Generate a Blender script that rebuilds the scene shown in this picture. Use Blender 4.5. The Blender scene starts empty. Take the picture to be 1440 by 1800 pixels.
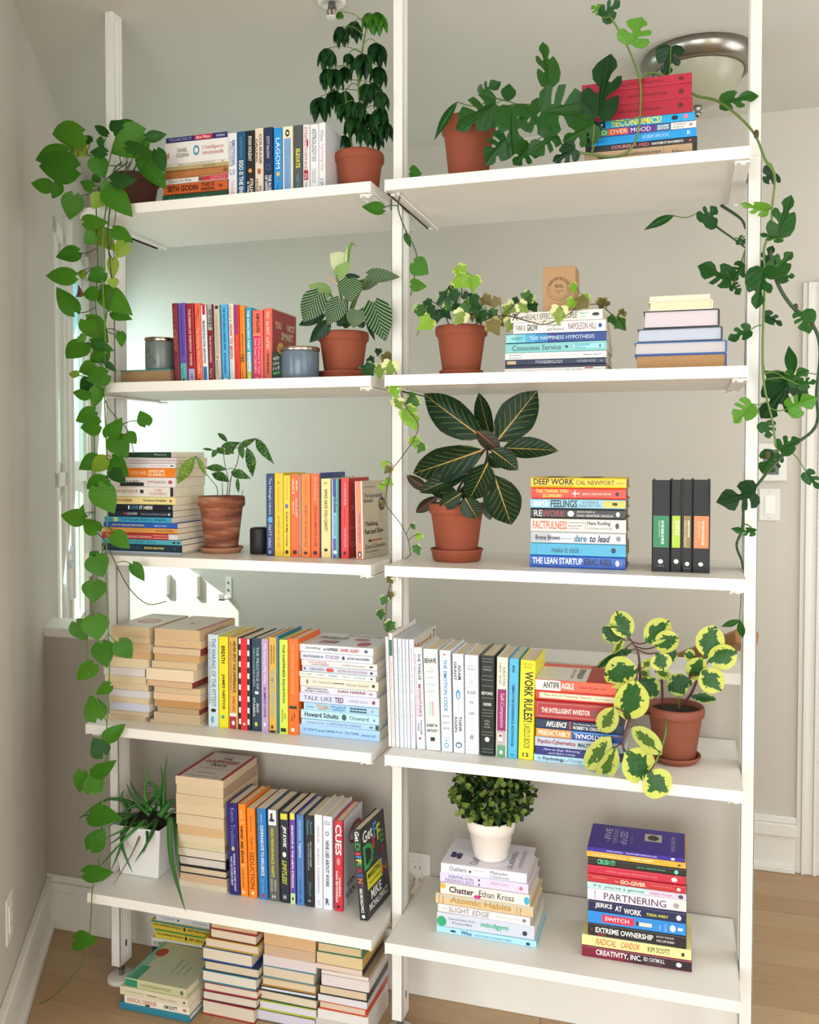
import bpy, bmesh, math, random
from mathutils import Vector, Matrix
from mathutils.geometry import tessellate_polygon
random.seed(7)
SC = bpy.context.scene
COL = SC.collection
# ------------------------------------------------------------------ camera
CAM = Vector((0.68059, -2.01415, 1.38634))
YAW, PITCH, ROLL = 0.29808, -0.02914, -0.00046
FPX, CX, CY = 1592.27, 720.0, 846.83
RM = Matrix.Rotation(YAW, 3, 'Z') @ Matrix.Rotation(PITCH, 3, 'X') @ Matrix.Rotation(ROLL, 3, 'Y')
cd = bpy.data.cameras.new('camera'); cam = bpy.data.objects.new('camera', cd); COL.objects.link(cam)
cam.matrix_world = Matrix.Translation(CAM) @ (RM @ Matrix.Rotation(math.pi/2, 3, 'X')).to_4x4()
cd.sensor_fit = 'HORIZONTAL'; cd.sensor_width = 36; cd.lens = FPX/1440*36
cd.shift_y = (CY-900)/1440; cd.clip_start = .02; cd.clip_end = 100
SC.camera = cam
# ------------------------------------------------------------------ world, sun, window and added fill light, exposure
vs = SC.view_settings
vs.view_transform = 'Standard'; vs.look = 'None'; vs.gamma = 1; vs.use_curve_mapping = False
vs.exposure = -0.12
W = bpy.data.worlds.new('sky'); SC.world = W; W.use_nodes = True
nt = W.node_tree; nt.nodes.clear()
wo = nt.nodes.new('ShaderNodeOutputWorld'); bg = nt.nodes.new('ShaderNodeBackground')
bg.inputs[0].default_value = (.72, .86, 1, 1); bg.inputs[1].default_value = 2.4
nt.links.new(bg.outputs[0], wo.inputs[0])
sd = bpy.data.lights.new('sun', 'SUN'); sd.energy = 11; sd.angle = .01; sd.color = (1, .93, .82)
sun = bpy.data.objects.new('sun', sd); COL.objects.link(sun)
SUNDIR = Vector((.5, .5, -.50))
sun.rotation_euler = SUNDIR.to_track_quat('-Z', 'Y').to_euler()
def area(name, loc, look, sx, sy, power, col):
    a = bpy.data.lights.new(name, 'AREA'); a.shape = 'RECTANGLE'; a.size = sx; a.size_y = sy
    a.energy = power; a.color = col
    o = bpy.data.objects.new(name, a); COL.objects.link(o); o.location = loc
    o.rotation_euler = (Vector(look)-Vector(loc)).to_track_quat('-Z', 'Z').to_euler()
    return o
area('daylight_rear_window', (.55, -4.42, .95), (.3, 0, .8), 2.2, 1.9, 92, (1, .975, .95))
area('daylight_wide_window', (-2.34, -3.25, 1.1), (0, -.6, .9), 1.5, 2.1, 44, (.80, .90, 1))
area('daylight_side_window', (-1.56, .985, 1.5), (-.70, 1.49, 1.4), .8, 1.2, 8, (.78, .97, .98))
area('hall_fill', (2.5, .35, 1.5), (0, .2, 1.3), 1.3, 1.3, 15, (1, .97, .92))  # added fill without a known source; lifts back of room and left wall
area('right_fill', (2.5, -2.3, 1.4), (-1, .1, 1.1), 2.0, 1.5, 30, (1, .94, .86))  # added fill from the right, brightens the left wall
# ------------------------------------------------------------------ pixel helpers (pixel of the 1440x1800 frame -> point at real depth)
def ray(x, y): return RM @ Vector(((x-CX)/FPX, 1, -(y-CY)/FPX))
def aY(x, y, Y):
    d = ray(x, y); return CAM + d*((Y-CAM.y)/d.y)
def aZ(x, y, Z):
    d = ray(x, y); return CAM + d*((Z-CAM.z)/d.z)
def dist(p): return (RM.transposed() @ (Vector(p)-CAM)).y
# ------------------------------------------------------------------ materials
def lin(h):
    if not isinstance(h, str): return h
    if len(h) == 3: h = ''.join(c*2 for c in h)
    r = [int(h[i:i+2], 16)/255 for i in (0, 2, 4)]
    return tuple(c/12.92 if c <= .04045 else ((c+.055)/1.055)**2.4 for c in r)+(1,)
MC = {}
def mat(col, rough=.5, noise=0, nscale=40, bump=0, metal=0, spec=.5, name=None, stretch=None, trans=0, sss=0):
    key = (col, rough, noise, nscale, bump, metal, spec, name, stretch, trans)
    if key in MC: return MC[key]
    m = bpy.data.materials.new(name or 'finish_%s' % col); m.use_nodes = True
    n = m.node_tree; b = n.nodes['Principled BSDF']
    b.inputs['Base Color'].default_value = lin(col); b.inputs['Roughness'].default_value = rough
    b.inputs['Metallic'].default_value = metal; b.inputs['Specular IOR Level'].default_value = spec
    if trans: b.inputs['Transmission Weight'].default_value = trans
    if noise or bump:
        tc = n.nodes.new('ShaderNodeTexCoord'); mp = n.nodes.new('ShaderNodeMapping')
        n.links.new(tc.outputs['Object'], mp.inputs[0])
        if stretch: mp.inputs['Scale'].default_value = stretch
        t = n.nodes.new('ShaderNodeTexNoise'); t.inputs['Scale'].default_value = nscale; t.inputs['Detail'].default_value = 3
        n.links.new(mp.outputs[0], t.inputs['Vector'])
        if noise:
            mx = n.nodes.new('ShaderNodeMix'); mx.data_type = 'RGBA'
            c = lin(col); mx.inputs[6].default_value = tuple(max(0, k*(1-noise)) for k in c[:3])+(1,)
            mx.inputs[7].default_value = tuple(min(1, k*(1+noise)) for k in c[:3])+(1,)
            n.links.new(t.outputs[0], mx.inputs[0]); n.links.new(mx.outputs[2], b.inputs['Base Color'])
        if bump:
            bp = n.nodes.new('ShaderNodeBump'); bp.inputs['Strength'].default_value = bump; bp.inputs['Distance'].default_value = .002
            n.links.new(t.outputs[0], bp.inputs['Height']); n.links.new(bp.outputs[0], b.inputs['Normal'])
    MC[key] = m; return m
# ------------------------------------------------------------------ object helpers
def link(name, me, parent=None, loc=None):
    o = bpy.data.objects.new(name, me); COL.objects.link(o)
    if parent is not None: o.parent = parent
    if loc is not None: o.location = loc
    return o
def tag(o, label=None, cat=None, group=None, kind=None):
    if label: o['label'] = label
    if cat: o['category'] = cat
    if group: o['group'] = group
    if kind: o['kind'] = kind
    return o
def thing(name, label, cat, loc=(0, 0, 0), rot=(0, 0, 0), group=None):
    o = link(name, None, None, loc); o.rotation_euler = rot; o.empty_display_size = .02
    return tag(o, label, cat, group)
def mesh(name, verts, faces, m=None, mats=None, idx=None, smooth=False):
    me = bpy.data.meshes.new(name); me.from_pydata([tuple(v) for v in verts], [], faces)
    for mm in (mats or ([m] if m else [])): me.materials.append(mm)
    if idx: me.polygons.foreach_set('material_index', idx)
    if smooth: me.polygons.foreach_set('use_smooth', [True]*len(me.polygons))
    me.update(); return me
class MB:
    def __init__(s): s.v = []; s.f = []
    def quad(s, a, b, c, d):
        i = len(s.v); s.v += [a, b, c, d]; s.f.append((i, i+1, i+2, i+3)); return s
    def box(s, x0, y0, z0, x1, y1, z1):
        i = len(s.v)
        s.v += [(x0, y0, z0), (x1, y0, z0), (x1, y1, z0), (x0, y1, z0), (x0, y0, z1), (x1, y0, z1), (x1, y1, z1), (x0, y1, z1)]
        s.f += [tuple(i+k for k in q) for q in ((0, 3, 2, 1), (4, 5, 6, 7), (0, 1, 5, 4), (1, 2, 6, 5), (2, 3, 7, 6), (3, 0, 4, 7))]
        return s
    def prism(s, pts, a, b, f):          # outline pts, swept from a to b by f(p, t)
        i = len(s.v); n = len(pts)
        s.v += [f(p, a) for p in pts]+[f(p, b) for p in pts]
        s.f.append(tuple(range(i+n-1, i-1, -1))); s.f.append(tuple(range(i+n, i+2*n)))
        for k in range(n): s.f.append((i+k, i+(k+1) % n, i+n+(k+1) % n, i+n+k))
        return s
    def lathe(s, prof, n=32, c=(0, 0, 0)):
        i = len(s.v); m = len(prof)
        for r, z in prof:
            for k in range(n):
                a = 2*math.pi*k/n; s.v.append((c[0]+r*math.cos(a), c[1]+r*math.sin(a), c[2]+z))
        for j in range(m-1):
            for k in range(n):
                s.f.append((i+j*n+k, i+j*n+(k+1) % n, i+(j+1)*n+(k+1) % n, i+(j+1)*n+k))
        return s
    def tube(s, pts, r, n=6):
        pts = [Vector(p) for p in pts]
        rs = r if isinstance(r, (list, tuple)) else [r]*len(pts)
        i = len(s.v); up = Vector((.3, .2, 1)).normalized()
        for j, p in enumerate(pts):
            t = (pts[min(j+1, len(pts)-1)]-pts[max(j-1, 0)]).normalized()
            a = t.cross(up)
            if a.length < .05: a = t.cross(Vector((1, 0, 0)))
            a.normalize(); b = t.cross(a)
            for k in range(n):
                w = 2*math.pi*k/n; s.v.append(tuple(p+(a*math.cos(w)+b*math.sin(w))*rs[j]))
        for j in range(len(pts)-1):
            for k in range(n):
                s.f.append((i+j*n+k, i+j*n+(k+1) % n, i+(j+1)*n+(k+1) % n, i+(j+1)*n+k))
        s.f.append(tuple(i+k for k in range(n))); e = i+(len(pts)-1)*n; s.f.append(tuple(e+k for k in range(n-1, -1, -1)))
        return s
    def build(s, name, m, parent=None, loc=None, smooth=False):
        me = mesh(name, s.v, s.f, m, smooth=smooth)
        bm = bmesh.new(); bm.from_mesh(me); bmesh.ops.recalc_face_normals(bm, faces=bm.faces); bm.to_mesh(me); bm.free()
        return link(name, me, parent, loc)
def spline(pts, n=5):
    pts = [Vector(p) for p in pts]; out = []
    for i in range(len(pts)-1):
        p0 = pts[max(i-1, 0)]; p1 = pts[i]; p2 = pts[i+1]; p3 = pts[min(i+2, len(pts)-1)]
        for k in range(n):
            t = k/n
            out.append(.5*((2*p1)+(p2-p0)*t+(2*p0-5*p1+4*p2-p3)*t*t+(3*p1-p0-3*p2+p3)*t**3))
    out.append(pts[-1]); return out
def bevel(o, w, seg=2):
    b = o.modifiers.new('bevel', 'BEVEL'); b.width = w; b.segments = seg; b.limit_method = 'ANGLE'; return o
ORD = 'first second third fourth fifth sixth seventh eighth ninth tenth eleventh twelfth thirteenth fourteenth fifteenth sixteenth seventeenth eighteenth'.split()
# ------------------------------------------------------------------ lettering
TC = {}
def glyphs(s, bold, res=2):
    key = (s, bold)
    if key in TC: return TC[key]
    c = bpy.data.curves.new('t', 'FONT'); c.body = s; c.resolution_u = res; c.size = 1; c.offset = .022 if bold else 0
    o = bpy.data.objects.new('t', c)
    me = bpy.data.meshes.new_from_object(o)
    vs_ = [(v.co.x, v.co.y) for v in me.vertices]; fs = [tuple(p.vertices) for p in me.polygons]
    bpy.data.objects.remove(o); bpy.data.curves.remove(c); bpy.data.meshes.remove(me)
    if not vs_: return None
    x0 = min(v[0] for v in vs_); x1 = max(v[0] for v in vs_); y0 = min(v[1] for v in vs_); y1 = max(v[1] for v in vs_)
    r = ([((x-x0)/(x1-x0+1e-9), (y-y0)/(y1-y0+1e-9)) for x, y in vs_], fs, (x1-x0)/(y1-y0+1e-9))
    TC[key] = r; return r
def letter(s, o, ex, ey, col, parent, bold=False, shear=0, name='lettering', rough=.45, metal=0):
    """string s filling the parallelogram o, o+ex, o+ey (parent's space)"""
    g = glyphs(s, bold)
    if not g: return
    o = Vector(o); ex = Vector(ex); ey = Vector(ey)
    vs_ = [o+ex*(u*(1-shear*.06)+v*shear*.06)+ey*v for u, v in g[0]]
    nrm = ex.cross(ey).normalized()*.0007
    me = mesh(name, [v+nrm for v in vs_], g[1], mat(col, rough, metal=metal))
    return link(name, me, parent)
def plate(o, ex, ey, col, parent, name='printed_band', lift=.0002, rough=.45):
    o = Vector(o); ex = Vector(ex); ey = Vector(ey); n = ex.cross(ey).normalized()*lift
    return link(name, mesh(name, [o+n, o+n+ex, o+n+ex+ey, o+n+ey], [(0, 1, 2, 3)], mat(col, rough)), parent)
def disc(o, ex, ey, col, parent, name='printed_emblem', n=16, lift=.00025):
    o = Vector(o); ex = Vector(ex); ey = Vector(ey); nn = ex.cross(ey).normalized()*lift
    c = o+ex*.5+ey*.5
    v = [c+nn+ex*.5*math.cos(2*math.pi*k/n)+ey*.5*math.sin(2*math.pi*k/n) for k in range(n)]
    return link(name, mesh(name, v, [tuple(range(n))], mat(col, .45)), parent)
# ------------------------------------------------------------------ the room
FZ, CZ, FARY, HWY, HWT = -.11, 2.605, 1.47, .366, .845
lowm = mat('b8b1a6', .85, noise=.03, nscale=3, bump=.06, name='low_wall_paint')
wallm = mat('cec8bd', .85, noise=.02, nscale=3, bump=.06, name='wall_paint')
whitem = mat('e9e6de', .55, noise=.015, nscale=6, bump=.03, name='trim_paint')
ceilm = mat('d3cfc5', .9, noise=.015, nscale=3, bump=.05, name='ceiling_paint')
def struct(mb, name, m, parent=None, loc=None, smooth=False):
    o = mb.build(name, m, parent, loc, smooth)
    if parent is None: tag(o, kind='structure')
    return o
# left wall runs obliquely: start A, unit direction U away from the camera, N towards the room
A = Vector((-1.262, .375, 0)); U = Vector((-.506, .862, 0)).normalized(); N = Vector((.862, .506, 0)).normalized()
def lw(s, z, off=0): p = A+U*s+N*off; return (p.x, p.y, z)
def lbox(mb, s0, s1, z0, z1, o0, o1):
    i = len(mb.v)
    mb.v += [lw(s0, z0, o0), lw(s1, z0, o0), lw(s1, z0, o1), lw(s0, z0, o1), lw(s0, z1, o0), lw(s1, z1, o0), lw(s1, z1, o1), lw(s0, z1, o1)]
    mb.f += [tuple(i+k for k in q) for q in ((0, 3, 2, 1), (4, 5, 6, 7), (0, 1, 5, 4), (1, 2, 6, 5), (2, 3, 7, 6), (3, 0, 4, 7))]
SEND = 1.272
WS0, WM0, WM1, WS1, WZ0, WZ1 = .26, .52, .63, 1.2, .62, 2.2     # far window in the oblique wall
SB = -1.05                                     # near end of the oblique wall, where the room widens
w = MB()
for a, b, c, d in ((SB, WS0, FZ, CZ), (WS0, WS1, FZ, WZ0), (WM0, WM1, WZ0, WZ1), (WS0, WS1, WZ1, CZ), (WS1, SEND+.08, FZ, CZ)):
    lbox(w, a, b, c, d, -.16, 0)
struct(w, 'wall_left', wallm)
cx0, cy0, _ = lw(SB, 0)
struct(MB().box(-2.5, cy0, FZ, cx0-.09, cy0+.1, CZ), 'wall_return', wallm)
SY0, SY1, SZ0_, SZ1_ = -4.1, -2.45, .0, 2.25
struct(MB().box(-2.5, -4.6, FZ, -2.4, SY0, CZ).box(-2.5, SY1, FZ, -2.4, cy0, CZ).box(-2.5, SY0, FZ, -2.4, SY1, SZ0_).box(-2.5, SY0, SZ1_, -2.4, SY1, CZ), 'wall_side', wallm)
sw = MB()
for a_, b_ in ((SY0, SY0+.06), ((SY0+SY1)/2-.03, (SY0+SY1)/2+.03), (SY1-.06, SY1)): sw.box(-2.47, a_, SZ0_, -2.42, b_, SZ1_)
for a_, b_ in ((SZ0_, SZ0_+.06), (SZ1_-.06, SZ1_)): sw.box(-2.47, SY0, a_, -2.42, SY1, b_)
struct(sw, 'window_2', whitem)
struct(MB().box(-2.1, FARY, FZ-.8, 1.068, FARY+.1, CZ).box(1.068, FARY, 1.995, 1.95, FARY+.1, CZ).box(1.95, FARY, FZ, 2.6, FARY+.1, CZ), 'wall_back', wallm)
struct(MB().box(2.6, -4.6, FZ, 2.7, -3.3, CZ).box(2.6, -1.3, FZ, 2.7, -.4, CZ).box(2.6, -3.3, FZ, 2.7, -1.3, .6).box(2.6, -3.3, 2.2, 2.7, -1.3, CZ).box(2.6, 1.1, FZ, 2.7, FARY+.1, CZ).box(2.6, -.4, FZ, 2.7, 1.1, .8).box(2.6, -.4, 2.2, 2.7, 1.1, CZ), 'wall_right', wallm)
# wall behind the camera, with a glazed door opening
RX0, RX1, RZ0, RZ1 = -.6, 1.7, FZ, 2.3
struct(MB().box(-2.5, -4.6, FZ, RX0, -4.5, CZ).box(RX1, -4.6, FZ, 2.6, -4.5, CZ).box(RX0, -4.6, RZ1, RX1, -4.5, CZ), 'wall_rear', wallm)
struct(MB().box(-2.5, -4.6, CZ, 2.7, FARY+.1, CZ+.1), 'ceiling', ceilm)
fr = MB()
for a, b in ((RX0, RX0+.06), ((RX0+RX1)/2-.04, (RX0+RX1)/2+.04), (RX1-.06, RX1)): fr.box(a, -4.57, RZ0, b, -4.52, RZ1)
for a, b in ((RZ0, RZ0+.12), (RZ1-.08, RZ1)): fr.box(RX0, -4.57, a, RX1, -4.52, b)
struct(fr, 'window_3', whitem)
fr = MB().box(2.63, -.4, .8, 2.67, 1.1, .86).box(2.63, -.4, 2.14, 2.67, 1.1, 2.2).box(2.63, -.4, .8, 2.67, -.34, 2.2).box(2.63, 1.04, .8, 2.67, 1.1, 2.2).box(2.63, .32, .8, 2.67, .38, 2.2)  # unseen window, added to go with the hall fill lamp
struct(fr, 'window_5', whitem)
fr = MB().box(2.63, -3.3, .6, 2.67, -1.3, .66).box(2.63, -3.3, 2.14, 2.67, -1.3, 2.2).box(2.63, -3.3, .6, 2.67, -3.24, 2.2).box(2.63, -1.36, .6, 2.67, -1.3, 2.2).box(2.63, -2.33, .6, 2.67, -2.27, 2.2)  # invented out-of-view window around the right-hand fill lamp
struct(fr, 'window_6', whitem)
# low wall directly behind the shelves
hw = struct(MB().box(-1.45, HWY, FZ, .815, HWY+.13, HWT-.03), 'wall_low', lowm)
bevel(struct(MB().box(-1.40, HWY-.006, HWT-.03, .822, HWY+.15, HWT), 'trim_1', whitem), .004)
b = MB(); b.box(-1.3, HWY-.014, FZ, .812, HWY, FZ+.125); b.box(-1.3, HWY-.02, FZ+.125, .812, HWY, FZ+.15); b.box(-1.3, HWY-.012, FZ+.15, .812, HWY, FZ+.172)
bevel(struct(b, 'baseboard_low', whitem), .003)
b = MB(); lbox(b, SB, .0, FZ+.02, FZ+.14, 0, .012); lbox(b, SB, 0, FZ+.135, FZ+.165, 0, .02); lbox(b, SB, 0, FZ, FZ+.03, 0, .026)
bevel(struct(b, 'baseboard_left', whitem), .004)
b = MB().box(.87, FARY-.013, FZ, 1.064, FARY, FZ+.13).box(.87, FARY-.026, FZ+.13, 1.064, FARY, FZ+.175).box(.87, FARY-.014, FZ+.175, 1.064, FARY, FZ+.2).box(.87, FARY-.03, FZ, 1.06, FARY, FZ+.022)
bevel(struct(b, 'baseboard_back', whitem), .004)
# door casing and door at the right
b = MB()
for a, c, dd in ((1.064, 1.080, .012), (1.080, 1.092, .022), (1.092, 1.118, .015), (1.118, 1.130, .024), (1.130, 1.150, .014), (1.150, 1.162, .030)):
    b.box(a, FARY-dd, FZ, c, FARY, 1.995); b.box(a+.03, FARY-dd, 1.995-(a-1.064), 1.95, FARY, 1.995-(a-1.064)-(c-a)+.0)
bevel(struct(b, 'door_1', whitem), .002)
d1 = bpy.data.objects['door_1']
bevel(MB().box(1.162, FARY+.02, FZ+.01, 1.95, FARY+.06, 1.9).build('door_panel', mat('cfc3b4', .6), d1), .003)
# planks of the floor
plankm = [mat(c, .42, noise=.16, nscale=9, bump=.12, name='oak_board_%d' % i, stretch=(1, 14, 14)) for i, c in enumerate(('b39470', 'ac8c67', 'b99b77', 'b08f6a'))]
fl = struct(MB().box(-2.4, -4.6, FZ-.05, 2.7, FARY+.1, FZ-.006), 'floor', mat('5b4228', .8, noise=.1))
PW = .1105; rows = int((FARY+1.2)/PW)+1; k = 0
for i in range(rows):
    y1 = FARY-i*PW; y0 = y1-PW+.0014; x = -1.9+random.uniform(0, .7)
    xs = [-2.2, x]
    while xs[-1] < 2.2: xs.append(xs[-1]+random.choice((.9, 1.2, 1.5)))
    for a, c in zip(xs, xs[1:]):
        me = mesh('plank', *(lambda m_: (m_.v, m_.f))(MB().box(0, 0, 0, c-a-.0012, y1-y0, .006)), plankm[k % 4 if random.random() < .7 else 0]); k += 1
        link('plank', me, fl, (a, y0, FZ-.006+random.uniform(-.0003, .0002)))
rest = MB()
y1 = FARY-rows*PW
while y1 > -4.5: rest.box(-2.4, y1-PW+.0015, FZ-.006, 2.6, y1, FZ); y1 -= PW
tag(rest.build('rear_planks', plankm[1], fl), kind='stuff')
# far window in the oblique wall: frame, sash, panes, sill
glassm = bpy.data.materials.new('window_glass'); glassm.use_nodes = True
g = glassm.node_tree; g.nodes.clear(); go = g.nodes.new('ShaderNodeOutputMaterial'); gm = g.nodes.new('ShaderNodeMixShader')
gt = g.nodes.new('ShaderNodeBsdfTransparent'); gt.inputs[0].default_value = (.88, .97, .95, 1); gg = g.nodes.new('ShaderNodeBsdfGlossy'); gg.inputs['Roughness'].default_value = .02
gm.inputs[0].default_value = .06; g.links.new(gt.outputs[0], gm.inputs[1]); g.links.new(gg.outputs[0], gm.inputs[2]); g.links.new(gm.outputs[0], go.inputs[0])
sunblockm = mat('b9dcd8', .5, name='sun_block_pane'); q_ = sunblockm.node_tree; b_ = q_.nodes['Principled BSDF']  # upper panes made diffusing to hold back direct sun; the frosting is added
tl = q_.nodes.new('ShaderNodeBsdfTranslucent'); tl.inputs[0].default_value = (.62, .86, .84, 1); mm_ = q_.nodes.new('ShaderNodeMixShader'); mm_.inputs[0].default_value = .75
q_.links.new(b_.outputs[0], mm_.inputs[1]); q_.links.new(tl.outputs[0], mm_.inputs[2]); q_.links.new(mm_.outputs[0], q_.nodes['Material Output'].inputs[0])
def window(n, s0, s1, z0, z1, off):
    f = MB()
    lbox(f, s0, s0+.05, z0, z1, off, off+.05); lbox(f, s1-.05, s1, z0, z1, off, off+.05)
    lbox(f, s0, s1, z1-.05, z1, off, off+.05); lbox(f, s0, s1, z0, z0+.05, off, off+.05)
    o = struct(f, 'window_%d' % n, whitem); zm = 1.30
    for a, c in ((z0+.05, zm-.025), (zm+.025, z1-.05)):
        q = MB(); e = .035
        lbox(q, s0+.05, s1-.05, a, a+e, off+.008, off+.038); lbox(q, s0+.05, s1-.05, c-e, c, off+.008, off+.038)
        lbox(q, s0+.05, s0+.05+e, a, c, off+.008, off+.038); lbox(q, s1-.05-e, s1-.05, a, c, off+.008, off+.038)
        sh = q.build('sash', whitem, o); p = MB(); lbox(p, s0+.085, s1-.085, a+e, c-e, off+.018, off+.022); p.build('pane', glassm if a < 1 else sunblockm, sh)
    r = MB(); lbox(r, s0, s1, zm-.025, zm+.025, off, off+.05); r.build('transom', whitem, o)
    return o
w1 = window(1, WS0, WM0, WZ0, WZ1, -.045); w4 = window(4, WM1, WS1, WZ0, WZ1, -.045)
ca = MB()
for s0, s1, dd in ((WM0, WM0+.05, .016), (WM0+.05, WM0+.065, .024), (WM0+.065, WM1, .014), (WS1, SEND, .012)): lbox(ca, s0, s1, HWT, 2.26, 0, dd)
ca.build('casing', whitem, w1)
hm = mat('8d9090', .35, metal=1)
for z in (.965, 1.02):
    q = MB(); lbox(q, WM0-.004, WM0+.012, z, z+.028, .012, .024); q.build('hinge', hm, w1)
# glazed part behind the camera gets its panes
for a, c in ((RX0+.06, (RX0+RX1)/2-.04), ((RX0+RX1)/2+.04, RX1-.06)):
    MB().box(a, -4.55, RZ0+.12, c, -4.546, RZ1-.08).build('pane', glassm, bpy.data.objects['window_3'])
# stair handrail behind the low wall
hr = thing('handrail', 'brown wooden stair handrail rising behind the variegated round-leaved plant', 'handrail', (.86, .80, .8))
p0 = aY(1313, 1119, .72)-hr.location; p1 = aY(1150, 1180, 1.35)-hr.location
bevel(MB().prism([(-.03, -.022), (.03, -.022), (.034, .012), (.02, .024), (-.02, .024), (-.034, .012)], 0, 1, lambda p, t: tuple((p0+(p1-p0)*t)+Vector((p[0], 0, p[1])))).build('rail', mat('a5713f', .4, noise=.15, nscale=12, stretch=(1, 8, 8)), hr), .004)
MB().tube([p0*.45+p1*.55+Vector((0, 0, -.02)), p0*.45+p1*.55+Vector((0, .08, -.06)), (p0*.45+p1*.55+Vector((0, FARY-(p0*.45+p1*.55).y-hr.location.y, -.07)))], .006).build('rail_bracket', hm, hr)
# ceiling lamp
LC = (.70, .93); lamp = thing('ceiling_lamp', 'round flush ceiling lamp with nickel ring and frosted bowl', 'lamp', (LC[0], LC[1], CZ))
nick = mat('9a958c', .28, metal=1, noise=.1, nscale=10, name='brushed_nickel')
MB().lathe([(0, 0), (.165, 0), (.172, -.012), (.172, -.022), (.160, -.040), (.148, -.052), (.135, -.055), (.134, -.045), (0, -.045)], 48).build('rim', nick, lamp, smooth=True)
MB().lathe([(.134, -.052), (.125, -.075), (.105, -.105), (.075, -.130), (.04, -.145), (0, -.15)], 40).build('glass_bowl', mat('a9a68f', .3, noise=.04, nscale=8, name='frosted_glass'), lamp, smooth=True)
MB().lathe([(0, -.148), (.012, -.15), (.014, -.158), (.006, -.163), (.012, -.17), (.009, -.18), (0, -.184)], 16).build('finial', nick, lamp, smooth=True)
sp = thing('fire_sprinkler', 'small white fire sprinkler in the ceiling above the tall umbrella-leaved plant', 'sprinkler', (-.245, .285, CZ))
MB().lathe([(0, 0), (.040, 0), (.038, -.006), (.026, -.009), (.024, -.003), (0, -.003)], 28).build('escutcheon', whitem, sp, smooth=True)
MB().lathe([(0, 0), (.010, 0), (.010, -.016), (.006, -.02), (0, -.02)], 14).tube([(-.009, 0, -.014), (-.013, 0, -.028), (-.003, 0, -.042)], .0022).tube([(.009, 0, -.014), (.013, 0, -.028), (.003, 0, -.042)], .0022).build('frame', hm, sp)
MB().tube([(0, 0, -.018), (0, 0, -.04)], .002).build('glass_bulb', mat('8a1616', .2), sp)
MB().lathe([(0, -.042), (.015, -.042), (.015, -.044), (0, -.046)], 16).build('deflector', whitem, sp)
# wall plates
def plateobj(name, label, cat, p, q, nrm):
    return thing(name, label, cat, p)
o = thing('light_switch', 'white rocker light switch low down on the far wall right of the shelving', 'switch', (.962, FARY, 1.21))
bevel(MB().box(-.035, -.006, -.058, .035, 0, .058).build('switch_plate', whitem, o), .003)
bevel(MB().box(-.017, -.009, -.034, .017, -.005, .034).build('rocker', mat('f2efe8', .35), o), .002)
for z in (-.048, .048): MB().lathe([(0, 0), (.003, 0), (.003, .001), (0, .0012)], 8).build('screw', hm, o, (0, -.006, z)).rotation_euler = (math.pi/2, 0, 0)
o = thing('thermostat', 'white wall control panel with dark screen above the light switch', 'thermostat', (.968, FARY, 1.363))
bevel(MB().box(-.048, -.02, -.068, .048, 0, .068).build('housing', whitem, o), .004)
MB().box(-.03, -.021, -.045, .022, -.019, .045).build('screen', mat('10151c', .2), o)
def outlet(label, loc, rz):
    o = thing('wall_outlet', label, 'outlet', loc, (0, 0, rz))
    bevel(MB().box(-.036, -.005, -.058, .036, 0, .058).build('outlet_plate', whitem, o), .002)
    bevel(MB().box(-.017, -.008, -.034, .017, -.004, .034).build('socket_face', mat('f1eee6', .4), o), .002)
    sl = MB()
    for z in (-.018, .016): sl.box(-.008, -.0086, z, -.0062, -.0079, z+.008).box(.0062, -.0086, z, .008, -.0079, z+.008)
    sl.build('slots', mat('1a1a1a', .6), o)
    return o
pw = aY(735, 1535, HWY); outlet('white power outlet on the low wall beside the middle post', (pw.x, HWY, pw.z), 0)
outlet('white power outlet on the left wall near the floor', lw(-.62, .34-.12, 0), math.atan2(-.506, .862)+math.pi/2+math.pi/2*0)
bpy.data.objects['wall_outlet.001'].rotation_euler = (0, 0, math.atan2(N.y, N.x)+math.pi/2)
# coat hooks on the far wall
for i, (x, y, fl_) in enumerate(((295, 1027, 0), (348, 1030, 0), (403, 1033, 1))):
    p = aY(x, y, FARY); o = thing('coat_hook', ('leftmost', 'middle', 'rightmost, open')[i]+' of the three white coat hooks behind the third shelf gap', 'hook', p, group='white coat hooks on the far wall')
    if fl_:
        bevel(MB().box(-.014, -.008, -.045, .014, 0, .045).build('hook_plate', whitem, o), .002)
        MB().box(-.012, -.07, -.045, .012, -.008, -.04).box(-.012, -.07, -.045, .012, -.064, -.02).build('prong', whitem, o)
        for z in (.022, -.01): MB().lathe([(0, 0), (.006, 0), (.005, .002), (0, .002)], 10).build('screw', hm, o, (0, -.008, z)).rotation_euler = (math.pi/2, 0, 0)
    else:
        bevel(MB().box(-.014, -.012, -.045, .014, 0, .045).build('hook_plate', whitem, o), .002)
        bevel(MB().box(-.014, -.03, -.045, .014, -.012, .045).build('folded_prong', whitem, o), .003)
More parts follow.
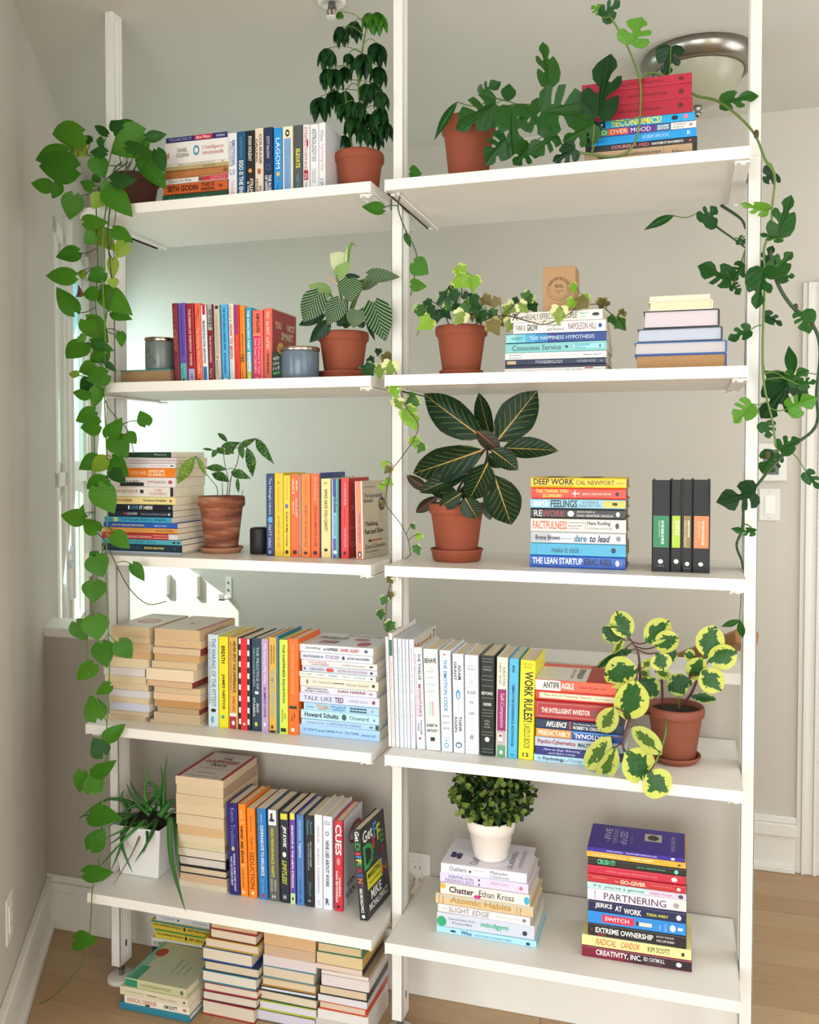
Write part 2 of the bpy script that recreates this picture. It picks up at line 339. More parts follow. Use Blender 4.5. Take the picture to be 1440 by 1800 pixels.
# ------------------------------------------------------------------ the shelving
SZ = [2.027, 1.574, 1.127, .678, .226]; TH = .0255; GAP = .0333; SD = .361
XR = (0, .8); XL = (-GAP-.8, -GAP)
shm = mat('ece9e2', .38, noise=.01, nscale=4, name='shelf_lacquer')
stm = mat('e8e6e0', .35, name='white_steel')
ORDS = ['top', 'second', 'third', 'fourth', 'bottom']
for un, (x0, x1) in (('left', XL), ('right', XR)):
    for i, z in enumerate(SZ):
        s = thing('shelf', 'white shelf board, %s of the %s bay' % (ORDS[i], un), 'shelf', ((x0+x1)/2, 0, z-TH), group='white shelf boards of the post shelving')
        bevel(MB().box(-.3965, 0, 0, .3965, SD, TH).build('board', shm, s), .0012)
        for sg in (-1, 1):
            h = MB(); a = sg*.3965; c = sg*.3995
            h.box(min(a, c), .0005, -.002, max(a, c), SD-.0005, TH); h.box(min(a, a-sg*.028), .012, -.005, max(a, c), SD-.001, -.0006); h.box(min(a-sg*.024, a-sg*.028), .012, -.008, max(a-sg*.024, a-sg*.028), SD-.001, -.004)
            h.build('shelf_bracket', stm, s)
            MB().lathe([(0, 0), (.006, 0), (.006, -.003), (0, -.004)], 10).build('clip', stm, s, (sg*.385, .02, -.005))
            MB().lathe([(0, 0), (.006, 0), (.006, -.003), (0, -.004)], 10).build('clip', stm, s, (sg*.385, SD-.015, -.005))
for nm, (x0, x1) in (('left', (-.866, -.8365)), ('middle', (-.0315, -.0018)), ('right', (.8018, .8315))):
    xc = (x0+x1)/2; hx = (x1-x0)/2
    p = thing('shelf_post', 'white floor-to-ceiling steel post, the %s of the three' % nm, 'post', (xc, .176, FZ))
    b = MB().box(-hx, -.028, .053, hx, -.024, 2.16).box(-hx, -.028, .053, -hx+.003, .029, 2.16).box(hx-.003, -.028, .053, hx, .029, 2.16).box(-hx, .026, .053, hx, .029, 2.16)
    b.box(-hx-.0006, .006, .07, hx+.0006, .0085, 2.15).box(-hx-.0006, -.006, .07, hx+.0006, -.0035, 2.15)
    bevel(b.build('post_tube', stm, p), .001)
    e = MB().box(-hx+.003, -.021, 2.16, hx-.003, .024, CZ-FZ-.0005).box(-hx+.001, .0, 2.16, hx-.001, .004, CZ-FZ-.02).box(-hx+.001, .012, 2.16, hx-.001, .016, CZ-FZ-.02)
    bevel(e.build('extension_tube', stm, p), .001)
    MB().lathe([(0, 0), (.038, 0), (.040, .004), (.039, .012), (.036, .015), (0, .016)], 32).build('foot_disc', mat('e3dfd6', .5), p, smooth=True)
    MB().lathe([(.007, .014), (.007, .03), (.009, .03), (.009, .034), (.007, .034), (.007, .056), (0, .056)], 12).build('foot_screw', hm, p)
    MB().box(hx, -.002, .10, hx+.0008, .004, .118).build('slot', mat('2a2724', .8), p)
# ------------------------------------------------------------------ books
pagem = {}
def pages(col):
    if col in pagem: return pagem[col]
    m = bpy.data.materials.new('page_edges'); m.use_nodes = True; n = m.node_tree; b = n.nodes['Principled BSDF']
    b.inputs['Roughness'].default_value = .85
    tc = n.nodes.new('ShaderNodeTexCoord'); mp = n.nodes.new('ShaderNodeMapping'); mp.inputs['Scale'].default_value = (1.5, 1.5, 900)
    t = n.nodes.new('ShaderNodeTexNoise'); t.inputs['Scale'].default_value = 1; t.inputs['Detail'].default_value = 2
    mx = n.nodes.new('ShaderNodeMix'); mx.data_type = 'RGBA'; c = lin(col)
    mx.inputs[6].default_value = tuple(k*.78 for k in c[:3])+(1,); mx.inputs[7].default_value = tuple(min(1, k*1.12) for k in c[:3])+(1,)
    n.links.new(tc.outputs['Object'], mp.inputs[0]); n.links.new(mp.outputs[0], t.inputs['Vector'])
    n.links.new(t.outputs[0], mx.inputs[0]); n.links.new(mx.outputs[2], b.inputs['Base Color'])
    bp = n.nodes.new('ShaderNodeBump'); bp.inputs['Strength'].default_value = .25; bp.inputs['Distance'].default_value = .001
    n.links.new(t.outputs[0], bp.inputs['Height']); n.links.new(bp.outputs[0], b.inputs['Normal'])
    pagem[col] = m; return m
NB = [0]
LIFT = [.0002]
def book(label, group, loc, a, b, t, side='F', hard=True, col='fff', pg='efe4cc', back=None, text='', band='', top='', topcol=None, topband='', mode='lie', rz=0, lean=0, stack_rot=0, gloss=.38, x0=None):
    """lying frame: footprint a (X) x b (Y), thickness t (Z); spine on side F/B/L/R.  mode 'stand' turns it upright (top of book up)."""
    stand = mode == 'stand'
    if stand: rot = (0, math.pi/2-math.radians(lean), 0)
    else: rot = (0, 0, math.radians(rz))
    o = thing('magazine' if group and 'magazine' in group else 'book', label, 'magazine' if group and 'magazine' in group else 'book', loc, rot, group)
    if stand and rz: o.rotation_mode = 'XYZ'; o.rotation_euler = (Matrix.Rotation(math.radians(rz), 3, 'Z') @ Matrix.Rotation(math.pi/2-math.radians(lean), 3, 'Y')).to_euler()
    X0, X1 = (-a, 0) if stand else (-a/2, a/2)
    cov = mat(col, gloss); bk = mat(back or col, gloss)
    ct = .0022 if hard else .0004; ins = .0035 if hard else .0002
    ct = min(ct, t*.16)
    # cover: two boards and a spine with softly rounded edges
    def boxm(x0_, y0_, z0_, x1_, y1_, z1_): return MB().box(x0_, y0_, z0_, x1_, y1_, z1_)
    e = min(t*.16, .003) if hard else min(t*.08, .0012)
    prof = [(0, e), (e*.3, e*.3), (e, 0), (1, 0), (1, ct), (ct*1.6, ct), (ct*1.6, t-ct), (1, t-ct), (1, t), (e, t), (e*.3, t-e*.3), (0, t-e)]
    L = b if side in 'FB' else a
    pr = [((L if p[0] == 1 else p[0]), p[1]) for p in prof]
    if side == 'F': fn = lambda p, s: (s, p[0], p[1]); r0, r1 = X0, X1
    elif side == 'B': fn = lambda p, s: (s, b-p[0], p[1]); r0, r1 = X0, X1
    elif side == 'L': fn = lambda p, s: (X0+p[0], s, p[1]); r0, r1 = 0, b
    else: fn = lambda p, s: (X1-p[0], s, p[1]); r0, r1 = 0, b
    mb = MB().prism(pr, r0, r1, fn)
    me = mesh('cover', mb.v, mb.f, mats=[cov, bk])
    bm = bmesh.new(); bm.from_mesh(me); bmesh.ops.recalc_face_normals(bm, faces=bm.faces)
    bmesh.ops.triangulate(bm, faces=[f for f in bm.faces if len(f.verts) > 4])
    if back:
        for f in bm.faces:
            if f.calc_center_median().z < t*.45 and abs(f.normal.z) > .5: f.material_index = 1
    bm.to_mesh(me); bm.free()
    cvr = link('cover', me, o)
    px0, px1, py0, py1 = X0+ins, X1-ins, ins, b-ins
    if side == 'F': py0 = ct*1.7
    if side == 'B': py1 = b-ct*1.7
    if side == 'L': px0 = X0+ct*1.7
    if side == 'R': px1 = X1-ct*1.7
    boxm(px0, py0, ct, px1, py1, t-ct).build('page_block', pages(pg), o)
    nbd = 0
    if side == 'F':
        for it in filter(None, band.split(';')):
            f = it.split('|'); s0, s1 = float(f[0]), float(f[1]); lo, hi = (float(f[3]), float(f[4])) if len(f) > 4 else (.0, 1.)
            lo = max(lo, e/t); hi = min(hi, 1-e/t)
            k = (lo, hi, s0, s1)
            nbd += 1; plate((X0+a*s0, 0, t*lo), (a*(s1-s0), 0, 0), (0, 0, t*(hi-lo)), f[2], cvr, lift=.00012+.00004*nbd)
        for it in filter(None, text.split(';')):
            f = it.split('|'); s0, s1 = float(f[1]), float(f[2]); lo, hi = (float(f[4]), float(f[5])) if len(f) > 5 and f[4] else (.22, .78)
            fl = f[6] if len(f) > 6 else ''
            if f[0] == '@': nbd += 1; disc((X0+a*s0, 0, t*lo), (a*(s1-s0), 0, 0), (0, 0, t*(hi-lo)), f[3], cvr, lift=.0002+.00004*nbd); continue
            if 'h' in fl: letter(f[0], (X0+a*s1, 0, t*lo), (0, 0, t*(hi-lo)), (-a*(s1-s0), 0, 0), f[3], cvr, 'b' in fl)
            elif 'u' in fl: letter(f[0], (X0+a*s1, 0, t*hi), (-a*(s1-s0), 0, 0), (0, 0, -t*(hi-lo)), f[3], cvr, 'b' in fl)
            else: letter(f[0], (X0+a*s0, 0, t*lo), (a*(s1-s0), 0, 0), (0, 0, t*(hi-lo)), f[3], cvr, 'b' in fl, 1 if 'i' in fl else 0)
    # cover printing, fractions in the reader's view of the cover: u to the right, w upward
    def fr(u, w):
        if side == 'F': return Vector((X0+a*(1-w), b*u, t))          # book top at -X, reads towards +Y
        return Vector((X0+a*u, b*w, t))
    nbt = 0
    for it in filter(None, topband.split(';')):
        f = it.split('|'); u0, u1, w0, w1 = map(float, f[:4]); p = fr(u0, w0)
        nbt += 1; (disc if len(f) > 5 else plate)(p, fr(u1, w0)-p, fr(u0, w1)-p, f[4], cvr, lift=.00015+.00008*nbt)
    for it in filter(None, top.split(';')):
        f = it.split('|'); u0, u1, w0, w1 = map(float, f[1:5]); p = fr(u0, w0)
        letter(f[0], p, fr(u1, w0)-p, fr(u0, w1)-p, f[5], cvr, len(f) > 6)
    return o
def CHK(l):
    if len(l.split()) > 16: print('LONG', len(l.split()), l)
def row(z, Y, yb, ents, place, group, dflt=None):
    """ents: (x0,x1 px at the foot, y px of the top, look, dict)"""
    out = []
    for i, (x0, x1, yt, look, d) in enumerate(ents):
        d = dict(d); n = len(ents); Yb = d.pop('Y', Y)
        p = aY(x0, yb, Yb); q = aY(x1, yb, Yb); tp = aY((x0+x1)/2, yt, Yb)
        nth = ORD[i] if i < n-1 else 'last'
        lab = d.pop('label', None) or '%s, %s from left in %s' % (look, nth, place) if i < n-1 else d.pop('label', None) or '%s, rightmost in %s' % (look, place)
        CHK(lab)
        hgt = d.pop('h', None) or tp.z-z; t = q.x-p.x-.0005; lean = d.get('lean', 0)
        b = d.pop('b', .145); extra = t*math.sin(math.radians(abs(lean)))+.0004
        # standing: lying Z becomes world +X ; pivot keeps the lower edge on the shelf
        loc = (p.x, Yb, z+(extra if lean < 0 else .0004))
        out.append(book(lab, group, loc, hgt, b, t, mode='stand', **d))
    return out
def stack(z0, Y, ents, place, group, ref='L', b=.14, side='F', jit=.003):
    """ents from the top down: (x0,x1 px, y px of the top edge at the ref end, look, dict)"""
    n = len(ents); zs = []
    for x0, x1, yt, look, d in ents: zs.append(aY(x0 if ref == 'L' else x1, yt, Y).z)
    zs.append(z0)
    for i, (x0, x1, yt, look, d) in enumerate(ents):
        d = dict(d); t = zs[i]-zs[i+1]-.0005; zc = zs[i+1]+.0002
        p = aY(x0, yt, Y); q = aY(x1, yt, Y)
        nth = 'topmost' if i == 0 else ('bottom' if i == n-1 else ORD[i]+' down')
        lab = d.pop('label', None) or '%s, %s in %s' % (look, nth, place)
        a = d.pop('a', None) or q.x-p.x; xc = (p.x+q.x)/2
        bb = d.pop('b', b); r = d.pop('rz', random.uniform(-.8, .8))
        CHK(lab)
        book(lab, group, (xc, Y+d.pop('dy', random.uniform(0, jit)), zc), a, bb, t, side=d.pop('side', side), rz=r, **d)
    return zs
def cv(ox, oy, s, ents): return [(ox+e[0]/s, ox+e[1]/s, oy+e[2]/s, e[3], e[4]) for e in ents]
D = dict
P_ = dict(hard=False)
# ---- top shelf, left bay
g = 'books on the top shelf, left bay'
stack(SZ[0], .085, cv(270, 200, 3.2, [
 (69, 415, 137, 'thin navy paperback with a red title block', D(col='23246f', hard=False, text='THE DARK SIDE OF|.05|.42|aab; |.4|.5|fff;Idries Wilson|.5|.72|fff;nonfiction|.82|.96|dde', band='.47|.76|c8203c')),
 (66, 418, 168, 'thick white paperback with a round colour wheel', D(col='eae6e2', hard=False, pg='e5d9c3', text="DANIEL|.2|.36|333|.52|.7;GOLEMAN|.18|.38|333|.28|.46;L'intelligence|.6|.93|b4525e|.5|.74;emotionnelle|.6|.93|b4525e|.3|.5;@|.45|.55|4a9ab8|.3|.78;@|.47|.53|e8e4e0|.42|.66;@|.03|.07|c88|.25|.55")),
 (66, 418, 289, 'slim white paperback with black capitals', D(col='e8e2d2', hard=False, text='THE H FACTOR OF PERSONALITY|.2|.8|333;+|.88|.95|a33', back='b8a877')),
 (60, 420, 305, 'slim sand-coloured paperback', D(col='bba673', hard=False, text='ASHTON|.6|.8|775533')),
 (58, 420, 326, 'orange-brown paperback', D(col='b3703f', hard=False, text='A NEW EARTH  AWAKENING|.3|.9|d09a60;*|.93|.98|321')),
 (66, 418, 369, 'white paperback with a red end block', D(col='e9e5de', hard=False, text='Daniel H. Pink|.06|.42|667;LIDERANCA|.72|.96|e9a', band='.53|.6|7a5a3a;.6|1|c62b3e')),
 (52, 412, 400, 'bright orange hardcover with bold black title', D(col='cf5e28', text='SETH GODIN|.07|.55|2a1508|.22|.78|b;THIS IS|.6|.8|2a1508|.5|.86|b;MARKETING|.6|.8|2a1508|.12|.4|b;@|.86|.93|7a3212|.3|.6')),
 (47, 412, 458, 'dark green hardcover', D(col='1f4a34', text='THE ART OF POSSIBILITY|.1|.7|5a8a6a'))]),
 "left bay's top-shelf stack", g, ref='L', b=.13)
r = cv(270, 200, 3.2, [
 (420, 468, 110, 'white hardcover with blue lettering, orange foot', D(col='e6e9ee', text='EMOTIONAL|.1|.46|2a62b0|.5|.85|b;INTELLIGENCE|.12|.46|334|.2|.45;2.0|.5|.58|2a62b0|.2|.8|h;Travis Bradberry|.66|.92|d98a80', band='.93|1|d0552c')),
 (470, 519, 100, 'petrol-blue hardcover with white capitals', D(col='17537c', text='RYAN HOLIDAY|.08|.36|6aa0c0|.35|.65;EGO IS THE ENEMY|.4|.97|f0f0ec|.25|.75|b')),
 (520, 569, 95, 'black hardcover with a small gold sun', D(col='17181b', text='RYAN HOLIDAY|.08|.42|e8e2d5|.3|.7|b;@|.52|.58|e0a050|.3|.7;STILLNESS|.66|.95|f0ece2|.5|.85|b;IS THE KEY|.7|.95|f0ece2|.15|.42|b')),
 (570, 618, 82, 'cream hardcover with rust lettering', D(col='e3d2bf', text='COURAGE|.08|.48|5a3a30|.55|.85|b;CALLING|.14|.45|5a3a30|.12|.4|b;@|.54|.62|a8643c|.3|.75;RYAN|.78|.92|5a3a30|.5|.8|b;HOLIDAY|.68|.96|5a3a30|.15|.42|b')),
 (620, 672, 77, 'navy hardcover with white title', D(col='152c50', text='SCOTT GALLOWAY|.12|.42|dfe4ee|.35|.65;@|.49|.58|4a6a98|.25|.75;@|.5|.57|152c50|.32|.68;THE ALGEBRA|.64|.95|eee|.52|.85|b;OF HAPPINESS|.64|.97|eee|.15|.45|b')),
 (675, 724, 80, 'bright blue hardcover with spaced white letters', D(col='1f8fd6', text='LAGOM|.14|.56|f4f6f0|.3|.8;@|.6|.66|e8c048|.35|.75;@|.68|.72|9a5a30|.4|.7;Anna Brones|.78|.92|124a80|.4|.6')),
 (725, 785, 72, 'cream hardcover with a pale blue panel', D(col='e9dfbd', band='.16|1|7aa0d0|.18|.82', text='@|.04|.14|2a2230|.3|.7;@|.07|.11|e9dfbd|.4|.6;THE FOUR TENDENCIES|.3|.9|6f97c8|.35|.65')),
 (787, 838, 65, 'charcoal hardcover with a yellow word', D(col='4b5052', text='ELEVATE|.32|.58|dfe04a|.3|.75|b;ROBERT GLAZER|.66|.93|5f9fb8|.35|.65')),
 (840, 878, 62, 'white hardcover with red spotted lettering', D(col='e8e4e2', text='STRENGTHSFINDER|.03|.65|a03048|.25|.7;2.0|.66|.73|fff|.25|.7|h;TOM RATH|.76|.97|8a2a40|.3|.7', band='.62|.75|a81c30|.1|.9;.2|.3|b01a2c|.6|1')),
 (880, 929, 60, 'white hardcover with tall black title', D(col='e4e5e7', text='ASTROLOGY101|.06|.5|2a2a2c|.25|.75;A CRASH COURSE|.6|.8|666|.5|.7;IN ASTROLOGY|.62|.8|666|.25|.42')),
 (931, 968, 50, 'white paperback with small pink title, grey cover side', D(col='e6e6e8', hard=False, b=.15, text='Will Bowen|.1|.25|888;The Daring Way|.28|.65|d08898;LE SAMOURAI|.75|.95|333'))])
row(SZ[0], .09, 336, r, "left bay's top-shelf row", g)
# ---- top shelf, right bay
stack(SZ[0], .055, cv(960, 100, 3.79, [
 (232, 980, 98, 'crimson paperback', D(col='b0233c', hard=False, a=.235, text='Macho Ramirez|.2|.4|601020|.4|.6;Genetic Thinking Concepts|.42|.75|601020|.35|.65;@|.88|.93|601020|.3|.7')),
 (232, 980, 164, 'crimson paperback', D(col='ad2038', hard=False, a=.235, text='Mac-Taddy|.25|.38|601020|.4|.6;Physical Chemistry and Energy|.42|.78|601020|.35|.6;@|.88|.93|601020|.3|.65')),
 (236, 984, 264, 'crimson paperback', D(col='a81d35', hard=False, a=.235, text='Wille Bradlee|.22|.4|601020|.4|.6;Genetics and Mathematics|.42|.72|601020|.4|.62;@|.87|.92|601020|.35|.7')),
 (270, 992, 362, 'cyan paperback with large yellow capitals', D(col='1aa2dc', hard=False, text='!!ECONOMICS!|.24|.7|f2e22a|.08|.92|b;@|.79|.85|12283c|.22|.8;57|.1|.16|dff|.2|.6', band='.06|.18|10264a;.9|.94|e07a90|.3|.8')),
 (262, 1000, 417, 'paperback in coloured title blocks with a white end', D(col='6a3f98', hard=False, text='MIND|.02|.2|e8f4ea|.22|.78;OVER|.23|.39|f4e4da|.2|.8;MOOD|.42|.6|f0e6f4|.2|.8;SECOND|.66|.76|f0ffe0|.52|.8|b;EDITION|.66|.76|f0ffe0|.2|.46|b;Greenberger|.8|.92|456|.52|.82;Padesky|.8|.9|456|.18|.46;@|.94|.97|888|.35|.7', band='0|.21|3f9a58;.21|.4|d0573c;.4|.64|5b2d86;.64|.78|2c5a94;.78|1|e6e2dc')),
 (262, 1003, 470, 'plain sky-blue paperback', D(col='1c97da', hard=False, text='XUEIM ERUOC|.52|.76|bfe0f2|.3|.7;R|.92|.95|dff|.25|.75;prof.|.08|.2|0e5e96|.3|.6')),
 (262, 1008, 527, 'black paperback with pink and white capitals', D(col='2b2c30', hard=False, text='COURSE|.24|.42|d88a94|.22|.8|b;A PIED|.44|.58|c05a68|.22|.8|b;ANATOMIE ET MOUVEMENTS|.6|.88|e4e0da|.28|.7|b;@|.93|.95|d8603c|.3|.7')),
 (255, 975, 571, 'tan paperback with small black lettering', D(col='b79a77', hard=False, text='Theories en ...|.12|.3|2a2018|.4|.75|b;principes scientifiques les plus intrigants|.34|.72|2a2018|.52|.8;hors quelques d observations|.34|.62|2a2018|.15|.42;Paul Parsons|.82|.92|2a2018|.4|.7', band='.74|.745|8a7050'))]),
 "right bay's top-shelf stack", 'books on the top shelf, right bay', ref='R', b=.165)
# ---- second shelf, left bay
g = 'books on the second shelf, left bay'
r = cv(290, 520, 5.333, [
 (92, 143, 70, 'dark red paperback with faded gilt lettering', D(col='7c2230', lean=2.2, text='THE BOOK OF|.04|.3|a85a50;ASTROLOGY|.32|.6|c88a6a;DARCEY|.68|.94|9a4a48')),
 (145, 216, 68, 'violet paperback with a teal label', D(col='6a4fae', lean=2.1, text='Communication des entreprises|.06|.66|20164a|.3|.65;@|.94|.98|123|.3|.65;Thierry L.|.8|.9|1a5048|.2|.5', band='.75|1|5fb7a4')),
 (218, 293, 72, 'red paperback with white capitals and grey foot', D(col='a2202a', lean=2, text='THE DESIGN OF EVERYDAY THINGS|.07|.78|f0d8d0|.35|.62|b;mfr|.88|.96|334|.4|.7', band='.82|1|b3abd6')),
 (297, 356, 70, 'coral paperback with pale script', D(col='ef6a4c', lean=1.9, text='Alex|.05|.15|6a2018|.6|.85;Korb|.14|.2|6a2018|.2|.45;The Healthy Mind Toolkit|.3|.88|f9d9c4|.25|.75;@|.94|.97|6a2018|.35|.6')),
 (357, 409, 62, 'white paperback with blue foot and red tab', D(col='eceef2', lean=1.8, text='MARKETING FOR GROWTH|.2|.74|1c2a60|.3|.72|b;Iain Ellwood|.8|.94|1a4a80', band='.79|1|2b8fd0;.0|.12|c8283c|.3|1', h=.201)),
 (411, 468, 55, 'grey and dark red paperback', D(col='7c2128', lean=1.7, text='WHY WE BUY|.06|.3|222|.3|.85|b;THE ART OF SHOPPING|.4|.74|e8d8cc|.35|.65|b;Paco U.|.82|.94|e8d8cc|.3|.7', band='0|.33|a9b0ae', h=.203)),
 (472, 529, 80, 'beige paperback', D(col='c9c0b0', lean=1.5, text='LE BONHEUR DIFFICILE|.12|.62|a9a090|.35|.65;@|.66|.69|554|.4|.6;Seuil de lecture|.72|.9|443|.3|.6', band='.02|.06|222|.3|.9')),
 (538, 603, 82, 'light blue paperback with dark capitals', D(col='4eb1ea', lean=1.4, text='THE TRUTH ABOUT CHRONIC PAIN|.04|.58|17375c|.38|.68|b;ARTHUR ROSENFELD|.62|.9|17375c|.38|.62|b;@|.94|.98|e0f0f8|.3|.7')),
 (609, 656, 75, 'cream paperback with large red title', D(col='e6ddd2', lean=1.2, text='HOW TO BEGIN|.26|.7|c8382c|.2|.8|b;Michael B.|.03|.24|444|.3|.6;start doing something|.73|.92|888|.35|.6')),
 (660, 706, 85, 'red paperback with a purple top', D(col='df3b2c', lean=1.1, text='The art of the idea|.04|.34|d0507a|.3|.6;Gary Vee|.4|.6|f0a090|.35|.6;Kathy|.74|.9|5a1010|.3|.6', band='.0|.38|9c2f7e|.0|.8')),
 (709, 760, 95, 'amber paperback', D(col='f28c22', lean=1, text='Roger Fisher and William Ury|.06|.34|c25a10|.35|.6;GETTING TO|.36|.62|4a2408|.4|.65|b;YES|.62|.74|3a1c06|.2|.8|b;penguin|.8|.96|a04a10|.3|.6')),
 (765, 820, 110, 'teal and yellow paperback with white title', D(col='1b9fc4', lean=.8, text='THE COACHING HABIT|.04|.58|f4fbfa|.3|.72|b;Michael Bungay|.62|.84|2060a0|.3|.6;@|.9|.97|e8e048|.3|.7', band='.72|1|c8c22c;.6|.86|e8eef0|.25|.75')),
 (823, 925, 135, 'coral and pink hardcover with a red side', D(col='ee6a55', lean=.5, back='a01818', text='KIM KLAVER|.05|.32|5a1a14|.4|.72|b;If My Products So Great|.4|.9|f8dcd8|.5|.72;How Come I Cant Sell It|.4|.88|f8dcd8|.22|.44;kaplan|.93|.98|f8dcd8|.3|.6|h', band='.36|1|d92a5e|.02|.78;.34|.355|f0a080|0|.8')),
 (930, 1006, 118, 'salmon paperback, its dark red front cover facing right', D(col='e0664e', hard=False, b=.148, text='YOU|.04|.14|f4d0c0|.3|.7|b;are NOT|.18|.36|f4d0c0|.3|.7|b;so SMART|.4|.56|f4d0c0|.3|.7|b;DAVID MCRANEY|.62|.9|5a1410|.35|.65|b',
   topband='0|.03|0|1|d8604a;.03|1|0|1|9a2f30;.2|.5|.34|.56|d9b04c|disc;.58|.88|.34|.56|d9b04c|disc;.0|1|0|.008|ca9a7a;.0|1|.985|1|ca9a7a',
   top='YOU|.12|.38|.74|.84|d8c8a8|b;are|.42|.5|.76|.8|604030;NOT|.62|.94|.74|.84|d8c8a8|b;SMART|.38|.86|.6|.71|d8c8a8|b;ALL YOUR|.28|.43|.46|.49|442;MEMORY|.65|.8|.46|.49|442;FACTS|.3|.41|.41|.44|442;FRIENDS|.65|.8|.41|.44|442'))])
row(SZ[1], .09, 664, r, "left bay's second-shelf row", g)
p = aY(215, 652, .09); q = aY(305, 652, .09)
book('flat teal-edged book under the left grey candle', g, ((p.x+q.x)/2, .075, SZ[1]+.0003), q.x-p.x, .15, p.z-SZ[1]-.0005, side='B', hard=True, col='2c8f8f', pg='a5845f')
# ---- second shelf, right bay
g = 'books on the second shelf, right bay'
zs2 = stack(SZ[1], .085, cv(880, 460, 3.43, [
 (60, 615, 283, 'white paperback with large black serif capitals', D(col='ebe6dc', hard=False, text='7|.02|.06|222|.2|.9|b;HABITS OF|.06|.14|222|.35|.6;HIGHLY EFFECTIVE|.16|.53|333|.22|.8;PEOPLE|.58|.73|333|.22|.8;Stephen R.|.76|.86|4ab8b8|.5|.8;Covey|.76|.83|4ab8b8|.2|.45;@|.89|.97|333|.35|.7')),
 (78, 635, 345, 'white paperback with dark red and blue lettering', D(col='f0ece6', hard=False, text='THINK &|.02|.13|222|.25|.75;GROW|.15|.27|222|.2|.8|b;Original|.37|.52|333|.52|.8;and Revised|.37|.55|333|.18|.45;NAPOLEON HILL|.6|.9|6a2430|.22|.8;@|.92|.96|2a4a90|.3|.7')),
 (33, 640, 415, 'blue gradient paperback with spaced white capitals', D(col='1b3a86', hard=False, text='HAIDT|.06|.17|1a5a70|.35|.65;THE HAPPINESS HYPOTHESIS|.24|.88|cfe4f0|.3|.7', band='0|.1|8fd0cc;.1|.2|6fc0cc;.2|.3|4aa5cc;.3|.42|2a80b8')),
 (28, 638, 473, 'pale teal paperback with dark serif title', D(col='82c2c0', hard=False, text='Conscious Service|.07|.56|1c3a44|.22|.78;@|.6|.63|1c3a44|.35|.65;Elizabeth|.7|.84|3a8a90|.52|.78;Bishop|.7|.8|3a8a90|.2|.45;@|.93|.95|1a4a70|.35|.6', band='.68|.98|9ad8e8|.3|.7')),
 (28, 638, 532, 'white paperback with pale pink title', D(col='ece9e2', hard=False, text='Abundance|.04|.17|345|.55|.8;Sisters|.04|.17|345|.15|.4;CE QUI NE ME MANQUE PAS COMPTE|.22|.73|e0b8b4|.3|.65;Brigitte Alepin|.78|.95|333|.3|.65')),
 (28, 636, 575, 'navy paperback with spaced white capitals', D(col='1c2748', hard=False, text='FOUNDEROLOGY|.31|.58|cfd2dc|.25|.78;KATHLEEN WOOD|.72|.9|b8bccc|.3|.7;@|.94|.97|778|.3|.6', band='.02|.11|c8a878|.2|.8')),
 (28, 636, 611, 'thin navy booklet', D(col='131d3c', hard=False)),
 (24, 634, 628, 'thin white paperback with tiny marks', D(col='e8e6e4', hard=False, text='.....|.23|.28|c02850|.3|.6;BANKS|.68|.77|222|.3|.6;@|.62|.65|222|.3|.6', band='.8|.88|a83048|.75|1'))]),
 "stack under the kraft box", g, ref='R', b=.155)
stack(SZ[1], .085, cv(880, 460, 3.43, [
 (900, 1265, 192, 'thin cream book, pages to the front', D(side='B', hard=False, col='e7e2cf', pg='ece2c8')),
 (893, 1282, 224, 'cream book with rounded spine at the right', D(side='R', hard=True, col='e9dfc4', pg='ecdcba')),
 (862, 1323, 280, 'black-covered book with a pink ribbon', D(side='R', col='1d1a20', pg='d8ccd2')),
 (825, 1341, 387, 'dark-backed book with pale blue-grey pages', D(side='R', col='2c3444', pg='c2c9d8')),
 (808, 1368, 470, 'blue hardcover with grey-lilac pages', D(side='R', col='1f5ea8', pg='cfc8c8')),
 (812, 1366, 548, 'blue hardcover with brown pages', D(side='R', col='233f86', pg='b98f62'))]),
 "right bay's page-edge stack", g, ref='R', b=.16)
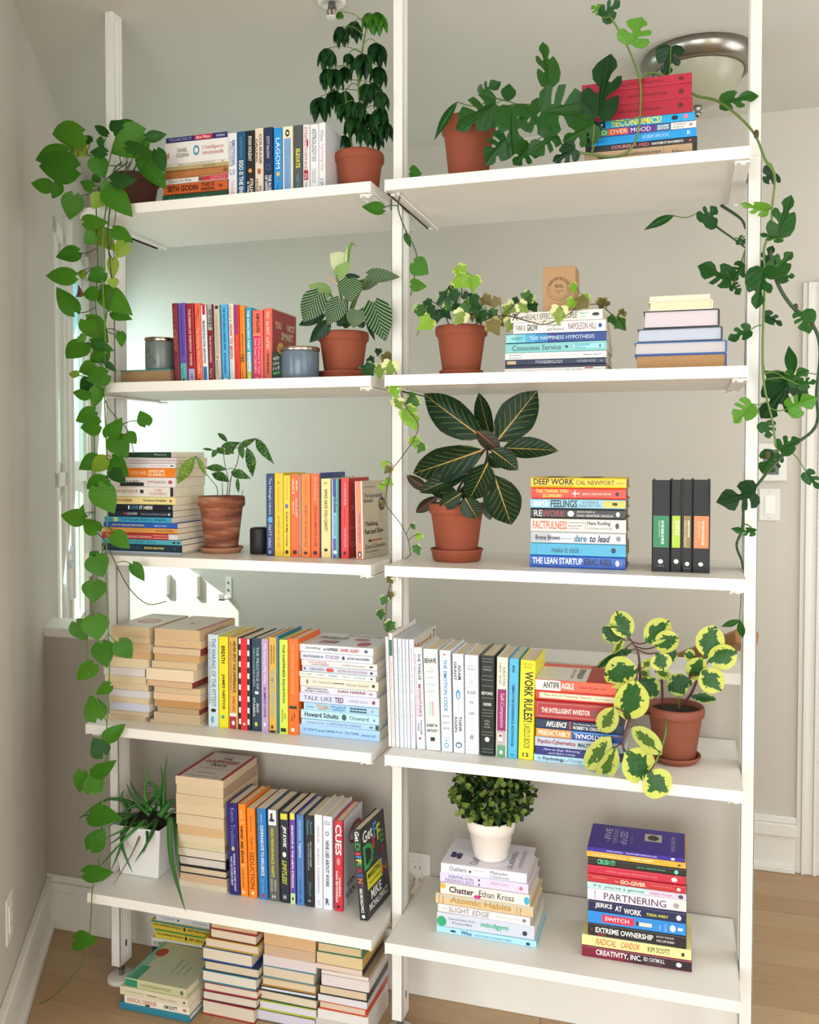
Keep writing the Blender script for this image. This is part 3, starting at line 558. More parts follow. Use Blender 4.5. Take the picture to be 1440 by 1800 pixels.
# ---- third shelf, left bay
g = 'books on the third shelf, left bay'
stack(SZ[2], .06, cv(150, 740, 4.8, [
 (255, 720, 262, 'dark green paperback', D(col='1f3d30', hard=False, b=.17, text='Ruiz|.45|.6|4a8a50|.4|.65;Mastery|.7|.92|c8d0c8|.3|.7')),
 (300, 765, 310, 'slim white paperback', D(col='dcd0d4', hard=False, b=.16)),
 (300, 765, 334, 'slim pinkish-white paperback', D(col='d9cdd0', hard=False, b=.16)),
 (290, 760, 359, 'white paperback with pink lettering', D(col='e9e4e6', hard=False, b=.16, text='Maria|.12|.28|d07888|.3|.6;Charlie Mackesy|.55|.85|d07888|.3|.65;@|.9|.97|556|.35|.65')),
 (290, 757, 399, 'bright orange paperback with white title', D(col='f0801f', hard=False, b=.16, text='YOU ARE|.2|.48|f8d8b0|.3|.68|b;AWESOME|.52|.82|f9e4c0|.5|.85|b;DAMN|.52|.82|f9e4c0|.12|.45|b')),
 (250, 755, 477, 'white paperback scribbled with black ink', D(col='e6e0de', hard=False, b=.155, text='ONLY HUMAN|.1|.4|222|.2|.7;JOHN|.54|.64|c87080|.35|.65|b;McHUGH|.65|.84|777|.35|.65;@|.88|.95|c05070|.3|.7', band='.08|.48|2a2628|.05|.45')),
 (240, 738, 558, 'white paperback with a black spine end', D(col='e8e2d8', hard=False, b=.155, text='THE $100 STARTUP|.02|.4|b85a50|.35|.7;CHRIS|.68|.82|c86a68|.55|.8;GUILLEBEAU|.6|.9|c86a68|.2|.46', band='.95|1|26222c;.44|.5|333|.35|.7')),
 (235, 755, 645, 'pale yellow paperback with red and black lettering', D(col='e6d792', hard=False, b=.15, text='SETH GODIN|.04|.3|a83030|.35|.7|b;The Icarus Deception|.48|.86|332a10|.35|.7|b;@|.9|.94|9a2a28|.35|.65')),
 (200, 735, 710, 'black paperback with white and blue capitals', D(col='141a28', hard=False, b=.15, text='I|.3|.32|fff|.2|.8|b;LOVE|.34|.46|3aa0c8|.2|.8|b;IT HERE|.48|.69|f4f2ea|.2|.8|b;@|.93|.97|88a|.3|.7')),
 (190, 735, 762, 'dark navy paperback with small white capitals', D(col='1a2236', hard=False, b=.15, text='RED|.24|.3|a83848|.35|.7|b;LEADER|.3|.46|e4e0da|.35|.7;Dennis Comrie & Michael Crawford|.52|.9|b8bcc8|.35|.6;@|.92|.96|ccc|.3|.65')),
 (155, 728, 817, 'cyan paperback with dark serif title', D(col='3f9fc4', hard=False, b=.15, text='JL Collins|.02|.12|1a5a80|.35|.6;The Simple Path to Wealth|.25|.92|17455f|.22|.8', band='.14|.2|c8c86a|.1|.9')),
 (150, 775, 867, 'royal blue paperback with yellow lettering', D(col='2458b4', hard=False, b=.15, text='HOW TO WIN AND KEEP FRIENDS|.12|.56|e0dca0|.3|.65|b;BECK DALE|.7|.86|c8d4ee|.3|.65')),
 (150, 775, 910, 'tan orange paperback', D(col='dd9a50', hard=False, b=.15, text='Meditations|.08|.24|9a5a20;TIMOTHY MORRELL|.7|.95|7a4010|.3|.7')),
 (140, 780, 955, 'red paperback with white serif title', D(col='b52c30', hard=False, b=.15, text='TOUGH Conversations|.05|.66|f0c8b8|.2|.78', band='.68|.87|e0b0a0|.62|.72;.68|.87|e0b0a0|.22|.32;.88|1|cfd4dc')),
 (135, 810, 1010, 'light teal paperback', D(col='4fa8b8', hard=False, b=.15, text='THE UNTETHERED SOUL|.12|.7|256a80|.25|.72;@|.89|.93|123|.3|.7;@|.95|.98|123|.3|.7')),
 (135, 817, 1053, 'dark navy paperback with yellow author name', D(col='172c40', hard=False, b=.15, text='SELF MAPPING|.1|.5|2f5a70|.25|.75;BRIAN MAYNE|.54|.78|d8c860|.35|.7|b;@|.9|.93|4a6070|.35|.65')),
 (140, 805, 1113, 'thin pale blue booklet', D(col='b9c8e0', hard=False, b=.14))]),
 "left bay's third-shelf stack", g, ref='R', b=.15)
r = cv(420, 800, 4.8, [
 (230, 297, 158, 'navy hardcover with pale lettering', D(col='1c3568', text='The Midnight Library|.05|.5|cfd8ea|.3|.75;@|.52|.6|5aa8d8|.25|.85;MATT HAIG|.62|.9|cfd8ea|.3|.7;@|.93|.98|8a9cc0|.3|.7')),
 (299, 375, 153, 'yellow hardcover with faint lettering', D(col='e6c21f', text='@|.1|.13|8a7010|.4|.6;KNOWING IS RIVING|.18|.46|b89614|.4|.6;BY WHAT WAS LET THEY|.52|.9|9a7c10|.35|.65')),
 (378, 435, 172, 'bright yellow paperback with a black title', D(col='f0cd2c', hard=False, text='Henry James Garrett|.04|.3|7a6410|.4|.65;@|.35|.41|6a6aa8|.25|.75;The Book Will Make You Kinder|.44|.88|2a2408|.38|.68|b;@|.92|.97|2a2010|.25|.75')),
 (438, 510, 163, 'orange paperback with white block capitals', D(col='ee6420', hard=False, text='BROWN|.08|.2|f6d8c0|.62|.85|b;HELEN B|.06|.24|f6d8c0|.2|.45|b;YOUR HURT|.28|.52|f6d8c0|.6|.8|b;HEALING|.32|.48|f6d8c0|.25|.42|b;@|.92|.97|3a1408|.25|.75')),
 (512, 523, 168, 'very thin grey paperback', D(col='b0aaa0', hard=False)),
 (526, 604, 163, 'lighter orange paperback with dark title', D(col='f0812e', hard=False, text='NORMAN DOIDGE, M.D.|.06|.32|b85010|.4|.6;THE BRAIN THAT CHANGES ITSELF|.35|.88|7a3808|.4|.68;@|.93|.97|5a2408|.3|.7')),
 (608, 682, 158, 'vivid orange paperback with red capitals', D(col='f0661a', hard=False, text='BESSEL VAN DER KOLK, M.D.|.04|.32|fbd6b8|.4|.62;THE BODY KEEPS THE SCORE|.37|.87|a81c10|.4|.7|b;@|.92|.97|3a1408|.25|.75')),
 (685, 693, 150, 'thin tall navy book behind the cream one', D(col='1d3a78', hard=False, b=.17)),
 (695, 776, 200, 'pale yellow paperback with black capitals', D(col='ead489', hard=False, text='DANIEL|.04|.07|a08a50|.3|.7|h;WHO SAYS YOU CANT?|.13|.66|4a3c1a|.35|.68|b;YOU DO|.7|.85|f4e8c0|.3|.7|b;@|.88|.92|2a2008|.3|.7')),
 (782, 845, 202, 'purple-green striped paperback with bold black word', D(col='5a58a8', hard=False, text='mindset|.2|.43|151528|.3|.8|b;CAROL S. DWECK, PH.D.|.46|.72|23305a|.35|.6;@|.9|.95|dff|.25|.75', band='0|1|b8c8d8|.0|.2;0|1|3f9a60|.8|1;0|1|62b8a0|.64|.8;.22|.75|86b8d8|.2|.64;0|.2|3a4898|.2|.64')),
 (862, 928, 195, 'red paperback with its red cover facing right', D(col='e0372f', hard=False, b=.15, pg='e8dcc8', text='tiny beautiful things|.06|.34|f8dcd4|.4|.7;Advice from Dear Sugar|.38|.58|a01c20|.3|.6;Cheryl Strayed|.62|.86|f8dcd4|.4|.68;@|.91|.96|5a1010|.3|.7', topband='0|1|0|1|b3201f', top='S|.1|.25|.6|.66|dfa0a0;Dear|.06|.3|.36|.4|e09090;CA|.1|.4|.14|.2|e0b0a0')),
 (990, 1060, 222, 'salmon paperback, its beige cover showing a pencil', D(col='ec8468', hard=False, b=.135, rz=-9, lean=1.2, text='DANIEL KAHNEMAN|.1|.38|e8b830|.4|.65;THINKING, FAST AND SLOW|.42|.8|4a2410|.42|.65;@|.9|.98|201008|.25|.75;@|.92|.97|f4f0e8|.38|.62', band='0|1|f2efe8|0|.12;0|1|f2efe8|.8|.95',
   topband='0|1|0|1|b7ab93;.62|.88|.6|.78|26221e|disc;.68|.84|.63|.75|5a4a3a|disc;.2|.75|.21|.235|a4603a;.2|.3|.207|.238|2a2420', top='A Groundbreaking Book|.06|.5|.91|.93|443;The International|.05|.76|.78|.84|2a241c;Bestseller|.05|.4|.72|.77|2a241c;Thinking,|.06|.58|.4|.47|221c16|b;Fast and Slow|.06|.78|.31|.38|221c16|b;Daniel Kahneman|.06|.86|.12|.18|2a241c;Winner of the Nobel Prize|.06|.55|.07|.1|443'))])
row(SZ[2], .105, 981, r, "left bay's third-shelf row", g)
# ---- third shelf, right bay
g = 'books on the third shelf, right bay'
stack(SZ[2], .077, cv(910, 800, 3.512, [
 (82, 672, 138, 'yellow hardcover with heavy black title', D(col='f0c41c', text='DEEP WORK|.03|.46|1c180c|.3|.92|b;CAL NEWPORT|.48|.88|3a3008|.3|.75;RULES FOR FOCUSED SUCCESS IN A DISTRACTED WORLD|.03|.45|3a3008|.1|.22;piatkus|.9|.97|7a6410|.35|.6', topband='.15|.95|.68|.88|2a2620;.15|.95|.28|.5|2a2620', pg='b99a78')),
 (83, 670, 200, 'scarlet hardcover with yellow title', D(col='e23a20', text='THE THANK YOU|.05|.4|f0d860|.55|.88|b;ECONOMY|.13|.34|f0d860|.12|.45|b;gary vaynerchuk|.55|.85|f4d0b8|.35|.6|b;@|.89|.93|3a0c08|.3|.65', band='.44|.52|f4ece0|.45|.55;.465|.475|f4ece0|.2|.8', pg='c9b394')),
 (78, 668, 268, 'light blue hardcover with a yellow end', D(col='8fc4d8', text='BIG|.04|.19|e8f4f4|.2|.85|b;FEELINGS|.22|.5|1c2c40|.12|.9|b;LIZ FOSSLIEN &|.55|.72|1c5068|.55|.8;MOLLIE WEST DUFFY|.52|.75|1c5068|.22|.45;@|.86|.92|332|.35|.7', band='.77|1|e6c45c', pg='c9b394')),
 (79, 662, 326, 'black hardcover with white and red title', D(col='1d1b1f', text='RE|.04|.13|e8e4e0|.2|.8;WORK|.13|.37|b8404c|.2|.8;JASON FRIED &|.5|.69|d8d4d0|.55|.8;DAVID HEINEMEIER HANSSON|.5|.88|d8d4d0|.2|.45;@|.4|.47|e8e4e0|.2|.8;@|.91|.95|e8e4e0|.25|.75', pg='c9b394')),
 (82, 670, 388, 'cream hardcover with coral title', D(col='dedad0', text='FACTFULNESS|.02|.39|d96a50|.2|.82|b;Ten Reasons We Are Wrong|.4|.57|555|.62|.8;About the World|.4|.55|555|.42|.58;Things Are Better|.4|.52|555|.2|.36;Hans Rosling|.6|.84|333|.5|.85|b;with Ola Rosling and Anna Rosling|.6|.86|555|.22|.4;@|.89|.93|444|.3|.75', band='.578|.584|d96a50|.15|.85', pg='c9b394')),
 (83, 668, 471, 'silver-grey hardcover with blue title', D(col='cbcdd6', text='Brene Brown|.05|.31|23262e|.3|.72|b;PhD, LMSW|.32|.43|889|.35|.5;dare|.46|.6|2f6f94|.18|.8|bi;to lead|.62|.84|1a2030|.18|.8|bi;@|.9|.95|888|.3|.75', band='0|.22|b2b5bd', pg='c9b394')),
 (80, 668, 540, 'turquoise paperback with dark title', D(col='3ea3c8', hard=False, text='make it stick|.23|.52|12344a|.25|.72;@|.85|.9|12344a|.3|.75;Brown|.06|.07|2a80a0|.2|.8|h', pg='bda887')),
 (75, 665, 614, 'bright blue hardcover with white capitals', D(col='1b54b4', text='THE LEAN STARTUP|.03|.56|e8eef8|.3|.82|b;ERIC RIES|.58|.86|131c3c|.3|.8|b;@|.9|.94|e8eef8|.25|.75;@|.95|.97|4a80d0|.3|.7', pg='b98c5c'))]),
 "right bay's third-shelf stack", g, ref='L', b=.15)
r = cv(910, 800, 3.512, [
 (827, 942, 155, 'black classic with a green paper band', D(col='0d1012', gloss=.55, band='.39|.735|1c7a4c', text='ON THE ORIGIN OF SPECIES|.44|.7|e4f4ea|.5|.66|b;CHARLES DARWIN|.44|.62|a8dcb8|.36|.46;@|.865|.915|d8d8d4|.34|.62;CAPSTONE|.93|.945|999|.32|.68|h')),
 (943, 1012, 153, 'black classic with a lime paper band', D(col='0d1012', gloss=.55, band='.39|.735|a8c624', text='THE SCIENCE OF|.44|.6|f4f8e0|.62|.8|b;GETTING RICH|.44|.6|f4f8e0|.42|.58|b;WALLACE WATTLES|.44|.7|d0e080|.15|.32;@|.86|.91|d8d8d4|.3|.75')),
 (1014, 1077, 152, 'black classic with an olive-gold paper band', D(col='0d1012', gloss=.55, band='.39|.735|8a7440', text='MEDITATIONS|.44|.62|f4ecd8|.55|.75|b;MARCUS AURELIUS|.44|.72|d8c8a0|.2|.45;@|.885|.93|d8d8d4|.3|.75;CAPSTONE|.95|.96|999|.2|.8|h')),
 (1078, 1188, 153, 'black classic with an orange paper band', D(col='0d1012', gloss=.55, band='.39|.735|e8824a', text='THE WEALTH OF NATIONS|.44|.7|fbe4d4|.52|.66|b;ADAM SMITH|.44|.62|f8c8a8|.28|.44;@|.885|.93|d8d8d4|.34|.62'))])
row(SZ[2], .077, 1005, r, "right bay's group of four", 'black classics with coloured bands')
# ---- fourth shelf, left bay
g = 'books on the fourth shelf, left bay'
pgs = ['d9bd98', 'e0c9a4', 'd6b286', 'd3a878', 'e2cda8', 'dcd3d0', 'dcc6a0', 'd9c09c', 'd4cfd2', 'd8c3a0', 'c9cbdc', 'cdb694', 'cbb390']
A_ = [(200, 550, 212), (205, 555, 296), (360, 552, 352), (300, 552, 420), (190, 545, 480), (125, 530, 562), (130, 545, 632), (190, 545, 690), (210, 542, 750), (200, 540, 812), (200, 543, 862), (195, 540, 930), (150, 540, 970)]
look = ['tan-edged paperback with red oval on its cover'] + ['paperback with %s page edges' % c for c in ('cream', 'orange-tan', 'tan', 'pale yellow', 'bluish white', 'light tan', 'sandy', 'white', 'straw-coloured', 'lilac-white', 'brownish cream', 'brown-cream')]
ents = []
for i, (x0, x1, y) in enumerate(A_):
    d = D(side='R' if i % 3 else 'L', hard=False, col=('e4d8c8', 'c8b49a', 'e8e0d2', 'b8a890')[i % 4], pg=pgs[i], b=.195, a=.118 if i not in (5, 6) else .128)
    if i == 0: d.update(side='L', col='d3c4b2', topband='.2|.8|.3|.62|cf8078|disc;.34|.7|.42|.5|e0b0a4|disc', top='THE POWER OF MEANING|.15|.75|.86|.92|8a7a68')
    x0 = min(x0, 210); ents.append((x0, x1, y, look[i], d))
stack(SZ[3], .058, cv(150, 1060, 4.8, ents), "leftmost page-edge stack, fourth shelf", g, ref='R', b=.195)
B_ = [(582, 960, 212), (580, 972, 302), (570, 972, 364), (578, 960, 425), (560, 940, 483), (525, 920, 540), (530, 915, 638), (580, 970, 695), (575, 970, 748), (585, 965, 808), (605, 960, 870), (578, 965, 915), (545, 970, 980)]
pg2 = ['d3b48c', 'd9b68c', 'd8bc98', 'cfa878', 'd8be96', 'ecd6b8', 'd3b28c', 'd6bc94', 'e2c09a', 'c18f58', 'b79c78', 'c2aa88', 'c4ad8a']
cn = ['tan', 'light tan', 'pinkish cream', 'deep tan', 'yellowish', 'pale cream, sticking out', 'brownish, sticking out', 'sand', 'peach', 'dark ochre', 'grey-brown', 'stone', 'beige']
ents = []
for i, (x0, x1, y) in enumerate(B_):
    d = D(side='L' if i % 2 else 'R', hard=False, col=('ccbda6', 'e8dcc8', '8a3a30', 'd8ccba')[i % 4], pg=pg2[i], b=.195)
    if i == 0: d.update(side='L', col='cfc0ae', topband='.9|1|0|1|b4555a;.42|.5|.4|.5|5a4a48|disc;.52|.6|.46|.56|b8a89a|disc')
    if i in (5, 6): d['dy'] = -.006
    ents.append((x0, x1, y, 'paperback with %s page edges' % cn[i], d))
stack(SZ[3], .060, cv(150, 1060, 4.8, ents), "second page-edge stack, fourth shelf", g, ref='L', b=.195)
r = cv(350, 1080, 4.114, [
 (65, 140, 148, 'white-grey hardcover with long serif title', D(col='c9dbe4', text='THE MAKING OF THE FITTEST|.04|.78|3a6a80|.4|.78;DNA AND THE ULTIMATE RECORD OF EVOLUTION|.08|.75|7a4a80|.14|.3;@|.8|.84|222|.3|.8;@|.88|.96|6aa0b8|.3|.6')),
 (142, 211, 163, 'bright yellow hardcover with black capitals', D(col='e9dd20', text='BREATH|.1|.29|2a280c|.35|.72|b;JAMES NESTOR|.41|.8|2a280c|.35|.7|b;@|.86|.9|3a9a80|.3|.65')),
 (215, 280, 168, 'ochre hardcover with a red foot', D(col='dca84a', text='NEVER SPLIT THE DIFFERENCE|.04|.6|332010|.52|.85|b;NEGOTIATING AS IF YOUR LIFE DEPENDED ON IT|.05|.58|5a3a18|.2|.36;CHRIS VOSS|.64|.81|c03828|.45|.75|b;@|.91|.96|eee|.35|.7', band='.86|1|a8283c;.83|.865|e8e0ea')),
 (283, 375, 175, 'black-and-white checked hardcover with red stripe', D(col='1a1a22', text='ROBERT GREENE|.08|.33|f4c8c0|.42|.6|b;THE DAILY LAWS|.42|.84|f8f0ec|.38|.66|b;@|.92|.95|f8d0c8|.4|.6', band=';'.join('%.3f|%.3f|eeeef4|%s' % (k/16+.004, k/16+.064, ab) for k in range(0, 16, 2) for ab in ('.02|.24', '.76|.98'))+';0|1|dc2028|.25|.75')),
 (378, 450, 175, 'dark teal hardcover with pale title', D(col='12364a', text='THE PRACTICE OF|.09|.55|a8c0c4|.55|.8|b;GROUNDEDNESS|.1|.52|7fa0a8|.2|.42|b;BRAD|.7|.8|c8d4d4|.55|.78|b;STULBERG|.64|.84|c8d4d4|.2|.42|b;@|.9|.95|c8c040|.35|.65', band='.57|.6|e8ecec|.4|.75')),
 (452, 502, 180, 'lilac paperback with white and purple lettering', D(col='b79cc6', hard=False, text='My Money My Way|.05|.48|f4e8f4|.25|.75;KUMIKO LOVE|.52|.84|4a2a68|.35|.7|b;@|.9|.94|f4e8f4|.35|.65')),
 (504, 562, 168, 'mustard hardcover with pale blue title', D(col='d9a93c', text='JENNIFER AAKER &|.08|.27|6a4a10|.6|.78|b;NAOMI BAGDONAS|.08|.28|6a4a10|.3|.48|b;HUMOR SERIOUSLY|.34|.85|6ab8c4|.3|.75|b;@|.92|.96|2a2010|.3|.6', band='.975|1|222')),
 (564, 577, 155, 'narrow blue-backed paperback', D(col='1c78a8', hard=False)),
 (579, 643, 185, 'lime hardcover with black capitals', D(col='cfe04c', text='THE HAPPINESS EQUATION|.05|.67|1a3028|.38|.7|b;NEIL|.78|.85|1a3028|.6|.78;PASRICHA|.74|.88|1a3028|.3|.48', band='.94|.98|222|.2|.8')),
 (645, 718, 178, 'orange hardcover with a black elastic band', D(col='ee6a14', text='THE HAPPINESS ADVANTAGE|.05|.58|f6a060|.35|.62|b;SHAWN|.77|.83|5a2408|.55|.72|b;ACHOR|.8|.86|5a2408|.3|.46|b;@|.93|.97|f8e0c8|.3|.65', band='.7|.73|1c1a1a'))])
row(SZ[3], .075, 1284, r, "left bay's fourth-shelf row", g)
stack(SZ[3], .083, cv(350, 1080, 4.114, [
 (722, 1258, 212, 'white paperback with red and grey cover print', D(col='dfe0e6', hard=False, text='Stumbling|.08|.3|445|.3|.75|i;on HAPPINESS|.33|.53|334|.3|.7|b;DANIEL GILBERT|.56|.82|b83848|.3|.72|b;@|.88|.93|556|.3|.75', topband='.1|.42|.1|.28|b85060|disc;.5|.7|.2|.42|b87078|disc', top='STUMBLING|.15|.4|.55|.8|a85a60|b;HAPPINESS|.5|.72|.5|.9|8a8088|b;DANIEL GILBERT|.8|.92|.1|.6|b87078')),
 (730, 1255, 268, 'white paperback with small blue-black capitals', D(col='d5dced', hard=False, text='THE LITTLE BOOK OF|.03|.32|334|.3|.62|b;STOICISM|.35|.54|8a3a70|.28|.75;JONAS SALZGEBER|.65|.96|223|.32|.65|b;@|.58|.62|445|.25|.75')),
 (738, 1285, 325, 'white paperback with red and black author lines', D(col='e3dcdc', hard=False, text='10% HAPPIER|.1|.34|b05058|.55|.82;DAN HARRIS|.14|.37|445|.18|.46;reviews and praise|.54|.84|777|.25|.7;@|.9|.95|333|.35|.65')),
 (742, 1287, 370, 'pale paperback with a red orange figure', D(col='ccd3e6', hard=False, text='ROBIN SHARMA|.1|.3|667|.25|.75;THE MONK WHO SOLD HIS FERRARI|.47|.87|b07078|.25|.75;@|.32|.43|c84a30|.15|.85;@|.91|.94|223|.2|.75;@|.02|.05|667|.25|.75')),
 (722, 1278, 409, 'white paperback with coloured handwriting', D(col='dfe6e4', hard=False, text='HOLY SNEEZE|.03|.18|8a9020|.4|.7|i;YOUNG JOY|.22|.34|a02a30|.35|.7|i;TO BE ABOUT|.38|.52|2a5a98|.35|.7|i;OVER JOY|.56|.68|8a6020|.35|.65|i;EAT GOOD FOOD|.72|.88|2a7a50|.35|.7|i;@|.93|.96|556|.3|.7')),
 (730, 1295, 448, 'cream paperback with a matchstick', D(col='dbd8c8', hard=False, text='The Tipping Point|.16|.44|8a8478|.38|.65;Malcolm Gladwell|.6|.88|8a8478|.35|.62;@|.08|.11|777|.25|.75;@|.92|.96|333|.35|.7', band='.43|.57|6a2a30|.48|.58')),
 (733, 1283, 514, 'white paperback with maroon author name', D(col='d8d8e4', hard=False, text='MEDITATION FOR|.09|.36|445|.58|.82|b;FIDGETY SKEPTICS|.06|.38|445|.2|.44|b;DAN HARRIS|.5|.86|8a3048|.4|.8|b;@|.9|.95|888|.35|.65')),
 (722, 1302, 562, 'lilac-white paperback with a bold red word', D(col='d0d4ec', hard=False, text='TALK LIKE|.06|.42|556|.25|.72;TED|.45|.56|6a1c30|.2|.75|b;CARMINE GALLO|.62|.86|999|.35|.6;@|.91|.95|8a2a40|.3|.7')),
 (758, 1300, 634, 'sky-blue paperback with orange and blue capitals', D(col='a5cfea', hard=False, text='RICK SMITH|.03|.14|5a98c0|.3|.6;TOXIN|.17|.33|c08838|.15|.85|b;TOXOUT|.37|.57|2f78b0|.15|.85|b;=====|.62|.84|2a4a60|.2|.8|b;V|.9|.93|c83828|.3|.7|b', band='.35|.355|333|.2|.8')),
 (735, 1300, 686, 'pale aqua paperback with large dark serif names', D(col='b5dcea', hard=False, text='Howard Schultz|.05|.49|1c2c34|.25|.8|b;Onward|.63|.87|2a4a58|.3|.75;@|.53|.59|2a5a50|.15|.85;@|.93|.95|556|.3|.6')),
 (742, 1297, 752, 'light blue paperback with a green end', D(col='aecdea', hard=False, text='PEGGIE PELOSI|.07|.3|5a6a90|.3|.6;CORPORATE KARMA|.33|.78|5a78a8|.25|.72;@|.88|.93|667|.3|.65', band='.96|1|1f4a3c')),
 (725, 1305, 790, 'pale blue paperback, widest of its stack', D(col='a6cbf2', hard=False, text='101 ESSAYS|.05|.22|2a4a78|.42|.68;that will|.23|.32|2a4a78|.4|.66|i;CHANGE|.33|.45|2a4a78|.42|.66;the way|.46|.55|2a4a78|.4|.66|i;YOU THINK|.57|.75|2a4a78|.42|.66;BRIANNA WIEST|.78|.96|2a4a78|.38|.56'))]),
 "stack beside the orange hardcover", g, ref='L', b=.15)
# ---- fourth shelf, right bay
g = 'magazines on the fourth shelf, right bay'
mg = [(106, 129, 180, 4.3, 'e3e6ec'), (131, 160, 150, 4.0, 'e6d8d4'), (163, 192, 190, 3.4, 'dde6f2'), (196, 226, 195, 3.2, 'dce8f6'), (229, 252, 198, 3.0, 'e4e8f4'), (254, 279, 200, 2.8, 'dce6f4'), (282, 320, 200, 2.6, 'e2e0ea')]
r = cv(660, 1080, 4.5, [(a, b_, y, ('thin white magazine', 'thin magazine with green spine strip', 'thin white magazine, red-marked', 'thin white magazine, blue-marked', 'thin white magazine, pink-marked', 'thin white magazine, red heading', 'white magazine with a red masthead')[i],
   D(col=c, hard=False, lean=l*.45, b=.2, pg='d8d8d8', text='Ideas that work for you now|.08|.5|%s|.3|.6;Volume 98 special issue|.55|.92|556|.3|.55' % ('a03040' if i in (2, 4, 5) else '334'), band='.06|.2|2f6a60' if i == 1 else '',
     topband='.0|1|0|1|c9c2b8' if i == 6 else '', top='Harvard|.05|.75|.86|.95|c83a2c|b;Business|.3|.6|.80|.83|777;7|.86|.95|.9|.97|222|b' if i == 6 else '')) for i, (a, b_, y, l, c) in enumerate(mg)])
row(SZ[3], .06, 1310, r, "magazines beside the middle post", g)
g = 'books on the fourth shelf, right bay'
r = cv(660, 1080, 4.5, [
 (325, 395, 265, 'white hardcover with black and pink capitals', D(col='e2e2ee', lean=2.1, text='THE TWELVE|.06|.32|2a2a38|.5|.8|b;MONOTASKS|.36|.68|b03068|.45|.78|b;DO ONE THING AT A TIME TO DO EVERYTHING BETTER|.07|.68|a04a70|.18|.32;THATCHER|.71|.86|334|.55|.75|b;WINE|.74|.82|334|.25|.42|b;@|.88|.91|a03860|.35|.6')),
 (400, 515, 278, 'broad white hardcover with pastel figures', D(col='e2e6e0', lean=1.9, text='BEHAVE|.09|.14|1c3438|.1|.9|hb;THE|.18|.195|aab|.35|.6|h;BIOLOGY|.21|.23|9ab|.25|.75|h;HUMANS|.275|.295|9ab|.25|.75|h;OUR BEST|.34|.36|9ab|.2|.8|h;WORST|.41|.43|9ab|.25|.75|h;ROBERT M.|.74|.77|333|.12|.88|hb;SAPOLSKY|.79|.82|333|.12|.88|hb', band='.52|.66|a8dcc0|.3|.45;.52|.66|f0a8b0|.5|.65;.87|.91|23262e|.35|.65')),
 (522, 610, 288, 'white hardcover with a long blue title', D(col='e0e6f0', lean=1.4, text='THE EMOTION CODE|.09|.6|3f88b8|.35|.68|b;how to release your|.63|.67|778|.15|.85|h;trapped emotions for|.7|.73|778|.15|.85|h;abundant health|.75|.78|778|.2|.8|h;Dr. Bradley|.855|.87|334|.15|.85|h;Nelson|.88|.895|334|.3|.7|h;@|.91|.96|3a9ad0|.28|.72;@|.92|.95|e0e6f0|.36|.64;@|.03|.05|c06080|.35|.6')),
 (618, 707, 315, 'white hardcover with a blue match flame', D(col='e6e8f0', lean=1, text='ADAM|.11|.26|23303c|.52|.8|b;GRANT|.08|.27|23303c|.15|.4|b;@|.36|.46|4a90c0|.3|.7;@|.39|.45|dce8f4|.42|.58;THINK|.63|.79|23303c|.52|.8|b;AGAIN|.63|.79|23303c|.15|.4|b;@|.89|.95|3a5a78|.2|.8;@|.905|.94|e6e8f0|.3|.7', band='.46|.6|e0b898|.46|.52')),
 (710, 820, 325, 'white hardcover with thin ruled lines', D(col='e4e4ea', lean=.6, text='JORDAN B.|.105|.12|889|.2|.8|h;PETERSON|.13|.15|889|.2|.8|h;12|.26|.29|889|.4|.6|h;RULES|.36|.39|778|.2|.8|hb;FOR|.465|.49|778|.35|.65|hb;LIFE|.575|.6|778|.3|.7|hb;@|.8|.85|99a|.35|.65', band=';'.join('%.3f|%.3f|b8b8c4|.1|.9' % (k, k+.004) for k in (.03, .06, .2, .24, .32, .42, .53, .64, .68, .72, .76, .92, .96)))),
 (830, 942, 328, 'black hardcover with thin ruled lines', D(col='1f2b27', lean=.1, gloss=.2, text='JORDAN B.|.105|.12|aaa|.2|.8|h;PETERSON|.13|.15|aaa|.2|.8|h;BEYOND|.36|.39|ddd|.1|.9|hb;ORDER|.47|.5|ddd|.2|.8|hb;12 More|.64|.66|bbb|.3|.7|h;Rules|.67|.69|bbb|.35|.65|h;for Life|.7|.72|bbb|.3|.7|h;@|.81|.86|ddd|.33|.67', band=';'.join('%.3f|%.3f|8a9490|.1|.9' % (k, k+.004) for k in (.03, .06, .2, .24, .3, .42, .54, .57, .6, .76, .79, .93, .96)))),
 (950, 1040, 340, 'cream, magenta and green hardcover with a flower', D(col='e6dcc8', lean=-.6, text='KRISTIN|.1|.28|556a60|.55|.8;NEFF, PHD|.06|.27|556a60|.2|.42;Self-Compassion|.36|.7|e8c0dc|.28|.72;@|.77|.8|8a3a40|.3|.55;@|.93|.97|e8f0e8|.35|.65', band='.32|.735|8f1f66;.735|.88|b7a8a8;.88|1|5f9a76;.76|.84|e8e0e4|.2|.6')),
 (1043, 1122, 350, 'sky-blue hardcover with navy capitals', D(col='4fb2dc', lean=-.9, text='MORGAN|.07|.14|16385a|.35|.62|b;THE|.25|.29|16385a|.4|.6;EMPLOYEE EXPERIENCE ADVANTAGE|.28|.88|123a60|.36|.62|b;WILEY|.955|.975|123a60|.3|.7|h')),
 (1128, 1250, 365, 'bright yellow hardcover with huge black title', D(col='e8dc1e', lean=-1.2, text='A NEW YORK TIMES|.03|.05|8a8010|.15|.85|h;BESTSELLER|.06|.08|8a8010|.25|.75|h;WORK RULES!|.11|.62|1e1c10|.3|.88|b;LASZLO BOCK|.64|.89|4a4610|.35|.75;12|.93|.97|1e1c10|.3|.7|hb', topband='.3|1|.6|.8|2a3a70|disc'))])
row(SZ[3], .062, 1325, r, "right bay's fourth-shelf row", g)
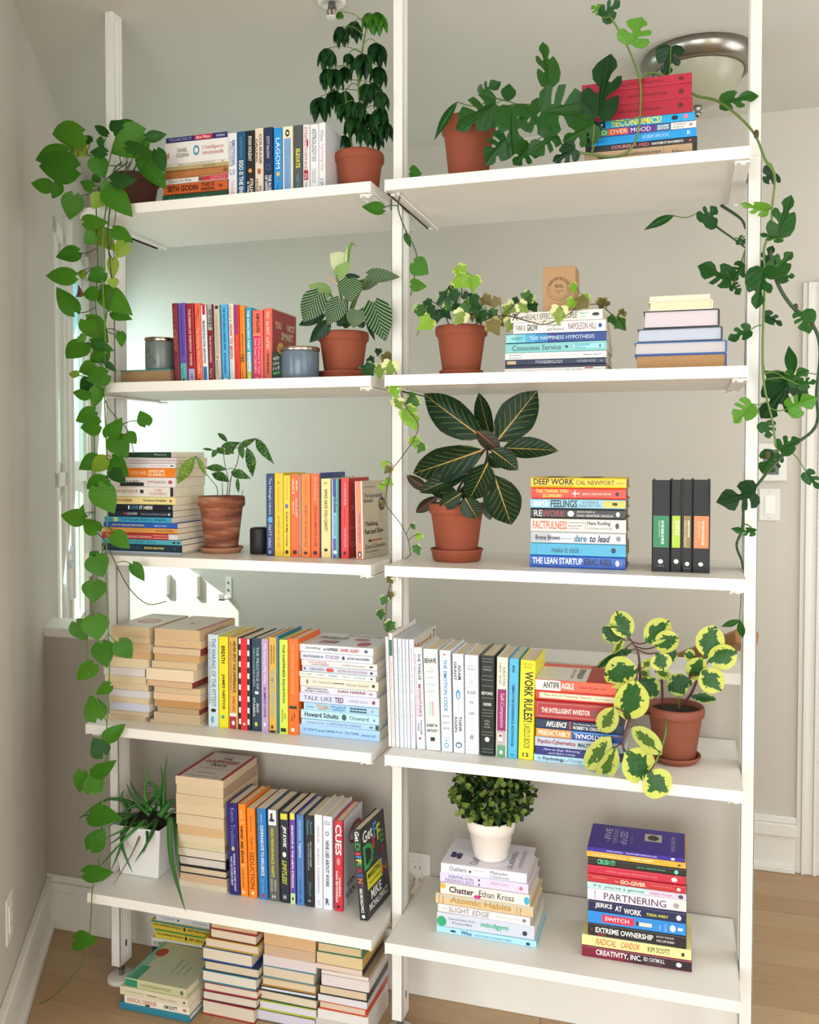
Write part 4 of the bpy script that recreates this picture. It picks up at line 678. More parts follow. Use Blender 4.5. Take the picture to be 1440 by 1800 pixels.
stack(SZ[3], .057, cv(910, 1050, 3.4286, [
 (107, 590, 490, 'thick half-white, half-red paperback', D(col='ec5a3c', hard=False, text='ANTIFR|.1|.31|1a1a1a|.25|.8|b;AGILE|.33|.49|f8ece4|.25|.8|b;Nassim Nicholas Taleb|.55|.9|7a2018|.4|.62|i', band='0|.32|ece8e2', back='d04030', topband='0|1|0|.36|b03028;0|.8|.36|1|e6e2dc', top='ANTIFRAGILE|.15|.75|.42|.5|444|b;THINGS THAT GAIN|.15|.7|.54|.58|777')),
 (108, 595, 558, 'red hardcover with a pale title strip', D(col='cf3c34', text='The Art of Thinking Clearly|.1|.7|6a2a20|.4|.68;ROLF DOBELLI|.74|.95|9a4a40|.42|.6', band='.05|1|f0dcbc|.24|.8')),
 (104, 600, 616, 'thick dark red hardcover with framed title', D(col='a8242c', text='THE INTELLIGENT INVESTOR|.08|.68|f4e4d8|.35|.62|b;@|.7|.76|7a4a50|.3|.7;BENJAMIN|.8|.95|f4e4d8|.4|.6', band='.03|1|b07a68|.14|.18;.03|1|b07a68|.84|.88;.03|.036|b07a68|.14|.88')),
 (110, 645, 728, 'dark navy paperback with italic white title', D(col='17304e', hard=False, text='INFLUENCE|.12|.36|f4f0ea|.2|.8|bi;The Psychology of Persuasion|.43|.8|e8e4de|.6|.82;ROBERT B. CIALDINI|.43|.76|e8e4de|.15|.5|b', band='.385|.4|c84a28')),
 (110, 640, 783, 'paperback, half orange and half blue', D(col='1c4a9c', hard=False, text='PREDICTABLY|.03|.4|f8f0e0|.22|.78|b;IRRATIONAL|.44|.86|f0f0f4|.15|.7|ub', band='0|.41|f08c24;.42|.95|6ab0e8|.78|.88')),
 (104, 655, 837, 'grey paperback with dark red title', D(col='b6c4d6', hard=False, text='Psycho-Cybernetics|.03|.45|9a2436|.2|.78|b;MALTZ|.48|.62|1c2840|.3|.7|b;@|.86|.9|1c2840|.3|.7')),
 (108, 645, 896, 'violet-navy paperback with italic title', D(col='1c2474', hard=False, text='How to Stop Worrying|.08|.52|d4d8f0|.52|.88|i;and Start Living|.14|.46|d4d8f0|.1|.44|i;DALE CARNEGIE|.7|.95|b8c0e0|.3|.6')),
 (97, 650, 945, 'pale blue paperback with serif title', D(col='aed2e6', hard=False, text='The|.04|.08|223|.35|.7|i;Psychology|.1|.34|1a2430|.2|.78|b;of|.35|.38|445|.3|.6|i;Money|.39|.54|6a8a98|.2|.78;MORGAN HOUSEL|.66|.92|223|.35|.62|b'))]),
 "right bay's fourth-shelf stack", g, ref='L', b=.165)
# ---- bottom shelf, left bay
g = 'books on the bottom shelf, left bay'
hy = [(805, 1180, 283), (806, 1180, 348), (805, 1180, 425), (806, 1182, 500), (808, 1184, 580), (815, 1186, 668), (818, 1188, 740), (820, 1190, 800), (822, 1192, 850), (826, 1205, 912), (828, 1205, 988), (832, 1205, 1050), (832, 1210, 1112)]
hp = ['e0c9a8', 'dcc6a4', 'dcc3a0', 'e0c8a4', 'dec8a6', 'd9b384', 'decbaa', 'd8cba6', 'ddd0c0', 'd8cec4', 'd9c2a4', 'cfae8c', 'd6c6b0']
hn = ['paperback with red-striped cover on top', 'cream-edged paperback', 'tan-edged paperback', 'sand-edged paperback', 'thick cream-edged paperback', 'orange-tan-edged paperback', 'pale-edged paperback', 'yellowish-edged paperback', 'off-white-edged paperback', 'white-edged book under a black line', 'cream-edged book under a dark blue line', 'brown-edged paperback', 'grey-edged paperback']
ents = []
for i, (x0, x1, y) in enumerate(hy):
    d = D(side='L' if i % 2 == 0 else 'R', hard=i in (9, 10), col='1c1826' if i in (9, 10) else ('e6dccb', 'b89a80', 'ddd2c0')[i % 3], pg=hp[i], b=.2)
    if i == 0: d.update(col='ddd6d2', side='L', topband='0|.08|0|1|b03a40;.92|1|0|1|b03a40;.3|.7|.2|.215|667', top='THE|.42|.62|.74|.83|2a2a2c|b;HAPPINESS|.16|.86|.6|.71|b03a40|b;TRACK|.34|.7|.47|.57|2a2a2c|b;how to apply the science of happiness|.2|.8|.36|.4|777;EMMA SEPPALA, PHD|.15|.85|.06|.1|555;THE NEW YORK TIMES|.3|.7|.9|.93|999')
    ents.append((x0, x1, y, hn[i], d))
stack(SZ[4], .108, cv(130, 1300, 4.5, ents), "stack beside the aloe", g, ref='L', b=.2)
r = cv(380, 1350, 4.5, [
 (107, 190, 285, 'indigo hardcover with outlined lettering', D(col='241f72', lean=1.9, text='Kevin Trudeau|.05|.46|8a84c8|.35|.75;NATURAL CURES THEY DONT|.55|.96|e8e4f4|.5|.68|b;WANT YOU TO KNOW ABOUT|.58|.9|e8e4f4|.22|.4|b;@|.47|.52|d8c070|.35|.65')),
 (194, 253, 290, 'orange hardcover with a black lower-case title', D(col='f08a24', lean=1.7, text='with|.06|.16|f8c890|.3|.7;never eat alone|.24|.64|3a1c08|.28|.72|b;keith ferrazzi|.7|.9|8a4410|.35|.6;b|.93|.97|fff|.3|.7|h', band='.2|.206|f8d8b0|.15|.85;.66|.666|f8d8b0|.15|.85')),
 (262, 325, 325, 'orange paperback with dark serif title', D(col='f5841c', lean=1.6, hard=False, text='ROBERT GREENE|.08|.26|b85010|.4|.6;THE ART OF|.31|.46|4a1c08|.4|.65;SEDUCTION|.49|.9|5a2008|.25|.78;@|.93|.97|f8e0c8|.35|.65')),
 (340, 410, 325, 'blue paperback with white capitals', D(col='1f78c0', lean=1.3, hard=False, text='COMMUNICATE TO INFLUENCE|.18|.74|e8f0f8|.35|.7|b;BEN DECKER|.78|.93|8ab8e0|.35|.6;@|.94|.98|c03040|.3|.7', band='.06|.16|b8d8f0|.45|.52')),
 (418, 502, 335, 'grey hardcover with small portrait, yellow title', D(col='5a5c58', lean=1, text='HIGH PERFORMANCE HABITS|.2|.74|c8c83a|.3|.6|b;BRENDON|.77|.89|b8b8b0|.55|.75|b;BURCHARD|.76|.9|b8b8b0|.22|.42|b;H|.93|.97|ddd|.35|.65|hb', band='0|.17|dfe2e8|.04|.84;.04|.1|2a2622|.3|.5;.1|.13|23303c|.2|.65')),
 (510, 583, 350, 'black-navy hardcover with white and lime italic title', D(col='1c2436', lean=.7, text='JIM KWIK|.15|.4|f0f0ec|.25|.75|bi;@|.44|.5|e4e4e0|.3|.7;LIMITLESS|.53|.8|c0c83a|.25|.75|bi;H|.91|.96|ddd|.35|.65|hb', band='.02|.085|d8d23a|.1|.85')),
 (587, 632, 360, 'narrow paperback striped purple, blue and yellow', D(col='6a3a98', lean=.5, hard=False, text='SENSITIVE IS THE NEW STRONG|.13|.82|f4e8f4|.35|.7|b;ANITA MOORJANI|.6|.86|e8c8e0|.1|.25;@|.92|.96|2a3020|.35|.65', band='0|.07|d8e048;.07|.88|2c50a8|.62|1;.0|.88|b03078|0|.12;.88|1|b8d898')),
 (638, 697, 375, 'mid-blue hardcover with thin white lettering', D(col='4a7ab8', lean=.4, text='DELIVERING|.06|.28|c8d8ec|.4|.65;Happiness|.31|.47|e8f0f8|.3|.75;TONY HSIEH|.7|.88|2a5088|.35|.65;@|.93|.97|2a5088|.35|.65', band='0|1|a8b8c8|.88|1')),
 (704, 777, 380, 'black hardcover with teal lettering', D(col='1c1e20', lean=.3, text='Beyond|.06|.2|5aa8b8|.55|.85|i;Happiness|.04|.22|5aa8b8|.2|.5|i;HOW AUTHENTIC LEADERS|.28|.56|d8d8c8|.6|.75|b;PRIORITIZE PURPOSE|.3|.6|7ab0b8|.35|.5|b;JENN LIM|.72|.88|4a98a8|.35|.7|i;@|.92|.95|888|.35|.65')),
 (779, 843, 372, 'white hardcover with thin grey capitals', D(col='dfe2ea', lean=.3, text='LEAN IN|.12|.3|9aa0b0|.4|.66;SHERYL SANDBERG|.36|.84|9aa0b0|.4|.66;TI|.92|.97|9aa0b0|.35|.65|h')),
 (846, 920, 385, 'white hardcover with black italic capitals', D(col='e2e5ee', lean=.2, text='MARCUS|.05|.065|556|.2|.8|h;BUCKINGHAM|.075|.09|556|.15|.85|h;@|.16|.21|778|.3|.7;@|.17|.2|e2e5ee|.4|.6;NINE LIES ABOUT WORK|.26|.76|2a2c34|.32|.7|b;R|.88|.95|2a2c34|.3|.7|hb')),
 (936, 1003, 420, 'red-spined hardcover with a white cover side', D(col='c92c3c', lean=.1, text='CUES|.04|.38|f4ece8|.15|.88|b;@|.41|.49|e89098|.3|.7;VANESSA|.62|.84|f4ece8|.55|.78|b;VAN EDWARDS|.55|.9|f4ece8|.2|.44|b;@|.93|.97|2a1010|.3|.65', topband='.06|1|0|1|dcdbe0;.3|1|.62|.86|a83038|disc;.35|.95|.66|.8|dcdbe0|disc', top='VAN|.2|.6|.2|.27|4a2a38|b;VAN E|.15|.8|.08|.16|4a2a38|b'))])
row(SZ[4], .105, 1590, r, "left bay's bottom-shelf row", g)
# the big black leaning book at the end of the row
p = aY(636, 1610, .094)
book('black hardcover with large multicoloured letters leaning at the right end of its row', g, (p.x, .080, SZ[4]+.0008), .226, .150, .0225, mode='stand', lean=5.5, rz=-4, col='23242a', gloss=.25,
  text='Get|.02|.13|f0f0ec|.3|.8|b;D|.15|.23|2a9a4a|.2|.85|b;I|.25|.28|c83028|.2|.8|b;F|.29|.33|3a90d0|.2|.85|b;F|.33|.37|d8d83a|.2|.85|b;E|.37|.41|3a9a4a|.2|.8|b;R|.43|.48|a02838|.2|.8|b;E|.49|.53|3a60b0|.2|.8|b;N|.54|.59|e07028|.2|.8|b;T|.6|.63|7a2a80|.2|.8|b;MIKE MICHALOWICZ|.65|.92|e8e8e4|.3|.65|b;@|.94|.98|e8e8e4|.3|.7',
  topband='.1|.72|.3|.5|d8d428', top='Get|.06|.46|.82|.95|f0f0ec|b;F|.5|.64|.78|.95|3a90d0|b;F|.64|.78|.72|.9|d8d83a|b;I|.42|.5|.68|.82|c83028|b;D|.03|.44|.53|.8|2a9a4a|b;E|.74|.9|.66|.8|4a9a4a|b;R|.72|.88|.53|.64|a02838|b;E|.72|.86|.42|.51|3a60b0|b;N|.72|.9|.33|.41|e07028|b;T|.74|.9|.23|.32|7a2a80|b;MARKETING|.14|.66|.41|.48|2a2a10|b;That Cant Be Ignored|.16|.66|.34|.38|55501a;MIKE|.2|.64|.17|.28|e8e8e4|b;MICHALOWICZ|.1|.88|.07|.15|e8e8e4|b')
# ---- bottom shelf, right bay
g = 'books on the bottom shelf, right bay'
zs5 = stack(SZ[4], .082, cv(740, 1350, 5.296, [
 (188, 985, 880, 'white hardcover with blue marble shapes on its cover', D(col='e6e4ee', text='Outliers|.1|.3|555|.35|.8;The Story|.39|.52|d0a0a0|.55|.75;Malcolm|.58|.78|667|.52|.85;Gladwell|.58|.8|889|.15|.45;@|.33|.36|3a3a48|.35|.6', topband='.25|.38|.86|.94|3a3468|disc;.3|.44|.8|.88|4a4478|disc;.22|.34|.8|.86|2a2858|disc;.34|.46|.88|.94|3a3468|disc', top='Outliers|.08|.5|.58|.68|555;GLADWELL|.1|.75|.18|.24|556;THE STORY OF SUCCESS|.15|.8|.08|.12|889')),
 (175, 1000, 972, 'lilac-white hardcover with two-line title', D(col='d8d0ea', text='SURVIVAL of the|.1|.38|5a6a98|.55|.85;FRIENDLIEST|.06|.4|8a7aa0|.12|.45;BRIAN HARE|.58|.78|d8a8b4|.5|.75;@|.9|.94|d87088|.3|.7;:|.44|.46|334|.15|.85|b')),
 (182, 1012, 1066, 'cream-white hardcover with rounded black title', D(col='e9dfd8', text='Chatter|.1|.38|2a2422|.25|.8|b;Ethan Kross|.44|.83|2a2422|.25|.8;@|.0|.06|e0b040|.5|1;@|.38|.46|c8308a|0|.35;@|.94|1|3ab0d0|.15|.85')),
 (135, 1045, 1165, 'tan-gold hardcover sticking out to the left', D(col='d6bd92', text='Tiny Changes|.03|.045|6a5a48|.1|.9|h;Results|.07|.085|6a5a48|.15|.85|h;Atomic Habits|.15|.78|b8924a|.3|.85|b;James|.83|.845|6a5a48|.2|.8|h;Clear|.865|.88|6a5a48|.2|.8|h', band='0|1|b8c0c4|.75|1')),
 (155, 1015, 1268, 'white paperback with wide serif capitals', D(col='ece2e2', hard=False, text='THE|.04|.1|aaa|.4|.65;SLIGHT|.12|.35|777|.2|.85;EDGE|.38|.57|777|.2|.85|i;JEFF OLSON|.64|.88|bbb|.3|.65;@|.92|.96|777|.3|.75')),
 (148, 1055, 1340, 'pale grey paperback with green corner and word', D(col='c9cedb', hard=False, text='Sebastian Bailey, Ph.D.|.12|.4|556|.55|.7;& Octavius Black|.16|.37|556|.3|.45;mindgym|.46|.74|3ab088|.3|.75|b;@|.88|.93|334|.2|.55;@|-.0|.1|2fa070|0|.75')),
 (145, 1075, 1468, 'aqua-blue hardcover with a short dark blue word', D(col='a9d8ee', text='Who|.25|.36|1f4a90|.25|.85|b;GEOFF SMART and RANDY STREET|.39|.76|4a6a90|.35|.6;@|.14|.2|1c2a48|.35|.7;@|.9|.94|1c3a58|.2|.7'))]),
 "stack under the boxwood pot", g, ref='L', b=.15)
stack(SZ[4], .08, cv(1000, 1420, 5.625, [
 (183, 1150, 385, 'thin indigo book with a small picture on its cover', D(col='3a2496', hard=False, b=.14, text='PATRICK LENCIONI|.2|.37|e0d8f8|.4|.7|b;THE FIVE TEMPTATIONS OF A CEO|.4|.72|e0d8f8|.4|.7|b;@|.86|.9|e8e8f4|.2|.8', topband='.5|.8|.24|.42|c8c0b8;.54|.76|.27|.39|3a3430|disc', top='The|.3|.42|.78|.81|b8b0e0;FIVE|.42|.84|.77|.84|e0dcf4;TEMPTATIONS|.25|.84|.7|.75|b8b0e0;of a CEO|.25|.78|.6|.68|e0dcf4;A LEADERSHIP FABLE|.3|.7|.54|.56|8a80c8;PATRICK LENCIONI|.2|.78|.1|.14|c8c0e8')),
 (175, 1160, 425, 'thin gold-yellow paperback', D(col='d9ab3e', hard=False, text='THE ENERGY BUS|.05|.4|f8ecc0|.3|.6;CARL NAPP|.45|.68|f8f0d0|.4|.75|b;@|.92|.95|5a4010|.3|.65')),
 (190, 1165, 487, 'black hardcover with mint-green lettering', D(col='26241f', text='CRUSH IT!|.1|.28|5ad8a0|.25|.95|b;gary vaynerchuk|.5|.8|58c890|.35|.65|i;@|.88|.92|70e0b8|.2|.75', pg='b8a488')),
 (183, 1155, 560, 'crimson hardcover with faint lettering', D(col='c62c44', text='PATRICK LENCIONI FIVE DYSFUNCTIONS|.2|.72|e89aa0|.4|.6;@|.86|.92|f4e0e0|.25|.75')),
 (185, 1160, 648, 'red hardcover with cream serif title', D(col='c0303a', text='Bob Burg and|.06|.2|f0b0a0|.55|.75;THE|.28|.32|f4d0b8|.35|.55;GO-GIVER|.34|.6|f6e4c8|.25|.75|b;A Little Story About a|.66|.88|f0b0a0|.5|.7;@|.91|.95|f4e0d0|.3|.7')),
 (183, 1165, 727, 'mint and lilac paperback with rounded title', D(col='bfe0e0', hard=False, text="P.S. you're a genius|.07|.58|2a6a68|.2|.75;Kelly Trach|.65|.86|9a5a88|.25|.65;@|.92|.97|4a4a58|.15|.8", band='.62|1|e0c4dc')),
 (185, 1165, 790, 'thick white hardcover with thin spaced capitals', D(col='e4dcea', text='PARTNERING|.17|.8|4a4450|.2|.78;JEAN OELWANG|.07|.09|889|.15|.9|h;@|.87|.93|a898a8|.25|.7', band='.84|1|eee0d6')),
 (193, 1165, 908, 'navy hardcover with bold white capitals', D(col='212650', text='JERKS|.07|.25|f0f0ec|.3|.85|b;AT|.28|.35|f0f0ec|.3|.8|b;WORK|.37|.55|f0f0ec|.15|.7|b;TESSA WEST|.6|.82|d8d840|.3|.55|b;@|.9|.95|e8e8ec|.25|.75')),
 (187, 1160, 1012, 'bright blue paperback with a pink title block', D(col='2f8ad8', hard=False, text='SWITCH|.18|.43|f8dce4|.35|.68|b;CHIP|.735|.75|cfe4f8|.2|.6|h;HEATH|.79|.805|cfe4f8|.15|.75|h;@|.84|.9|e8f0f8|.2|.75', band='.15|.48|d8304c|.18|.82;.53|.66|e0d4c8|.3|.62;.5|.53|3a3a44|.3|.65;.92|.97|cfe4f8|.35|.6')),
 (190, 1165, 1132, 'black hardcover with bold white title', D(col='231f22', text='EXTREME OWNERSHIP|.08|.67|f0eee8|.32|.75|b;JOCKO WILLINK|.7|.88|c8c4bc|.6|.78|b;AND LEIF BABIN|.7|.88|c8c4bc|.3|.48|b;@|.03|.05|8a2a2a|.4|.65', band='.1|.18|8a2430|.1|.28')),
 (130, 1215, 1247, 'pale yellow hardcover with handwritten orange title', D(col='e2d996', text='RADICAL|.13|.33|cc6a34|.25|.85|i;CANDOR|.36|.54|cc6a34|.25|.82|i;KIM SCOTT|.61|.81|3a3418|.3|.75;@|.91|.94|3a2a20|.3|.65', b=.165)),
 (130, 1220, 1355, 'dark crimson to black hardcover at the bottom', D(col='7c1430', text='CREATIVITY, INC.|.13|.55|ece4e8|.25|.82|b;ED CATMULL|.57|.76|d8d0d4|.42|.78|b;WITH AMY WALLACE|.59|.74|8a6a78|.2|.32;@|.86|.91|e0e0e8|.3|.72', band='.5|1|29141e;.4|.5|4a1626', b=.165, pg='bcb0a8'))]),
 "bottom-right tall stack", g, ref='L', b=.15)
# ---- floor stacks
g = 'books stacked on the floor'
stack(FZ, .056, cv(190, 1580, 2.824, [
 (83, 388, 390, 'green and cream hardcover with a red round sticker', D(col='c8c69a', hard=True, b=.185, text='A NOVEL RETELLING OF THE STORY|.25|.75|8a8a60|.35|.65;@|.9|.95|6a6a4a|.25|.75', band='0|.2|2f8a66', topband='0|1|.0|1|bfc4a6;0|.35|.8|1|3f9a7c;0|1|.93|1|6ab094;.35|.6|.86|1|8ab89c;.62|.84|.76|.95|b03a34|disc', top='the untold story|.3|.62|.3|.36|6a8a70;of a quiet life|.3|.66|.4|.46|6a8a70;a novel|.3|.5|.2|.25|6a8a70')),
 (58, 396, 432, 'cream paperback with a pencil mark', D(col='ddd2b4', hard=False, b=.18, text='The Tipping Point|.1|.36|a09a88|.4|.62;Malcolm Gladwell|.58|.84|a09a88|.35|.55;@|.93|.96|443|.35|.65', band='.4|.55|6a4a3a|.45|.55')),
 (80, 400, 478, 'white paperback with red capitals', D(col='e9e2cf', hard=False, b=.18, text='RADICAL CANDOR|.05|.5|b8453a|.3|.85;KIM SCOTT|.62|.82|3a3028|.3|.75|b;@|.9|.96|b07070|.35|.7;@|.32|.4|2a2a2a|.05|.3')),
 (57, 402, 512, 'teal hardcover lying on the floor', D(col='2b8098', hard=True, b=.185))]),
 "front-left floor stack", g, ref='L', b=.18)
stack(FZ, .248, cv(190, 1580, 2.824, [
 (235, 502, 70, 'grey-white paperback', D(col='cfd2d2', hard=False, text='Chatfield|.1|.35|889|.35|.65;@|.4|.44|333|.3|.6;Practice|.7|.95|889|.35|.65')),
 (212, 500, 103, 'yellow paperback with a blue stripe', D(col='d8b83a', hard=False, text='THE HAPPINESS PROJECT|.03|.54|3a4030|.3|.6|b;GRETCHEN RUBIN|.63|.98|3a4030|.3|.6|b;@|.56|.6|222|.2|.7', band='0|1|2a7a8a|.72|1')),
 (230, 500, 146, 'yellow paperback with a green stripe', D(col='dcc040', hard=False, text='THE HAPPINESS PROJECT|.03|.54|3a4030|.3|.6|b;GRETCHEN RUBIN|.63|.98|3a4030|.3|.6|b;@|.56|.6|222|.2|.7', band='0|1|3a8a4a|.78|1')),
 (215, 490, 190, 'white paperback with black serif capitals', D(col='dcd8cc', hard=False, text='THE 7 HABITS OF|.03|.24|333|.35|.65;HIGHLY EFFECTIVE PEOPLE|.27|.97|2a2a2a|.22|.72')),
 (220, 490, 236, 'navy paperback with pale capitals', D(col='1f3560', hard=False, text='THE 7 HABITS OF|.03|.24|aac|.35|.65;HIGHLY EFFECTIVE PEOPLE|.27|.97|8a98b8|.22|.72')),
 (218, 492, 275, 'plain red hardcover half hidden', D(col='b0303c')),
 (222, 490, 320, 'white paperback, hidden lower in its stack', D(col='d8d0c0', hard=False)),
 (222, 490, 350, 'cream paperback low in its stack', D(col='d0c4a8', hard=False)),
 (222, 490, 380, 'tan paperback at floor level', D(col='c0a888', hard=False))]),
 "rear-left floor stack", g, ref='L', b=.092)
fl3 = lambda ox, rows_: [(a, b_, y, lk, d) for (a, b_, y, lk, d) in rows_]
F4 = lambda col, pg='e0d0bc', hard=True, **k: D(side='R', col=col, pg=pg, hard=hard, **k)
F = lambda col, pg='e0d0bc', hard=True, **k: D(side='B', col=col, pg=pg, hard=hard, **k)
stack(FZ, .100, cv(190, 1580, 2.824, [
 (505, 740, 112, 'red-backed book, tan pages', F('a03028', 'd9b890')),
 (500, 735, 146, 'maroon and black book, cream pages', F('6a1c24', 'e4d4bc')),
 (475, 745, 192, 'yellow-covered book, cream pages', F('c8a21e', 'e0d0b8')),
 (462, 715, 236, 'blue-covered book, cream pages', F('1c4a98', 'e4d8c4')),
 (473, 745, 303, 'black and blue book, cream pages', F('23405a', 'dccbb0')),
 (462, 735, 350, 'teal-covered book, white pages', F('23809a', 'e6dccc')),
 (470, 740, 410, 'dark red thin-covered book', F('9a2434', 'e4d4c0')),
 (465, 735, 453, 'navy and red book', F('5a1c2c', 'dfd3c4')),
 (460, 725, 500, 'crimson-covered book', F('a8242c', 'e0d2be'))]),
 "second floor stack from left", g, ref='L', b=.15)
stack(FZ, .120, cv(190, 1580, 2.824, [
 (772, 1028, 165, 'orange-tan-edged paperback', F('d8b890', 'd9b284', False)),
 (775, 1028, 225, 'pinkish-tan-edged paperback', F('d0b8a0', 'cfae90', False)),
 (768, 1030, 277, 'pale lilac-edged book', F('c0b8c0', 'ddd0d0', False)),
 (760, 1025, 328, 'blue-grey covered book', F('5a90a8', 'dccab0')),
 (758, 1030, 386, 'amber-covered book', F('b88a3a', 'dcc6a4')),
 (752, 1032, 428, 'black and white covered book', F('1c2028', 'dfe0ea')),
 (745, 1035, 450, 'grey-covered book', F('3a5a3a', 'e0d0b4')),
 (745, 1035, 500, 'lime and white covered book', F('b8cc3a', 'dcd6e0')),
 (733, 1030, 543, 'brightly speckled book', F('6a5a48', 'd4d0dc'))]),
 "third floor stack from left", g, ref='L', b=.155)
stack(FZ, .120, cv(190, 1580, 2.824, [
 (1035, 1262, 212, 'green-covered book with a yellow spine side', F4('2f7a5c', 'd9bd92', b=.165)),
 (1034, 1262, 262, 'cream-edged paperback', F4('c8a23a', 'dcc498', False, b=.165)),
 (1030, 1262, 318, 'pink-edged paperback', F4('1c1c22', 'e0c8b8', False, b=.165)),
 (1058, 1292, 352, 'white-edged paperback with a magenta line', F4('b8a088', 'e2d4ca', False, b=.165)),
 (1060, 1295, 372, 'pale pink-edged thick paperback', F4('e0d8d4', 'dfd2d0', False, b=.165)),
 (1045, 1290, 422, 'sand-edged book with a black mark', F4('2a2a2e', 'd8c2a2', b=.165)),
 (1040, 1285, 470, 'white-edged paperback', F4('c8ccd4', 'dcd8da', False, b=.165)),
 (1042, 1282, 505, 'tan-edged book with an orange side', F4('d0451c', 'd8c2aa', b=.165)),
 (1040, 1290, 545, 'white-edged book with small lettering', F4('e4e0dc', 'e2ded8', False, b=.165)),
 (1030, 1290, 590, 'grey-white-edged book at the bottom', F4('d8d4d0', 'cfc6c0', False, b=.165))]),
 "fourth floor stack from left", g, ref='L', b=.165)
# ------------------------------------------------------------------ pots
terra = mat('93492f', .8, noise=.16, nscale=14, bump=.15, name='terracotta')
terrad = mat('5a3026', .8, noise=.2, nscale=14, bump=.15, name='shaded_terracotta')  # clay colour darkened for the shade this pot stands in
soilm = mat('2a1e17', .95, noise=.5, nscale=90, bump=.8, name='potting_soil')
def weathered():
    m = mat('97593f', .85, name='weathered_terracotta'); n = m.node_tree; b = n.nodes['Principled BSDF']
    tc = n.nodes.new('ShaderNodeTexCoord'); mp = n.nodes.new('ShaderNodeMapping'); mp.inputs['Rotation'].default_value = (0, .5, 0); mp.inputs['Scale'].default_value = (6, 6, 34)
    t = n.nodes.new('ShaderNodeTexNoise'); t.inputs['Scale'].default_value = 1.6; t.inputs['Detail'].default_value = 5
    r = n.nodes.new('ShaderNodeValToRGB'); e = r.color_ramp.elements
    e[0].position = .38; e[0].color = lin('6a3a2a'); e[1].position = .72; e[1].color = lin('b59a80'); k = e.new(.53); k.color = lin('98583c')
    n.links.new(tc.outputs['Object'], mp.inputs[0]); n.links.new(mp.outputs[0], t.inputs['Vector']); n.links.new(t.outputs[0], r.inputs[0]); n.links.new(r.outputs[0], b.inputs['Base Color']); return m
def pot(root, rt, rb, h, m, saucer=None, sh=.018, sm=None, rim=.2, band=1.1, soil=True):
    """lathed pot with rim band; z0 above the saucer"""
    z0 = .006 if saucer else 0
    rh = h*rim; w = .006; ri = rt-(rt-rb)*.18
    p = [(0, z0), (rb*.92, z0), (rb, z0+.004), (ri-.003, z0+h-rh-.004), (ri-.002, z0+h-rh), (rt-.001, z0+h-rh+.003), (rt, z0+h-rh+.008), (rt, z0+h-.005), (rt-.002, z0+h), (rt-w, z0+h), (rt-w-.001, z0+h-.012), (rt-w-.002, z0+h-.02)]
    if band == 0: p = [(0, z0), (rb*.9, z0), (rb, z0+.006), (rt*.9, z0+h*.68), (rt*.955, z0+h*.7), (rt, z0+h-.003), (rt-.002, z0+h), (rt-w, z0+h-.001), (rt-w-.002, z0+h-.02)]
    MB().lathe(p, 44).build('pot', m, root, smooth=True)
    if soil: MB().lathe([(0, z0+h-.012), (rt*.5, z0+h-.010), (rt-w-.001, z0+h-.014)], 26).build('soil', soilm, root)
    if saucer:
        s = saucer
        MB().lathe([(0, 0), (s*.84, 0), (s*.9, .004), (s*.97, sh-.006), (s, sh-.004), (s, sh), (s-.004, sh), (s-.008, .006), (0, .006)], 44).build('saucer', sm or m, root, smooth=True)
# ------------------------------------------------------------------ leaf shapes (y along the blade 0..1, x across -.5...5, z lift)
def strip_leaf(wf, n=9, lobe=0, fold=.12, droop=.15, wave=0, seed=0, name='leaf', cup=0):
    v = []; f = []; us = (-1, -.5, 0, .5, 1)
    for i in range(n+1):
        t = i/n; w = wf(t)
        for u in us:
            x = u*w*.5; y = t-lobe*abs(u)**1.4*(1-t)**4
            z = fold*abs(x)-droop*t*t+cup*x*x+wave*math.sin(9*t+seed+(2 if u > 0 else 0))*abs(u)**2
            v.append((x, y, z))
    for i in range(n):
        for j in range(4): a = i*5+j; f.append((a, a+1, a+6, a+5))
    return v, f
def poly_leaf(outline, holes=(), fold=.1, droop=.15):
    """half outlines given for x>=0 and x<0 sides, each from base to tip along its edge"""
    v = []; f = []
    for side in outline:
        pts = [Vector((x, y, 0)) for x, y in side]
        tri = tessellate_polygon([pts]); k = len(v)
        v += [(p.x, p.y, fold*abs(p.x)-droop*p.y*p.y+.05*math.sin(7*p.y)*abs(p.x)) for p in pts]
        f += [tuple(k+i for i in t) for t in tri]
    return v, f
def interp(pts):
    def g(t):
        for (a, b), (c, d) in zip(pts, pts[1:]):
            if a <= t <= c:
                k = (t-a)/(c-a); k = k*k*(3-2*k) if False else k
                return b+(d-b)*k
        return pts[-1][1]
    return g
heartw = interp([(0, .25), (.06, .62), (.14, .86), (.25, 1), (.38, .97), (.52, .84), (.68, .62), (.83, .36), (.94, .13), (1, .01)])
ovalw = interp([(0, .04), (.08, .42), (.2, .74), (.35, .95), (.5, 1), (.65, .9), (.8, .64), (.92, .3), (1, .01)])
roundw = interp([(0, .08), (.08, .45), (.2, .78), (.38, .97), (.58, 1), (.76, .86), (.9, .55), (.97, .28), (1, .06)])
lancew = interp([(0, .06), (.12, .5), (.28, .88), (.45, 1), (.6, .88), (.78, .5), (.92, .18), (1, .01)])
